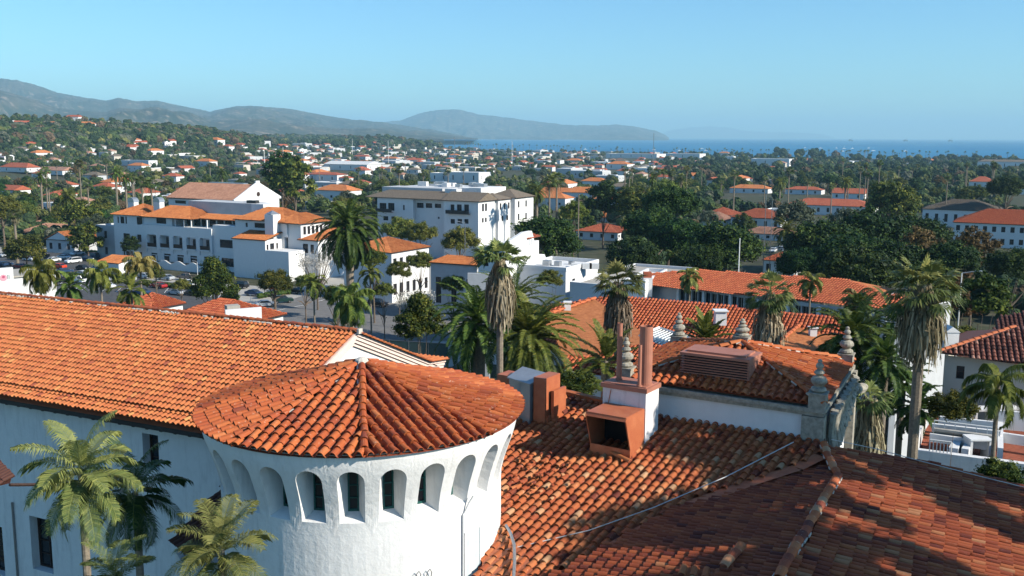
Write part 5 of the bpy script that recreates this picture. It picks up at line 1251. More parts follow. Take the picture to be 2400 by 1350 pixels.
for (poly, zt_w) in (([(0, 0), (9.0, 0), (9.0, 13), (0, 13)], zw),):
    pp = [wO + dw * u + dR * d for u, d in poly]; m.prism([(p.x, p.y) for p in pp], 0, zt_w - .5)
    for i in range(4):
        p, q_ = pp[i], pp[(i + 1) % 4]; d = (q_ - p).normalized(); mid = (p + q_) / 2; m.box((mid.x, mid.y, zt_w - .2), ((q_ - p).length + (.3 if i % 2 == 0 else -.3), .3, .6 - .002), d, Vector((-d.y, d.x, 0)))
m.build('wing_wall', 'stucco_smooth', D_.root)
for (u, d, s_) in ((3, 5, 1.2), (4.8, 5.6, 1.0), (6, 8.5, .8)): m = MB(); c = wO + dw * u + dR * d; m.box((c.x, c.y, zw - .5 + s_ * .4), (s_, s_, s_ * .8), dR, dw); m.build('roof_unit', 'grey_metal', D_.root)
m = MB(); c = wO + dw * 9.03 + dR * 3; m.box((c.x, c.y, zw - 3.2), (.9, .08, 2.2), dR, dw); m.build('window', 'black', D_.root)
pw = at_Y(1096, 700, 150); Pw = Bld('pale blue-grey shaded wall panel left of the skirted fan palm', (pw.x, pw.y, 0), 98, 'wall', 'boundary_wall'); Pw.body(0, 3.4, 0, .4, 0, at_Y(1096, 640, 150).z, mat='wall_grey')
g1 = simple_house(1335, 1500, 700, 668, 'low white flat building behind the stepped one with gravel roof', 119, 26, roof='flat', rmat='gravelroof', Y=150, wins=2, zbase=0)
for (x, y) in ((1350, 640), (1375, 648), (1392, 652)): p = at_Y(x, y, 168); m = MB(); m.box((p.x, p.y, g1.h + .6), (1.6, 1.2, .9)); m.build('roof_unit', 'whiteroof', g1.root)

# --- the two big red roofs in the centre right ------------------------------------------------------
def slope_roof(root, P0_, phi, pitch, px, mat, name='roof', wa=.34, tint=None, seg=3, gap=.02, rim=False):
    wv, a, N = plane(phi, pitch); pts = [on_plane(x, y, P0_, N) for x, y in px]; m = MB()
    tile_field(m, P0_, a, wv, N, poly_uv(P0_, a, wv, pts), wa=wa, ls=wa * 1.35, r=wa * .37, seg=seg, rim=rim, pan=False, lift=.05, jit=.008, tint=tint); sheet(m, pts, N, -gap, 0, .02)
    m.build(name, mat, root); return wv, a, N, pts
L1 = thing('courtyard_building', 'long low building with red tile roofs and plastered hip slopes behind the flue pipes', 'building', (14, 84, 0))
rd = at_Y(1435, 692, 93); tr = lambda: min(1, max(0, random.gauss(.55, .18)))
slope_roof(L1, rd, 28, 20, ((1435, 692), (1965, 742), (1985, 800), (1830, 860), (1700, 850), (1320, 840), (1180, 745), (1250, 722)), 'tile_red', tint=tr)
# smooth plastered hip faces standing in front
def face(root, px, Y0s, mat, name):
    pts = [at_Y(x, y, Y) for (x, y), Y in zip(px, Y0s)]; m = MB(); m.add(pts, [tuple(range(len(pts)))], 0, .6); m.build(name, mat, root)
MAT['plaster_orange'] = simple('fine_orange_tile_face', (0.378, 0.112, 0.034), .85, .25, 3, bmp=.6, c2=(0.482, 0.181, 0.065))
face(L1, ((1395, 702), (1462, 745), (1530, 800), (1440, 818), (1390, 835), (1322, 832), (1300, 790), (1268, 745)), (88, 82, 74, 72, 70, 71, 75, 81), 'plaster_orange', 'hip_slope')
face(L1, ((1902, 742), (1985, 800), (1950, 860), (1816, 812)), (86, 78, 72, 76), 'plaster_orange', 'hip_slope')
m = MB()
for (p, q_) in (((1268, 745, 81), (1395, 701, 88)), ((1816, 812, 76), (1902, 741, 86))): ridge_caps(m, at_Y(*q_) + Vector((0, 0, .1)), at_Y(*p) + Vector((0, 0, .1)), .2, .8, 5, None, tint=lambda: .8)
m.build('ridge_cap', 'tile_red', L1)
rd2 = at_Y(1322, 835, 66); slope_roof(L1, rd2, 28, 16, ((1322, 834), (1450, 840), (1440, 884), (1322, 866)), 'tile_red', tint=tr, wa=.32)
m = MB(); a_w, b_w = at_Y(1322, 868, 64), at_Y(1460, 890, 62); d = (b_w - a_w).normalized(); m.extr([Vector((a_w.x, a_w.y, 0)), Vector((b_w.x, b_w.y, 0)), b_w, a_w], Vector((.2, .5, 0)))
pts = [at_Y(x, y, Y) for x, y, Y in ((1268, 745, 80.5), (1440, 818, 71.5), (1530, 800, 73.5), (1816, 812, 75.5), (1950, 860, 71.5), (1985, 800, 77.5), (1960, 745, 92), (1435, 694, 92.5))]
m.prism([(p.x, p.y) for p in pts], 0, 15.5); m.build('wall', 'stucco_smooth', L1)
for (x, y, Y, s_) in ((1330, 716, 84, .9), (1688, 742, 84, 1.5), (1905, 776, 80, .9)):
    m = MB(); p = at_Y(x, y, Y); m.box((p.x, p.y, p.z - .1), (s_ * .62, s_ * .62, s_ * .8)); m.box((p.x, p.y, p.z + s_ * .4 - .06), (s_ * .8, s_ * .8, .1)); m.build('roof_vent', 'stucco_smooth', L1)
m = MB(); g0 = [at_Y(x, y, Y) for x, y, Y in ((1545, 772, 66), (1600, 790, 64), (1558, 812, 60), (1500, 790, 62))]; m.add(g0, [(0, 1, 2, 3)]); g2 = [at_Y(x, y, Y) for x, y, Y in ((1545, 772, 66), (1600, 790, 64), (1640, 800, 66), (1590, 778, 68))]; m.add(g2, [(0, 1, 2, 3)])
gh = m.build('skylight', simple('skylight_glass', (.10, .16, .20), .15, .2, spec=.6), L1); m = MB()
for i in range(9): t = i / 8; m.tube([g0[0].lerp(g0[1], t) + Vector((0, 0, .06)), g0[3].lerp(g0[2], t) + Vector((0, 0, .06))], .05, 4)
m.tube([g0[0] + Vector((0, 0, .1)), g0[3] + Vector((0, 0, .1))], .12, 4); m.tube([g0[0] + Vector((0, 0, .1)), g0[1] + Vector((0, 0, .1))], .1, 4); o = m.build('skylight_frame', 'trim_white', L1); o.parent = gh; o.matrix_parent_inverse = Matrix.Identity(4)

Wb = thing('window_band_building', 'long building with a band of windows under a red tile roof, right of centre', 'building', (40, 125, 0))
P1 = at_Y(1520, 668, 128); P2 = at_Y(2100, 726, 104); d = (P2 - P1); d.z = 0; Lw = d.length; d.normalize(); nb_ = Vector((-d.y, d.x, 0)); zt_b = (P1.z + P2.z) / 2
Ow = Vector((P1.x, P1.y, 0)); hs = []
for i in range(28):
    u = 5 + i * (Lw - 6.5) / 28
    if i % 4 == 3: u += .0
    hs.append((u, zt_b - 3.1, u + (Lw - 6.5) / 28 - .14, zt_b - .45))
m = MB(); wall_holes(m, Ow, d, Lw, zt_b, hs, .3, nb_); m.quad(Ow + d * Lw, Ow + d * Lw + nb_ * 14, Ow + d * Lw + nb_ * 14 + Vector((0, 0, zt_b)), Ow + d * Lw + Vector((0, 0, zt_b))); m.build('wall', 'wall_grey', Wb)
for h in hs: window_in(Wb, Ow, d, nb_, h, .28, 'grey_metal', (2, 2), .07)
m = MB()
for i in range(8): m.box(Ow + d * (5 + i * (Lw - 6) / 7.0) - nb_ * .25 + Vector((0, 0, zt_b / 2 - .1)), (.35, .4, zt_b - .2), d, nb_)
m.box(Ow + d * (Lw / 2) - nb_ * .1 + Vector((0, 0, zt_b - 4.6)), (Lw - 8, .25, 1.6), d, nb_, mi=0); m.build('pilaster', 'stucco_smooth', Wb)
phi = math.degrees(math.atan2(nb_.x, nb_.y)); rp = Ow + Vector((0, 0, zt_b + .05)) - nb_ * .5; wv, aa, NN = plane(phi, 17)
slope_roof(Wb, rp, phi, 17, ((1512, 668), (2108, 728), (2120, 700), (1985, 655), (1640, 632), (1525, 640)), 'tile_red', tint=tr, wa=.36)
q1_, q2_ = at_Y(2108, 728, 104), at_Y(2138, 690, 112); m = MB(); pts = [on_plane(x, y, rp, NN) for x, y in ((2112, 727), (1985, 655), (2105, 682), (2142, 690))]; m.add([pts[0], at_Y(2142, 690, 110), at_Y(2090, 676, 118), pts[1]], [(0, 1, 2, 3)], 0, .6); m.build('end_roof_slope', 'plaster_orange', Wb)
m = MB(); m.extr([Vector((P2.x, P2.y, 0)), Vector((P2.x + 1.6, P2.y + 7, 0)), Vector((P2.x + 1.6, P2.y + 7, zt_b + 1.4)), Vector((P2.x, P2.y, zt_b - .2))], Vector((.6, -.1, 0))); m.build('end_wall', 'stucco_smooth', Wb)
m = MB(); p = at_Y(1517, 650, 126); m.box((p.x, p.y, p.z - 1.2), (1.2, 1.2, 2.4)); chw = m.build('chimney', 'stucco_smooth', Wb); m = MB(); m.box((p.x, p.y, p.z + .35), (1.0, 1.0, .7)); o = m.build('chimney_cap', 'froof_red', Wb); o.parent = chw; o.matrix_parent_inverse = Matrix.Identity(4)
simple_house(1460, 1512, 720, 664, 'plain white block joined at the left end of the window-band building', 112, 12, roof='flat', rmat='whiteroof', Y=125, wins=1, zbase=0)

# --- right edge: white building with dark tile roof and terraces --------------------------------------
Rg = thing('terrace_building', 'white building with dark weathered tile roof above the courtyard terraces', 'building', (32, 66, 0))
e0 = at_Y(2202, 828, 66); phi = 20
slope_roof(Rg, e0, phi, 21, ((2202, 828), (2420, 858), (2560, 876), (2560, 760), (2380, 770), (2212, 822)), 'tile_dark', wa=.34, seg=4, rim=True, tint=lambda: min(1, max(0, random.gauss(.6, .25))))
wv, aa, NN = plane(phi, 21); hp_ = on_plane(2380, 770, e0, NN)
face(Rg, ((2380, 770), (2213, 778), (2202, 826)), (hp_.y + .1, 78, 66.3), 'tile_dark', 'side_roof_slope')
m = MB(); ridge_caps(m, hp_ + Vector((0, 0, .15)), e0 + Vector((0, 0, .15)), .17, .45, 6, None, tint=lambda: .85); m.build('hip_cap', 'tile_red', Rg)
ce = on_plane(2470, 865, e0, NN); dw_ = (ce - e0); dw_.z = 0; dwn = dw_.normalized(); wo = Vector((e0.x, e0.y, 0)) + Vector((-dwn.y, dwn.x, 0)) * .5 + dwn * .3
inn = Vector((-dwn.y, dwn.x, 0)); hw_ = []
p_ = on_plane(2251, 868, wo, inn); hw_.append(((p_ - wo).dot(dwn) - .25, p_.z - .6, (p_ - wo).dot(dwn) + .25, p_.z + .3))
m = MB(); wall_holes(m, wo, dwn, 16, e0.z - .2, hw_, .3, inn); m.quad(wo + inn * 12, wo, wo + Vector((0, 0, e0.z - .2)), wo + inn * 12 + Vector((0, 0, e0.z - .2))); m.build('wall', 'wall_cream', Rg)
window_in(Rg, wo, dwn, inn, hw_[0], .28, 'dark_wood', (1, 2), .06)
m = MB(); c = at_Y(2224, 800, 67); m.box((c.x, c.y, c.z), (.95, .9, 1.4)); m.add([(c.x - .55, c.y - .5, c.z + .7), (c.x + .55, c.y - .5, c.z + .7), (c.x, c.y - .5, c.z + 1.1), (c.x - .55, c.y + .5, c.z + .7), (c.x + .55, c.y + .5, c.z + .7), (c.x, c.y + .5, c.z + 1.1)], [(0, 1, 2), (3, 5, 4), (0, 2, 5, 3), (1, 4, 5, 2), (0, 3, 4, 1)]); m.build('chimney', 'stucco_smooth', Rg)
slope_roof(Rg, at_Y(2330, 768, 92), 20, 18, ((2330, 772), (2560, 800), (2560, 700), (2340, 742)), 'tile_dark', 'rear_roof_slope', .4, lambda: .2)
# courtyard with terraces, low walls, stairs and tables
Cy = thing('courtyard_terrace', 'white stepped terraces with brick red floors and low rails on the right', 'terrace', (27, 50, 0))
zc0 = 14.0
def cyl_(x, y): return at_z(x, y, zc0)
tl, tr_, br_, bl_ = at_z(2205, 940, 19.5), at_z(2560, 960, 19.5), at_z(2560, 1120, 19.2), at_z(2136, 1062, 19.2)
m = MB(); m.add([(p.x, p.y, 19.2) for p in (bl_, br_, tr_, tl)], [(0, 1, 2, 3)]); m.build('floor', simple('brick_red_paving', (.24, .07, .04), .9, .25, 4), Cy)
def wl_(px0, px1, z0, hgt, th=.3, mat='stucco_smooth', name='low_wall'):
    z0 += 5.1; a, b = at_z(px0[0], px0[1], z0), at_z(px1[0], px1[1], z0); d = (b - a); L = d.length; d.normalize(); m = MB(); m.box((a + b) / 2 - Vector((0, 0, hgt / 2)), (L, th, hgt), d, Vector((-d.y, d.x, 0))); return m.build(name, mat, Cy)
wl_((2133, 1050), (2560, 1106), 15.2, 20.0, .45, 'stucco'); wl_((2136, 1048), (2165, 962), 15.2, 20, .45, 'stucco')
for (a, b, z, h, t) in (((2180, 1015), (2335, 1038), 15.2, .5, .25), ((2185, 992), (2345, 1010), 15.6, .5, .25), ((2200, 975), (2330, 988), 15.9, .5, .25), ((2330, 960), (2560, 980), 16, 1.2, .3), ((2345, 985), (2345, 1050), 15.3, .9, .3), ((2235, 1050), (2250, 1015), 15.0, .9, .5), ((2262, 1052), (2280, 1022), 15.0, .7, .4), ((2325, 1010), (2560, 1045), 15.2, .6, .25)):
    wl_(a, b, z, h, t, 'stucco_smooth')
for i in range(9): wl_((2190 + i, 1003 + i * 2.2), (2325 + i, 1020 + i * 2.2), 15.5 - i * .08, .12, .3, 'concrete', 'step')
for i, (x, y) in enumerate(((2300, 975), (2290, 1045), (2360, 972))):
    p = at_z(x, y, 20.0); m = MB(); m.box((p.x, p.y, 20.5), (1.3, 1.1, .1)); 
    for sx in (-.55, .55): m.box((p.x + sx, p.y, 19.77), (.14, 1.0, 1.35))
    m.build('planter_table', 'stucco_smooth', Cy)
for (a, b) in (((2190, 985), (2340, 1003)), ((2180, 1030), (2230, 1036))):
    p, q_ = at_z(*a, 21.0), at_z(*b, 21.0); m = MB(); m.tube([p, q_], .04, 5)
    for i in range(7): c = p.lerp(q_, i / 6); m.tube([c, c - Vector((0, 0, .9))], .03, 4)
    m.build('handrail', 'trim_white', Cy)

# ------------------------------------------------------------------ fence with dark windscreen
m = MB(); fp = [at_Y(x, y, Y) for x, y, Y in ((614, 745, 172), (663, 730, 186), (735, 742, 175), (1050, 752, 168))]; pm = MB()
fo = thing('screen_fence', 'chain fence with dark green windscreen along the street corner', 'fence', (fp[1].x, fp[1].y, 0))
for p, q_ in zip(fp, fp[1:]):
    k = max(2, int((q_ - p).length / 3.2)); zt4 = p.z; b0 = Vector((p.x, p.y, tz(p.x, p.y))); b1 = Vector((q_.x, q_.y, tz(q_.x, q_.y))); hh = 2.6
    m.quad(b0, b1, b1 + Vector((0, 0, hh)), b0 + Vector((0, 0, hh)))
    for i in range(k + 1): c = b0.lerp(b1, i / k); pm.tube([c, c + Vector((0, 0, hh + .15))], .05, 5)
    pm.tube([b0 + Vector((0, 0, hh)), b1 + Vector((0, 0, hh))], .04, 5)
m.build('windscreen', 'greenscreen', fo); pm.build('fence_frame', 'steel', fo)
# ================================================================== trees, cars, far town, mountains, haze
random.seed(100)
PROT = {}
def proto(key, **k):
    if key not in PROT: PROT[key] = make_tree(**k)
    return PROT[key]
USED = set()
def plant(key, x, y, Y, r_px, label, cat='tree', group=None, rz=None, zs=1.0, base=True, **k):
    """a tree whose crown centre is seen at x,y with crown radius r_px"""
    p = at_Y(x, y, Y); g = tz(p.x, p.y); src = PROT[key]; rx0, h0, rzz = SPEC[key]
    r = r_px * Y / F; s = r / rx0; hz_ = p.z - g + rzz * s * zs
    if key in USED: o = copy_tree(src, (p.x, p.y, g), random.uniform(0, 6), s, label, group); o['category'] = cat; stand(o, s, hz_, h0); return o
    USED.add(key); put(src, (p.x, p.y, g), random.uniform(0, 6), s); stand(src, s, hz_, h0); src['label'] = label; src['category'] = cat
    if group: src['group'] = group
    return src
SPEC = {}
def spec(key, h, rx, rz, **k): PROT[key] = make_tree(key.rstrip('0123456789'), 'tree', 'tree', h, rx, rz, **k); SPEC[key] = (rx, h, rz)
spec('ficus_tree1', 13, 8, 5, mat='leaf_dark', clumps=110, leaves=75, size=.55, trunk=.5)
spec('ficus_tree2', 13, 8, 5.5, mat='leaf_dark', clumps=120, leaves=70, size=.55, trunk=.5)
spec('conical_tree1', 9, 3.6, 4.2, mat='leaf', clumps=90, leaves=60, size=.32, style='cone')
spec('street_tree1', 6.5, 3.4, 2.3, mat='leaf', clumps=70, leaves=70, size=.28)
spec('olive_tree1', 9, 4.5, 3.2, mat='leaf_olive', clumps=70, leaves=60, size=.36)
spec('broadleaf_tree1', 11, 5.5, 4.2, mat='leaf', clumps=60, leaves=45, size=.6)
spec('broadleaf_tree2', 12, 5, 5, mat='leaf', clumps=50, leaves=45, size=.65)
spec('grey_tree1', 10, 5, 4, mat='leaf_grey', clumps=50, leaves=45, size=.55)
spec('rust_tree1', 11, 4.5, 4.5, mat='leaf_rust', clumps=46, leaves=42, size=.5)
spec('evergreen_tree1', 14, 6, 6, mat='leaf_dark', clumps=60, leaves=45, size=.7)
PROT['blossom1'] = make_bare_tree('blossom_tree', 'tree', 'tree', 6, 3.6, 'blossom', n=46, leaves=60, size=.22); SPEC['blossom1'] = (3.6, 6, 1.6)
G = 'dark ficus trees in the middle distance'
for a in (('ficus_tree1', 1278, 560, 205, 78, 'rounded dark green tree right of the white stepped building'), ('ficus_tree2', 1525, 530, 235, 62, 'tall dark ficus left of the mushroom-shaped one'),
          ('ficus_tree1', 1598, 560, 225, 70, 'dark ficus tree between two others in the centre right'), ('ficus_tree2', 1702, 580, 195, 84, 'mushroom-shaped dark ficus behind the window-band building'),
          ('ficus_tree1', 1935, 578, 205, 90, 'large dark ficus, leftmost of the big shadowy clump on the right'), ('ficus_tree2', 2050, 560, 215, 95, 'broad dark ficus in the middle of the shadowy clump'),
          ('ficus_tree1', 1880, 620, 185, 55, 'lower dark ficus crown over the small red roof'), ('ficus_tree1', 2140, 560, 225, 80, 'dark ficus below the grey roofed house'), ('ficus_tree2', 2010, 640, 165, 85, 'dark tree right behind the red roof of the window band'),
          ('ficus_tree2', 1480, 600, 215, 60, 'shadowed ficus over the dark yard in the centre'), ('ficus_tree1', 1640, 615, 188, 60, 'low dark ficus crown joining two taller ones in the centre right'), ('ficus_tree1', 1990, 600, 185, 80, 'dark ficus filling the gap in the big shadowy clump'),
          ('ficus_tree2', 2090, 620, 178, 80, 'dark ficus at the right end of the shadowy clump'), ('ficus_tree1', 1570, 480, 250, 62, 'highest dark ficus crown behind the centre ones'), ('ficus_tree2', 2230, 610, 175, 60, 'dark tree between the rust coloured ones')): plant(*a, group=G)
for a in (('conical_tree1', 502, 665, 172, 52, 'dense rounded conical tree on the edge of the parking lot'), ('street_tree1', 643, 660, 205, 42, 'neatly rounded bright green street tree beside the blank white wall'),
          ('olive_tree1', 1078, 563, 245, 42, 'round yellow-green tree in front of the grey-roofed hotel'), ('olive_tree1', 935, 540, 262, 40, 'wide yellow-green tree left of the round one before the hotel'), ('olive_tree1', 988, 548, 258, 36, 'yellow-green tree in the middle of three before the hotel'),
          ('street_tree1', 285, 655, 200, 22, 'small round bush between the drooping palms in the lot'), ('olive_tree1', 425, 668, 215, 20, 'yellow-green bush in the parking hedge row'), ('street_tree1', 540, 700, 190, 24, 'bush filling the gap beside the conical tree'), ('conical_tree1', 365, 640, 235, 20, 'small upright tree before the wavy white wall'), ('street_tree1', 715, 660, 195, 24, 'bush right of the rounded street tree'), ('street_tree1', 790, 690, 165, 34, 'leafy bush at the foot of the big date palm'), ('olive_tree1', 900, 680, 175, 24, 'yellowish corner tree across the street'), ('blossom1', 968, 705, 185, 46, 'leafless pale blossoming tree at the street corner'), ('olive_tree1', 985, 612, 215, 30, 'slender leafy tree beside the orange roofed white house'), ('olive_tree1', 1290, 655, 148, 30, 'yellow-green bush in front of the flat white wing'),
          ('street_tree1', 1062, 665, 170, 30, 'green bush before the shaded plain building'), ('blossom1', 742, 612, 215, 46, 'thin bare tree with pale twigs in front of the white hotel corner'), ('street_tree1', 875, 605, 200, 30, 'small leafy tree under the big date palm'), ('olive_tree1', 935, 635, 195, 30, 'light green tree on the corner by the street'),
          ('broadleaf_tree1', 60, 585, 275, 45, 'dark spreading tree left of the grey gabled house'), ('broadleaf_tree2', 205, 560, 300, 40, 'tree between the gabled house and the plain grey block'), ('olive_tree1', 5, 490, 330, 42, 'yellow-green tree at the left edge beyond the lot'), ('broadleaf_tree1', 190, 500, 350, 42, 'tall green tree above the gabled house'),
          ('grey_tree1', 225, 530, 330, 34, 'grey-green twiggy tree left of the arcaded building'), ('broadleaf_tree2', 690, 425, 420, 56, 'very large dark spreading tree behind the hall with the gable'), ('evergreen_tree1', 660, 400, 480, 44, 'tall dark tree beyond the gable hall'),
          ('evergreen_tree1', 305, 575, 290, 22, 'small dark tree at the wall of the lot'), ('conical_tree1', 985, 755, 92, 58, 'dense glossy garden tree behind the gable end of the long wing'), ('street_tree1', 1345, 900, 48, 52, 'bright green shrub filling the small garden behind the tiled wing'),
          ('olive_tree1', 1395, 905, 46, 22, 'yellow-green vine shrub next to the chimney'), ('rust_tree1', 2160, 590, 190, 55, 'reddish-brown leafed tree behind the big skirted palm'), ('rust_tree1', 2240, 700, 130, 60, 'rust coloured tree right of the big skirted palm'),
          ('broadleaf_tree2', 2300, 700, 120, 62, 'bright green leafy tree above the dark tile roof'), ('rust_tree1', 2285, 590, 190, 55, 'brownish eucalyptus in front of the white red-roofed house'), ('ficus_tree2', 2370, 620, 180, 55, 'dark tree at the right edge under the white house'),
          ('grey_tree1', 1545, 660, 160, 34, 'grey twiggy tree in the shadowed yard'), ('grey_tree1', 1865, 505, 300, 44, 'grey-green crown beside the long red roof'), ('grey_tree1', 1985, 525, 280, 46, 'fuzzy grey-green tree in front of the long red roof'),
          ('evergreen_tree1', 1415, 470, 340, 44, 'dark tree right of the hotel'), ('olive_tree1', 1345, 495, 300, 32, 'yellow leafed tree beside the brown pole'), ('olive_tree1', 1560, 455, 420, 44, 'golden green tree behind the dark ficus'), ('broadleaf_tree1', 1500, 480, 330, 56, 'big green tree above the dark ficus clump'),
          ('ficus_tree1', 2360, 440, 420, 40, 'dark trees at the right edge behind the grey roof'), ('broadleaf_tree1', 2090, 470, 330, 60, 'wide dark tree left of the grey-roofed house'), ('broadleaf_tree2', 2190, 660, 115, 50, 'shadowy green tree behind the big skirted palm'),
          ('street_tree1', 2230, 955, 50, 55, 'glossy leafed shrub spilling over the courtyard wall'), ('street_tree1', 2350, 1118, 36, 60, 'flowering shrub at the foot of the grey garden wall'), ('street_tree1', 2250, 790, 75, 40, 'leafy shrub left of the small white chimney')): plant(*a)
# the tall tree outside the picture on the right whose shade dapples the roofs
spec('open_tree1', 11, 5.5, 3.6, mat='leaf', clumps=50, leaves=60, size=.8, core=False)
for i, (X, Y, h, r) in enumerate(((22, 20.5, 38.5, 2.7), (24.8, 16.4, 38.7, 2.8), (28.9, 26.6, 39, 3.4), (23.4, 25.0, 38.4, 2.3), (20.4, 28.6, 37.8, 2.2), (32, 22.4, 39, 2.2), (28.3, 14.4, 38.9, 2.0), (20.5, 15.5, 38, 2.4), (25.5, 30.5, 38, 2.0))):
    s_ = r / 5.5; o = PROT['open_tree1'] if i == 0 else copy_tree(PROT['open_tree1']); put(o, (X, Y, tz(X, Y)), i * 1.3, s_); stand(o, s_, h - tz(X, Y), 11); o['label'] = 'tall leafy tree beside the courthouse throwing dappled shade'; o['group'] = 'shade trees beside the courthouse'
USED.add('open_tree1')

# ------------------------------------------------------------------ far town: houses
def far_house(label, w_, d_, h, kind_, wmat, rmat, n=2, name='house'):
    b = Bld(label, (0, 0, 0), 90, 'house', name); b.o = Vector((-w_ / 2, -d_ / 2, 0)); m = MB(); m.box((0, 0, h / 2 - 1), (w_, d_, h + 2), None, None, None); m.build('wall', wmat, b.root)
    if kind_ == 'flat':
        m = MB(); m.box((0, 0, h + .2), (w_ * .97, d_ * .97, .4)); m.build('roof', rmat, b.root)
        m = MB(); m.box((w_ * .2, 0, h + .9), (w_ * .25, d_ * .25, 1.4)); m.build('roof_unit', wmat, b.root)
    else:
        u0, d0, U, D, z = -w_ / 2 - .5, -d_ / 2 - .5, w_ + 1, d_ + 1, h; k = D / 2 if kind_ == 'hip' else 0; rs = D * .22; m = MB()
        V = [(u0, d0, z), (u0 + U, d0, z), (u0 + U, d0 + D, z), (u0, d0 + D, z), (u0 + k, 0, z + rs), (u0 + U - k, 0, z + rs)]
        m.add(V, [(0, 1, 5, 4), (1, 2, 5), (2, 3, 4, 5), (3, 0, 4)]); m.box((0, 0, z - .1), (U - .02, D - .02, .18)); m.build('roof', rmat, b.root)
        if kind_ == 'gable': m = MB(); m.add([(w_ / 2 + .03, -d_ / 2, h), (w_ / 2 + .03, d_ / 2, h), (w_ / 2 + .03, 0, z + rs * .93)], [(0, 1, 2)]); m.build('gable', wmat, b.root)
    for i in range(n):
        m = MB(); m.box((w_ * ((i + .5) / n - .5), -d_ / 2 - .03, h * .55), (1.3, .12, 1.3)); m.build('window', 'glass', b.root)
    for i in range(max(1, n - 1)):
        m = MB(); m.box((w_ / 2 + .05, d_ * ((i + .5) / max(1, n - 1) - .5), h * .55), (.12, 1.3, 1.3)); m.build('window', 'glass', b.root)
    return b.root
HP = []
for i, (w_, d_, h, k, wm, rm, lb) in enumerate(((14, 10, 5.5, 'hip', 'stucco_smooth', 'froof_red', 'small white house with red hip roof'), (18, 11, 6.5, 'gable', 'stucco_smooth', 'froof_red', 'longer white house with red gable roof'), (16, 12, 5.5, 'flat', 'stucco_smooth', 'whiteroof', 'white flat-roofed town building'),
        (28, 16, 6.5, 'flat', 'wall_cream', 'gravelroof', 'wide cream flat-roofed commercial building'), (12, 9, 5, 'hip', 'wall_cream', 'froof_brown', 'cream cottage with faded brown roof'), (15, 10, 6, 'hip', 'wall_grey', 'greytile', 'pale house with dark grey-brown roof'), (22, 12, 7.5, 'hip', 'stucco_smooth', 'froof', 'two storey white house with orange roof'), (34, 20, 7, 'flat', 'wall_grey', 'whiteroof', 'large pale warehouse with white roof'))):
    HP.append((far_house(lb, w_, d_, h, k, wm, rm, 3 if w_ > 15 else 2), lb, w_))
HOUSES = []; used_h = set()
ZONE = lambda Y: 'near the hotels' if Y < 480 else 'in the middle town' if Y < 900 else 'in the far town' if Y < 1600 else 'near the shore'
def add_house(i, p, rz, s=1.0, label=None):
    src, lb, w_ = HP[i]
    side = 'left of the hotels' if topx(p)[0] < 700 else 'in the centre' if topx(p)[0] < 1500 else 'on the right'
    lab = label or (lb + ' ' + ZONE(p.y) + ' ' + side)[:110]
    gr = lb + 's ' + ZONE(p.y) + ' ' + side
    if i not in used_h: used_h.add(i); put(src, p, rz, s); src['label'] = lab; src['group'] = gr; HOUSES.append((p.x, p.y, w_ * .65)); return src
    HOUSES.append((p.x, p.y, w_ * .65)); return copy_tree(src, p, rz, s, lab, gr)
# ones that can be told apart in the picture
PROT_PX = [(262, 440, 740, 640, 290), (840, 435, 1250, 560, 300)]
def clear(p, h, r=4):
    c = topx((p.x, p.y, p.z + h * .7)); k = r / p.y * F
    return not any(x0 - k * .6 < c[0] < x1 + k * .6 and y0 < c[1] < y1 + k and p.y < Yb + 2 for x0, y0, x1, y1, Yb in PROT_PX)

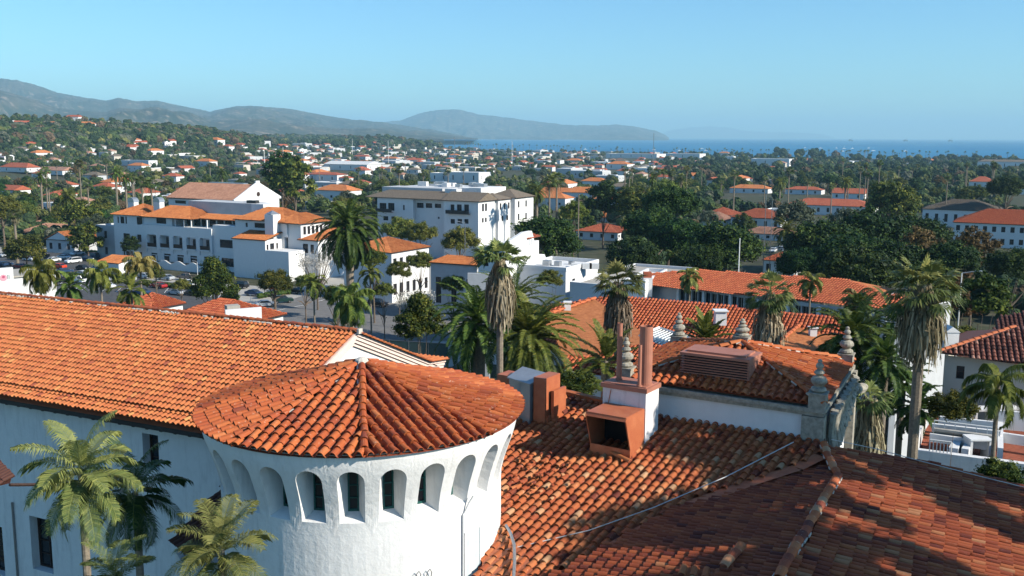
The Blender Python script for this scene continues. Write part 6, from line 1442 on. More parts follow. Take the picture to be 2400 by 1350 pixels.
for a in ((1645, 1700, 530, 514, 'white house with pink-orange hip roof beside two tall masts', 'hip', 'froof_brown', 12, 3.2), (1650, 1712, 522, 502, 'white house under a wide red roof behind the pink-orange one', 'hip', 'froof_red', 16, 3), (1712, 1830, 535, 508, 'long arcaded building with red tiled roof and red awning', 'hip', 'froof_red', 16, 3.4),
          (1795, 1840, 512, 492, 'white block with bell gable among red roofs', 'flat', 'whiteroof', 10, 1), (1740, 1860, 560, 545, 'low long building with pale clay roof and yellow bushes', 'hip', 'froof_brown', 10, 2.2), (1840, 2045, 500, 478, 'very long red roofed building with dark glass front', 'hip', 'froof_red', 18, 3),
          (1948, 2025, 466, 452, 'white house with red gable roof above the long red roof', 'gable', 'froof_red', 12, 3), (1840, 1925, 455, 443, 'plain pale building with thin red roof line', 'hip', 'froof_red', 12, 2), (1710, 1800, 452, 440, 'orange roofed row behind the grey-green trees', 'hip', 'froof', 12, 2.5),
          (1350, 1448, 560, 540, 'white house with long red roof and rooftop equipment right of the rounded tree', 'hip', 'froof_red', 14, 2.4), (1392, 1440, 520, 508, 'small white cottage with orange gable roof right of the hotel', 'gable', 'froof', 9, 2.2), (1262, 1335, 470, 455, 'white house with orange roof just right of the hotel roof', 'gable', 'froof', 16, 4),
          (1265, 1330, 545, 528, 'red roof peeping over the rounded dark tree', 'hip', 'froof_red', 9, 2), (2160, 2345, 530, 489, 'white house with grey-brown roof on the right', 'hip', 'greytile', 22, 4), (2232, 2520, 575, 520, 'large white two storey house with red tiled hip roof at the right edge', 'hip', 'tile_red', 20, 4.5),
          (1930, 1960, 548, 535, 'little red roof below the grey-green tree', 'hip', 'froof', 8, 2), (1788, 1862, 645, 608, 'small white building with bright red roof under the dark ficus', 'hip', 'tile_red', 9, 2), (1050, 1122, 428, 404, 'big white flat-roofed block behind the hotel', 'flat', 'whiteroof', 22, 1), (1008, 1050, 425, 406, 'white flat block joined left of the bigger one', 'flat', 'whiteroof', 16, 1),
          (0, 62, 402, 391, 'long terracotta roofed hall at the left edge with a small tower', 'hip', 'froof_red', 14, 4), (86, 146, 408, 398, 'white mission-like house with terracotta roof left', 'gable', 'froof_brown', 14, 3), (285, 348, 388, 376, 'bright white cluster house in the left mid-distance', 'flat', 'whiteroof', 12, 1), (250, 285, 420, 410, 'tan roofed long building left of centre', 'hip', 'froof_brown', 16, 3),
          (720, 790, 425, 408, 'white building with thin red roof bands behind the big tree', 'hip', 'froof_red', 16, 2), (760, 860, 398, 384, 'low grey roofed market hall in the far centre', 'gable', 'whiteroof', 30, 4), (1420, 1470, 397, 384, 'white house with a bright red hip roof in the far centre', 'hip', 'froof', 20, 4), (2270, 2330, 440, 425, 'pair of red roofed white houses on the far right', 'hip', 'froof_red', 14, 4),
          (2365, 2450, 455, 440, 'red roofed white house at the far right edge', 'hip', 'froof_red', 14, 3), (2290, 2420, 395, 378, 'long white hotel near the sea on the right', 'hip', 'greytile', 18, 3), (1560, 1640, 372, 360, 'pale long roof hall near the shore right of the mast', 'flat', 'whiteroof', 40, 1), (1420, 1540, 370, 360, 'wide grey flat warehouse near the shore', 'flat', 'gravelroof', 60, 1), (1760, 1850, 388, 372, 'white civic building with fins in the right mid-distance', 'flat', 'whiteroof', 30, 1)):
    x0, x1, yb_, ye, lab, rk, rm, D, rise = a
    b = simple_house(x0, x1, yb_, ye, lab, 119 if (x1 - x0) > 40 else 110, D, rk, rm, 'stucco_smooth', rise, wins=max(2, int((x1 - x0) / 22)), detail=(yb_ > 500), storeys=2 if yb_ > 540 and x0 > 2200 else 1, hr=2)
    c = b.P(b.W / 2, D / 2); HOUSES.append((c.x, c.y, max(b.W, D) * .62)); PROT_PX.append((x0 - 4, ye - 12, x1 + 6, yb_ - (yb_ - ye) * .35, g_ := b.o.y))
BLOCK = [(Ow + d_w * (Lw * k / 6) + nb_ * 6, 11) for d_w in ((P2 - P1).normalized(),) for k in range(7)] + [(Vector((8 + k * 7, 86 - k * 2, 0)), 14) for k in range(4)] + [(D_.P(5, 5), 12), (D_.P(16, 12), 12), (wo + dwn * 8 + inn * 6, 14)] + [(A.P(28, 5), 48), (Bh.P(15, 10), 24), (B.P(-12, 14), 36), (C.P(5, 5), 15)]
for p, r in BLOCK: HOUSES.append((p.x, p.y, r))
def free(X, Y, r): return all((X - a) ** 2 + (Y - b) ** 2 > (r + c) ** 2 * .8 for a, b, c in HOUSES)
def vis_ok(x, y): return True
random.seed(200); cnt = 0; tries = 0
while cnt < 225 and tries < 6000:
    tries += 1; x = random.uniform(-40, 2440)
    y = 338 + 165 * random.random() ** 1.7
    # fewer in the dark wooded right, none on the wooded plain far left
    if x > 1900 and random.random() < .65: continue
    if x > 1500 and y > 440: continue
    if x < 560 and random.random() < .6: continue
    if 850 < x < 1260 and y > 430: continue
    p = ground(x, y)
    if p.z < -9.4 or p.y > 3600 or p.y < 320: continue
    i = random.choices(range(8), (10, 7, 9, 5 if x > 700 else 2, 8, 4, 5, 3 if 700 < x < 1800 else 1))[0]
    if not free(p.x, p.y, HP[i][2] * .5): continue
    add_house(i, p, R_(random.choice((-29, -29, 61, 61, -20))), random.uniform(.75, 1.1) * (1 + .2 * (p.y > 1500))); cnt += 1
# hillside houses on the left
for k in range(24):
    x = random.uniform(0, 340); y = random.uniform(277, 345); p = ground(x, y)
    if p.y > 2600: continue
    i = random.choice((0, 1, 2, 4, 6)); add_house(i, p, random.uniform(-.8, .8), random.uniform(.8, 1.2), HP[i][1] + ' on the left hillside')['group'] = HP[i][1] + 's on the left hillside'
    HOUSES.append((p.x, p.y, 14))
for i in range(8):
    if i not in used_h: add_house(i, ground(1300 + i * 60, 395), R_(-29))
# small white bell tower in the trees and mast
tw = ground(393, 318) if False else at_Y(393, 305, 2300); zt_ = tw.z; tb = thing('bell_tower', 'small white bell tower among trees on the left plain', 'tower', (tw.x, tw.y, tz(tw.x, tw.y)))
m = MB(); m.box((tw.x, tw.y, (zt_ + tz(tw.x, tw.y)) / 2), (9, 9, zt_ - tz(tw.x, tw.y))); m.build('wall', 'stucco_smooth', tb); m = MB(); m.box((tw.x, tw.y, zt_ + 2.5), (6, 6, 5)); m.build('belfry', 'stucco_smooth', tb)

# ------------------------------------------------------------------ trees one can tell apart
random.seed(300)
KN = [('broadleaf_tree1', 'green broadleaf tree', 6), ('broadleaf_tree2', 'tall green broadleaf tree', 6), ('ficus_tree1', 'dark rounded evergreen tree', 4), ('evergreen_tree1', 'tall dark evergreen tree', 5), ('grey_tree1', 'grey-green tree', 4), ('olive_tree1', 'yellow-green tree', 4), ('rust_tree1', 'brownish tree', 2), ('conical_tree1', 'conical green tree', 2)]
cnt = 0; tries = 0; NEAR = []
while cnt < 255 and tries < 9000:
    tries += 1; x = random.uniform(-60, 2460); y = random.choice((random.uniform(392, 560), random.uniform(392, 470))); p = ground(x, y)
    if p.y < 295 or p.y > 1150: continue
    if x < 330 and y > 560: continue
    if 1850 < x < 2150 and p.y < 330: pass
    if not free(p.x, p.y, 3.5) or not clear(p, 12, 5): continue
    if 350 < x < 1550 and y < 440 and random.random() < .5: continue
    if any((p.x - a) ** 2 + (p.y - b) ** 2 < 52 for a, b in NEAR): continue
    if 620 < x < 1130 and p.y < 345: continue
    key, lb, _ = random.choices(KN, [k[2] * (2.2 if (x > 1450 and k[0] in ('ficus_tree1', 'evergreen_tree1')) else 1) for k in KN])[0]
    rx0, h0, rz0 = SPEC[key]; s = random.uniform(.55, 1.05) * 5.6 / rx0; hh = random.uniform(7, 11) * (1.3 if x > 1850 else 1)
    side = 'left of the hotels' if x < 700 else 'behind the hotels' if x < 1500 else 'in the wooded right side'
    o = copy_tree(PROT[key], (p.x, p.y, p.z), random.uniform(0, 6), s, lb + ' among the houses ' + side, lb + 's ' + side); o['category'] = 'tree'; stand(o, s, hh, h0)
    NEAR.append((p.x, p.y)); cnt += 1
for k, o in list(PROT.items()):
    if k not in USED and k not in ('blossom1',): p = ground(random.uniform(1500, 2300), 430); put(o, p); o['label'] = 'evergreen tree standing in the wooded right side'
# mid-distance palms
fp1 = make_fan_palm('tall fan palm rising over the town roofs', 17, R=1.5, pet=1.2, n=26, skirt=3.5, skr=1.0, trunk=.3, seed=401, nsk=70)
fp2 = make_fan_palm('tall fan palm rising over the town roofs', 21, R=1.4, pet=1.1, n=22, skirt=2.5, skr=.9, trunk=.28, seed=402, nsk=50)
dp1 = make_feather_palm('full date palm among the town trees', 11, L=4.6, n=44, trunk=.5, nl=16, ll=.8, lw=.16, seed=403)
random.seed(404); firsts = {}
def palm_put(src, x, y, Y, lab, gr, s=1.0):
    """crown centre at pixel x,y"""
    p = at_Y(x, y, Y); g = tz(p.x, p.y); h0 = 17 if src is fp1 else 21 if src is fp2 else 11; sz = max(.3, (p.z - g) / h0)
    if src.name not in firsts: firsts[src.name] = 1; put(src, (p.x, p.y, g), 0, s); stand(src, s, p.z - g, h0); src['label'] = lab; src['group'] = gr; return
    o = copy_tree(src, (p.x, p.y, g), random.uniform(0, 6), s, lab, gr); stand(o, s, p.z - g, h0)
for x, y, Y, lab in ((332, 425, 330, 'fan palm behind the left roof chimney of the arcaded building'), (354, 428, 335, 'bushy topped fan palm just left of the second roof chimney'), (1288, 425, 300, 'tall slender fan palm right of the hotel'), (1305, 418, 305, 'taller twin fan palm right of the hotel'), (1596, 415, 420, 'tall fan palm above the dark ficus clump'), (1465, 395, 520, 'fan palm standing alone over the centre right roofs'), (1575, 405, 450, 'fan palm left of the one above the ficus'),
                    (205, 430, 420, 'fan palm above the gabled house'), (1246, 445, 330, 'short fan palm at the right end of the hotel roof'), (1722, 405, 460, 'fan palm in the grove behind the masts'), (1850, 400, 480, 'fan palm beyond the long red roof'), (2035, 405, 430, 'fan palm rising from the dark right trees')): palm_put(fp1 if Y < 400 else fp2, x, y, Y, lab, 'single tall fan palms over the town', 1.15)
for x, y, Y, lab in ((158, 462, 350, 'dark starburst date palm left of the arcaded building'), (1843, 540, 260, 'date palm in front of the pale clay roof'), (1258, 452, 330, 'small date palm by the orange roofed house'), (520, 405, 560, 'date palm in the left mid-distance')): palm_put(dp1, x, y, Y, lab, 'date palms seen among the houses')
for k in range(85):
    x = random.choice((random.uniform(60, 330), random.uniform(1380, 2350), random.uniform(480, 1300), random.uniform(1380, 2350))); y = random.uniform(372, 440); Y = random.uniform(420, 950)
    palm_put(random.choice((fp1, fp2, fp2, dp1) if y > 400 else (fp1, fp2)), x, y, Y, 'fan or feather palm crown showing over roofs and trees of the town', 'palms scattered over the town', random.uniform(.8, 1.15))
# shore palms
sp = make_fan_palm('slender palm on the beachfront against the sea', 18, R=2.6, pet=1.0, n=11, skirt=0, trunk=.35, seed=405, low=-.1); random.seed(406); first = True
m_sp = [c for c in sp.children if c.name.startswith('crown')][0]
for k in range(165):
    x = lerp(1060, 2440, (k + random.uniform(-1.5, 1.5)) / 165) if k % 2 else random.choice((1110, 1180, 1320, 1440, 1620, 1700, 1890, 2010, 2110)) + random.gauss(0, 28)
    ratio = (x - CX) / F; Y = 300.0
    for _ in range(20): Y = shore(ratio * Y, Y) - random.uniform(30, 110) * .05 - 40
    Y -= random.uniform(0, 160); g = tz(ratio * Y, Y); s = random.uniform(.6, 1.05) * (Y / 2300) ** .3
    if first: put(sp, (ratio * Y, Y, g), 0, s); sp['group'] = 'palms along the beachfront'; first = False
    else: copy_tree(sp, (ratio * Y, Y, g), random.uniform(0, 6), s, 'slender palm on the beachfront against the sea', 'palms along the beachfront')

# ------------------------------------------------------------------ the mass of far trees: one object
rng = np.random.default_rng(5)
def tree_proto(seed, n=26, sg=6):
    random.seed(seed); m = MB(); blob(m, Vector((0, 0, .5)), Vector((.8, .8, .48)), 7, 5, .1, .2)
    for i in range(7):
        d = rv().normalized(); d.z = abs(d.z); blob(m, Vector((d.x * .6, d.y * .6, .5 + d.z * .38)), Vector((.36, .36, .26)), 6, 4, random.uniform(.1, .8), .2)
    clump_leaves(m, Vector((0, 0, .55)), Vector((1.0, 1.0, .55)), n, .34, tint0=.5)
    return np.array([tuple(v) for v in m.v]), m.f, np.array(m.t)
TP = [tree_proto(500 + i) for i in range(7)]
pts = []; random.seed(600)
def scatter(n, xr, yr, rmin, rmax, hmin, hmax, wts, cond=None):
    for _ in range(n):
        x = random.uniform(*xr); y = random.uniform(*yr); p = ground(x, y)
        if p.z < -9.3 or p.y < 100: continue
        if cond and not cond(x, y, p): continue
        k = (p.y / 1500) ** .25 if p.y > 1500 else 1
        if not free(p.x, p.y, 2.0) or not clear(p, 9): continue
        pts.append((p, random.uniform(rmin, rmax) * k, random.uniform(hmin, hmax), random.choices(range(5), wts)[0]))
mid = lambda x, y, p: not (500 < x < 1560) or random.random() < .75
scatter(2300, (-60, 2460), (392, 500), 2.4, 4.6, 4, 8, (6, 2, 3, 2, 1), mid)
scatter(2300, (-60, 2460), (360, 400), 3, 5.5, 5, 9, (6, 3, 2, 3, 1), mid)
scatter(2300, (-60, 2460), (334, 365), 4, 7, 5, 10, (6, 4, 1, 3, 1), mid)
scatter(1100, (1560, 2460), (350, 440), 4, 7.5, 9, 15, (4, 8, 1, 1, 1))
scatter(2200, (-60, 1040), (314, 345), 7, 13, 11, 18, (5, 6, 1, 3, 1))
scatter(1300, (-60, 480), (262, 345), 4, 7, 5, 10, (6, 5, 1, 3, 1))
scatter(900, (820, 1040), (306, 335), 6, 11, 13, 24, (3, 8, 0, 1, 1))
right_gap = lambda x, y, p: p.y > 138 and not (1780 < x < 1870 and 565 < y < 650)
scatter(420, (1440, 2440), (500, 640), 2.6, 4.4, 3.5, 7.5, (4, 8, 1, 0, 1), right_gap)
scatter(160, (0, 270), (470, 590), 2.4, 4, 3.5, 7, (6, 2, 4, 1, 1), lambda x, y, p: y < 582)
scatter(90, (840, 1110), (540, 640), 1.8, 3, 2.5, 5, (5, 2, 5, 1, 0), lambda x, y, p: p.y > 232)
scatter(160, (1120, 1500), (440, 560), 3, 5, 4, 9, (5, 6, 4, 0, 1), lambda x, y, p: p.y > 260)
scatter(120, (2150, 2460), (600, 760), 2.2, 3.6, 3, 6, (4, 6, 1, 0, 2), lambda x, y, p: p.y > 105)
scatter(200, (1820, 2120), (352, 372), 7, 11, 14, 24, (2, 9, 0, 0, 1))
def stuff_trees(name, pts, mats):
    V, Fv, T, Mi = [], [], [], []; off = 0
    for (p, r, h, mi) in pts:
        v, f, t = TP[rng.integers(len(TP))]; a = rng.uniform(0, 6.28); c, s = math.cos(a), math.sin(a); hh = h / 1.0
        X = v[:, 0] * r; Yv = v[:, 1] * r; w_ = np.empty_like(v); w_[:, 0] = X * c - Yv * s + p.x; w_[:, 1] = X * s + Yv * c + p.y; w_[:, 2] = v[:, 2] * (ch_ := min(hh, r * 1.5)) + p.z + (hh - ch_) * .8
        V.append(w_); Fv.extend([tuple(i + off for i in q) for q in f]); T.append(np.clip(t + rng.normal(0, .15), 0, 1)); Mi.extend([mi] * len(f)); off += len(v)
    m = MB(); m.v = np.concatenate(V); m.f = Fv; m.m = Mi; m.t = np.concatenate(T); return m.build(name, mats)
fl = lambda n_, a, b, c: leaf_mat(n_, a, b, c, rough=.8, trans=.0, obj=False)
MAT['w1'] = fl('far_green_foliage', (.022, .040, .016), (.048, .075, .026), (.09, .12, .04)); MAT['w2'] = fl('far_dark_foliage', (.012, .024, .012), (.026, .045, .02), (.05, .075, .03)); MAT['w3'] = fl('far_olive_foliage', (.05, .06, .02), (.11, .12, .035), (.19, .18, .06))
MAT['w4'] = fl('far_grey_foliage', (.04, .05, .035), (.085, .09, .06), (.14, .14, .10)); MAT['w5'] = fl('far_brown_foliage', (.05, .035, .02), (.10, .07, .04), (.16, .11, .07))
kind(stuff_trees('woodland', pts, ['w1', 'w2', 'w3', 'w4', 'w5']), 'stuff', 'distant trees and shrubs covering the town and hillside as one mass')

# rooftops beyond the ones built singly
random.seed(650); hm = MB()
for k in range(520):
    x = random.uniform(-40, 2440) if random.random() < .2 else random.uniform(560, 1620); y = random.uniform(331, 405)
    p = ground(x, y)
    if p.z < -9.4 or p.y > 4200 or not free(p.x, p.y, 6) or not clear(p, 6): continue
    a = R_(random.choice((-29, 61))); X = Vector((math.cos(a), math.sin(a), 0)); Yv = Vector((-X.y, X.x, 0)); big = random.random() < .3; w_, d_, h = random.uniform(11, 18) * (2 if big else 1), random.uniform(8, 12) * (1.6 if big else 1), random.uniform(3.5, 6.5)
    wm = random.choice((0, 1, 1, 2, 2)); hm.box(p + Vector((0, 0, h / 2 - .5)), (w_, d_, h + 1), X, Yv, mi=wm)
    z = Vector((0, 0, h)); c = [p + X * (sx * w_ * .53) + Yv * (sy * d_ * .54) + z for sx, sy in ((-1, -1), (1, -1), (1, 1), (-1, 1))]
    if big or random.random() < .4: hm.box(p + Vector((0, 0, h + .25)), (w_ * .96, d_ * .96, .4), X, Yv, mi=random.choice((5, 5, 6)))
    else:
        r0, r1 = p - X * (w_ * .53 - d_ * .4) + z + Vector((0, 0, d_ * .2)), p + X * (w_ * .53 - d_ * .4) + z + Vector((0, 0, d_ * .2)); hm.add(c + [r0, r1], [(0, 1, 5, 4), (1, 2, 5), (2, 3, 4, 5), (3, 0, 4)], random.choice((3, 3, 4, 7)))
    for i in range(3): hm.box(p - Yv * (d_ / 2) + X * (w_ * (i / 3 - .33)) + Vector((0, 0, h * .5)), (1.2, .1, 1.3), X, Yv, mi=8)
kind(hm.build('far_rooftops', ['stucco_smooth', 'wall_cream', 'wall_grey', 'froof_red', 'froof_brown', 'whiteroof', 'gravelroof', 'greytile', 'glass']), 'stuff', 'countless small far houses and sheds of the town')

# ------------------------------------------------------------------ mountains and islands
def range_mesh(name, prof, foot, ridge, zfoot, seed, rough=.42, step=2.2, rows=44, back=.25, nfreq=1.0):
    xs = np.arange(prof[0][0], prof[-1][0] + 1, step); m = MB(); vs = []; nr = rows + 5
    for x in xs:
        yy = interp(x, prof) + 1.6 * noise.noise(Vector((x * .045, seed, 0))) + .8 * noise.noise(Vector((x * .16, seed, 4)))
        fx = (x - CX) / F; zr = H + (319 + (x - CX) * math.tan(ROLL) - yy) / F * ridge * .985
        for j in range(nr):
            t = j / (rows - 1.0)
            if t <= 1:
                Y = lerp(foot, ridge, t); b = t ** 1.25
                q = Vector((fx * Y * .0006 * nfreq, Y * .00035 * nfreq, seed)); nn = noise.fractal(q, 1.0, 2.1, 5); rav = abs(noise.noise(Vector((fx * Y * .0024 * nfreq, Y * .0005 * nfreq, seed + 7)))) + .45 * abs(noise.noise(Vector((fx * Y * .0075 * nfreq, Y * .0012 * nfreq, seed + 3))))
                z = zfoot + (zr - zfoot) * max(0, b + (rough * nn * 1.3 - rav * rough * 1.1 + .1 * rough) * math.sin(math.pi * min(1, t * 1.0)) * (1 if t < 1 else 0))
            else: tt = (t - 1) * 5; Y = ridge * (1 + .05 * (t - 1) * 20 * back); z = zr - (zr - zfoot) * min(1.2, (t - 1) * rows / 5.0)
            vs.append((fx * Y, Y, z))
    n = len(xs); fs = [(i * nr + j, (i + 1) * nr + j, (i + 1) * nr + j + 1, i * nr + j + 1) for i in range(n - 1) for j in range(nr - 1)]
    m.add(vs, fs, 0, .5); o = m.build(name, 'mountain', None, smooth=True); kind(o, 'structure'); return o
mm_, nn_, bb_ = new_mat('chaparral_mountain'); f1 = nz(nn_, .0032, 10, 'World', .72); f2 = nz(nn_, .012, 6, 'World', .7)
c_ = ramp(nn_, [(.35, (.012, .022, .012)), (.48, (.028, .036, .018)), (.58, (.075, .068, .045)), (.7, (.018, .028, .014))], f1).outputs[0]
c_ = mix(nn_, c_, (.45, .33, .25), ramp(nn_, [(.54, (0, 0, 0)), (.66, (.5, .5, .5))], f2).outputs[0]); nn_.links.new(c_, bb_.inputs["Base Color"]); bb_.inputs["Roughness"].default_value = 1; MAT['mountain'] = mm_
PR1 = [(-260, 200), (-60, 192), (0, 188), (25, 186), (60, 191), (100, 200), (150, 218), (215, 230), (262, 237), (290, 230), (330, 238), (380, 237), (440, 250), (500, 262), (560, 250), (600, 249), (680, 255), (760, 270), (800, 277), (860, 283), (900, 287), (960, 296), (1020, 305), (1080, 317), (1120, 326)]
PR2 = [(640, 320), (760, 300), (860, 290), (940, 283), (985, 266), (1010, 261), (1040, 258), (1075, 257), (1120, 268), (1180, 275), (1250, 284), (1320, 293), (1400, 294), (1440, 292), (1490, 298), (1530, 306), (1552, 316), (1562, 322)]
range_mesh('mountains', PR1, 5600, 10500, 18, 3.1)
range_mesh('mountains', [(x, y + 26 + 10 * math.sin(x * .012)) for x, y in PR1 if x < 1000] + [(1040, 322)], 4600, 7200, 14, 6.4, rough=.5)
range_mesh('headland', PR2, 13500, 17500, -12, 9.2, nfreq=.7)
range_mesh('island', [(1530, 321), (1555, 308), (1600, 299), (1650, 296), (1700, 299), (1730, 306), (1780, 309), (1850, 309), (1900, 312), (1930, 317), (1945, 321.5)], 37000, 39500, -12, 12.5, rows=10, nfreq=.3)
# beach strip and breakwater line
# oil platforms
for i, (x, lab) in enumerate(((1994, 'dark oil platform on the horizon, nearest to the island'), (2123, 'dark oil platform on the horizon, middle one of three'), (2228, 'dark oil platform on the horizon, rightmost of three'))):
    p = at_Y(x, 321, 11500); t = thing('oil_platform', lab, 'oil platform', (p.x, p.y, -10), 0, 'oil platforms on the horizon'); m = MB(); m.box((p.x, p.y, 6), (46, 30, 8)); m.box((p.x - 8, p.y, 14), (16, 16, 8)); m.build('deck', 'gutter', t)
    for sx in (-16, 16): m = MB(); m.tube([(p.x + sx, p.y, -14), (p.x + sx, p.y, 3)], 2.6, 6); m.build('leg', 'gutter', t)
    m = MB(); m.tube([(p.x + 12, p.y, 9), (p.x + 15, p.y, 36)], [2.5, .8], 4); m.build('derrick', 'gutter', t)
random.seed(700)
for i in range(14):
    x = random.choice((random.uniform(1560, 1760), random.uniform(1880, 2060), random.uniform(1100, 2350))); y = random.uniform(345, 362); p = at_z(x, y, -10); L = random.uniform(10, 16)
    if p.y < shore(p.x, p.y) + 80: p = Vector((p.x / p.y * (shore(p.x, p.y) + 200), shore(p.x, p.y) + 200, -10))
    m = MB(); m.extr([(p.x - L / 2, p.y - 1.5, -9.2), (p.x + L / 2 - 1, p.y - 1.5, -9.2), (p.x + L / 2, p.y - 1.5, -7.6), (p.x - L / 2, p.y - 1.5, -7.8)], (0, 3, 0)); t = thing('boat', 'small white boat moored off the beach', 'boat', tuple(p), 0, 'boats moored off the beach'); m.build('hull', 'trim_white', t); m = MB(); m.box((p.x - L * .1, p.y, -6.8), (L * .4, 2.2, 1.5)); m.build('cabin', 'trim_white', t); m = MB(); m.tube([(p.x, p.y, -7), (p.x, p.y, 3)], .15, 4); m.build('mast', 'trim_white', t)

# ------------------------------------------------------------------ cars
def paint(name, c): return simple(name, c, .35, .03, 1, spec=.5, metal=.2)
CP = {'white': paint('white_car_paint', (.75, .76, .77)), 'silver': paint('silver_car_paint', (.42, .45, .48)), 'black': paint('black_car_paint', (.012, .013, .016)), 'blue': paint('dark_blue_car_paint', (.02, .05, .12)), 'red': paint('red_car_paint', (.35, .02, .02)), 'orange-red': paint('orange_red_car_paint', (.65, .06, .02)), 'dark green': paint('dark_green_car_paint', (.01, .04, .035)), 'brown': paint('brown_car_paint', (.16, .13, .12))}
MAT['tyre'] = simple('tyre_rubber', (.02, .02, .02), .9, .1)
PROF = {'sedan': ([(-2.25, .35), (2.2, .35), (2.3, .65), (2.15, .85), (1.1, 1.0), (-1.5, 1.02), (-2.2, .98), (-2.3, .7)], [(1.15, .99), (.45, 1.42), (-.95, 1.44), (-1.75, 1.01)]),
        'suv': ([(-2.3, .4), (2.25, .4), (2.35, .8), (2.2, 1.05), (1.2, 1.15), (-2.25, 1.15), (-2.35, .8)], [(1.2, 1.14), (.55, 1.72), (-2.0, 1.74), (-2.25, 1.14)]),
        'pickup': ([(-2.75, .5), (2.6, .5), (2.7, .85), (2.55, 1.1), (1.4, 1.2), (-2.7, 1.2), (-2.75, .9)], [(1.35, 1.19), (.8, 1.75), (-.35, 1.76), (-.6, 1.19)])}
def make_car(kind_, colr):
    t = thing('parked_car' if kind_ != 'pickup' else 'pickup_truck', 'car', 'pickup truck' if kind_ == 'pickup' else 'car', (0, 0, 0), 0, 'cars in the parking lot and streets'); b, c = PROF[kind_]; m = MB()
    m.extr([(x, -.88, z) for x, z in b], (0, 1.76, 0)); vs = [(x, -.80 if z < 1.25 else -.66, z) for x, z in c] + [(x, .80 if z < 1.25 else .66, z) for x, z in c]; m.box((sum(x for x, z in c[1:3]) / 2, 0, c[1][1] + .015), (abs(c[1][0] - c[2][0]) * .98, 1.3, .04))
    for k in (0, 1, 2, 3):
        for sgn in (0, 4): 
            p, q = Vector(vs[k + sgn]), Vector(vs[(k + 1) % 4 + sgn])
            if k != 3: m.tube([p, q], .045, 4)
    if kind_ == 'pickup': m.box((-1.65, 0, 1.21), (2.0, 1.4, .03), mi=1)
    m.build('body', [CP[colr], 'black'], t); g = MB(); g.add(vs, [(0, 1, 5, 4), (2, 3, 7, 6), (3, 2, 1, 0), (4, 5, 6, 7)]); g.build('windows', 'glass', t) if False else g.build('window', 'glass', t)
    for sx in (-1.4, 1.4):
        for sy in (-.82, .82): w_ = MB(); w_.tube([(sx, sy - .1, .34), (sx, sy + .1, .34)], .34, 10); o = w_.build('wheel', 'tyre', t); h_ = MB(); h_.tube([(sx, sy - .11, .34), (sx, sy + .11, .34)], .18, 8); r_ = h_.build('rim', 'steel', t); r_.parent = o; r_.matrix_parent_inverse = Matrix.Identity(4)
    for sy in (-.6, .6): l_ = MB(); l_.box((b[2][0] - .06, sy, .78), (.1, .35, .16)); l_.build('headlight', 'trim_white', t)
    return t
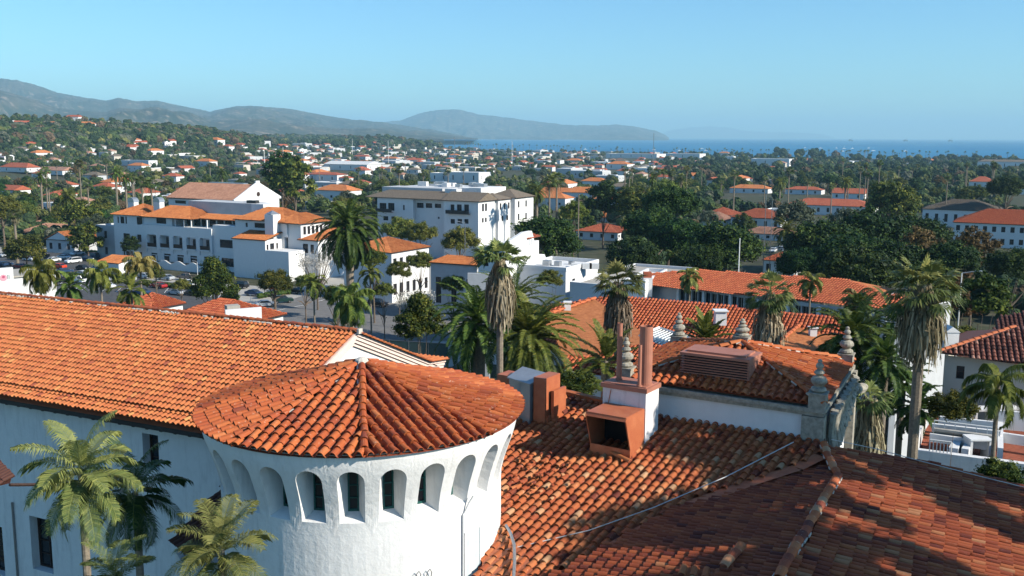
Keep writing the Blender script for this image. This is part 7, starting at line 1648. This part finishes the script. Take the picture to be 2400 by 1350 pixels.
CARS = [(98, 604, 'sedan', 'black', 'black sedan between two white ones in the back row'), (300, 660, 'suv', 'silver', 'silver off-roader left of the golden palm trunk'), (100, 648, 'sedan', 'dark green', 'dark green sedan behind the full green palm'), (455, 694, 'sedan', 'black', 'black sedan in the row nearest the kiosk'), (372, 676, 'sedan', 'red', 'dark red sedan below the hedge strip'), (505, 690, 'suv', 'white', 'white off-roader behind the conical tree'), (245, 660, 'sedan', 'silver', 'silver sedan between the two drooping palms'), (62, 640, 'suv', 'silver', 'silver off-roader behind the sign wall'), (330, 692, 'sedan', 'blue', 'blue sedan left of the kiosk roof'), (15, 603, 'sedan', 'silver', 'silver sedan at the far left of the lot'), (40, 600, 'sedan', 'silver', 'second silver sedan right of the first in the back row'), (43, 609, 'suv', 'black', 'black car beside the tall palm trunk in the lot'), (70, 612, 'sedan', 'white', 'white sedan just right of the tall palm trunk'), (124, 615, 'sedan', 'white', 'white sedan in the middle of the lot, front one of the pair'), (151, 608, 'sedan', 'white', 'white sedan in the middle of the lot, rear one of the pair'),
        (182, 599, 'sedan', 'white', 'lone white sedan in the back row under the hedge'), (172, 618, 'suv', 'white', 'white hatchback right of the orange-red car'), (205, 612, 'sedan', 'blue', 'blue car left of the shed'), (217, 606, 'suv', 'blue', 'darker blue car behind the blue one'), (47, 630, 'sedan', 'red', 'dark red sedan near the palm trunk'), (138, 630, 'sedan', 'orange-red', 'bright orange-red car in the lot'), (195, 634, 'sedan', 'black', 'black sedan left of the white off-roader'), (228, 637, 'suv', 'white', 'white off-roader before the shed'),
        (274, 642, 'suv', 'black', 'black car in front of the shed'), (11, 625, 'sedan', 'blue', 'blue car at the left edge'), (138, 661, 'pickup', 'black', 'black pickup truck in the front of the lot'), (182, 664, 'pickup', 'white', 'white pickup truck right of the black one'), (195, 648, 'sedan', 'white', 'white car half hidden behind the hedge row'), (151, 642, 'sedan', 'blue', 'blue car behind the black pickup'), (252, 676, 'sedan', 'white', 'white car under the drooping palms'),
        (339, 653, 'sedan', 'white', 'white car behind the golden palm'), (389, 657, 'sedan', 'silver', 'silver sedan before the wavy white wall'), (437, 657, 'pickup', 'brown', 'brown pickup truck before the wavy white wall'), (441, 673, 'pickup', 'white', 'white pickup truck in the hedge row'), (413, 692, 'sedan', 'silver', 'grey sedan above the tiny kiosk roof'), (563, 676, 'suv', 'black', 'black off-roader beside the blank white wall'), (596, 694, 'sedan', 'blue', 'dark car right of the conical tree'), (470, 690, 'suv', 'dark green', 'dark car between kiosk and conical tree'),
        (623, 720, 'sedan', 'silver', 'silver sedan parked at the street kerb'), (663, 711, 'suv', 'dark green', 'dark green car ahead of the silver one at the kerb'), (655, 684, 'sedan', 'red', 'red car under the round street tree'), (690, 688, 'sedan', 'black', 'dark car past the round street tree'), (1022, 726, 'pickup', 'white', 'white pickup truck beside the blossoming tree'), (1003, 706, 'sedan', 'black', 'dark sedan beside the blue-grey wall panel'), (1048, 700, 'suv', 'black', 'black off-roader before the shaded plain building'),
        (1128, 712, 'sedan', 'white', 'white car right under the skirted fan palm'), (886, 720, 'suv', 'black', 'dark car on the far side of the street corner'), (872, 662, 'sedan', 'blue', 'dark blue car in the side street'), (905, 655, 'sedan', 'black', 'black car further up the side street'), (1812, 592, 'sedan', 'white', 'white car left one of the small yard behind the ficus'), (1832, 588, 'sedan', 'silver', 'silver car in the middle of the small yard'), (1850, 594, 'sedan', 'white', 'white car right one of the small yard')]
cproto = {}; random.seed(800)
for (x, y, k, c, lab) in CARS:
    p = ground(x, y); rz = R_(random.choice((-29, 151)) + random.gauss(0, 3)) if y > 645 or random.random() < .45 else R_(random.choice((61, -119)) + random.gauss(0, 4))
    if x in (623, 663): rz = R_(22)
    p = p + Vector((0, 0, .13))
    if (k, c) not in cproto: cproto[(k, c)] = put(make_car(k, c), p, rz); cproto[(k, c)]['label'] = lab
    else: copy_tree(cproto[(k, c)], p, rz, None, lab)
# hedges in the lot
for (x0, y0, x1, y1, lab) in ((110, 643, 225, 656, 'low hedge strip between the rows of parked cars, left part'), (330, 668, 470, 682, 'low hedge strip between parked cars near the golden palm'), (180, 590, 262, 603, 'dense dark hedge along the back of the lot'), (610, 700, 680, 690, 'green hedge at the street corner by the lot')):
    a, b = ground(x0, y0), ground(x1, y1); m = MB(); n = int((b - a).length / .8)
    for i in range(n): c = a.lerp(b, i / n) + Vector((random.gauss(0, .3), random.gauss(0, .3), .7)); blob(m, c, Vector((.8, .8, .7)), 6, 4, .3); clump_leaves(m, c, Vector((1, 1, .8)), 36, .22)
    tag(m.build('hedge', 'leaf', None, loc=tuple(a)), lab, 'hedge')
# poles, lamps, masts
def pole(x, y0, y1, Y, r, mat, name, label, arm=0):
    p = at_Y(x, y1, Y); g = tz(p.x, p.y); z1 = at_Y(x, y0, Y).z; m = MB(); m.tube([(p.x, p.y, g - .5), (p.x, p.y, z1)], [r, r * .6], 7); t = thing(name, label, 'pole' if 'lamp' not in name else 'street lamp', (p.x, p.y, g)); m.build('post', mat, t)
    if arm: m = MB(); m.tube([(p.x, p.y, z1), (p.x + arm, p.y - .3, z1 + .3)], .06, 5); m.box((p.x + arm * 1.1, p.y - .3, z1 + .3), (.8, .3, .15)); m.build('lamp_head', 'grey_metal', t)
pole(1355, 455, 560, 240, .22, 'palm_bark', 'utility_pole', 'reddish-brown bare pole right of the hotel'); pole(1788, 455, 640, 205, .10, 'steel', 'radio_mast', 'left one of two thin dark masts over the ficus trees'); pole(1803, 470, 640, 205, .10, 'steel', 'radio_mast', 'right one of two thin dark masts over the ficus trees')
pole(1731, 558, 640, 165, .12, 'trim_white', 'flag_pole', 'white flagpole before the mushroom-shaped ficus'); pole(1531, 312, 375, 900, .35, 'steel', 'radio_mast', 'tall lattice-like mast standing up against the sea'); pole(1065, 320, 370, 1300, .5, 'steel', 'radio_mast', 'slim far mast left of the bay'); pole(1090, 522, 590, 235, .12, 'steel', 'street_lamp', 'street lamp before the grey-roofed hotel', -1.5); pole(464, 614, 660, 250, .08, 'trim_white', 'street_lamp', 'short lamp post in front of the wavy wall', -.7)
pole(588, 690, 735, 185, .06, 'trim_white', 'street_sign', 'thin sign post at the corner hedge'); pole(2250, 640, 700, 125, .12, 'trim_white', 'street_lamp', 'street lamp between the rusty trees on the right', 1.8)
# thin scattered utility poles
for i, (x, y0, Y) in enumerate(((620, 352, 1000), (664, 345, 1100), (240, 335, 1300), (910, 330, 1500), (1200, 330, 1700), (826, 325, 1900))): pole(x, y0, y0 + 30, Y, .4, 'pipe_white', 'utility_pole', ('pale far utility pole behind the big tree', 'second pale far pole right of it', 'far pole on the left plain', 'far pole in the wooded centre', 'far pole near the shore trees', 'far pole before the wooded knoll')[i])

# ------------------------------------------------------------------ air
m = MB(); m.box((4000, 21250, 342), (64000, 43500, 716)); hzb = m.build('haze', 'black'); mh = bpy.data.materials.new('air_haze'); mh.use_nodes = True; nh = mh.node_tree; nh.nodes.clear()
vo = nh.nodes.new("ShaderNodeVolumePrincipled"); oo = nh.nodes.new("ShaderNodeOutputMaterial"); vo.inputs["Color"].default_value = (.46, .80, 1.0, 1); vo.inputs["Density"].default_value = 7.0e-5; vo.inputs["Anisotropy"].default_value = 0.0
nh.links.new(vo.outputs[0], oo.inputs["Volume"]); hzb.data.materials.clear(); hzb.data.materials.append(mh); kind(hzb, 'stuff', 'thin blue air haze over land and sea')
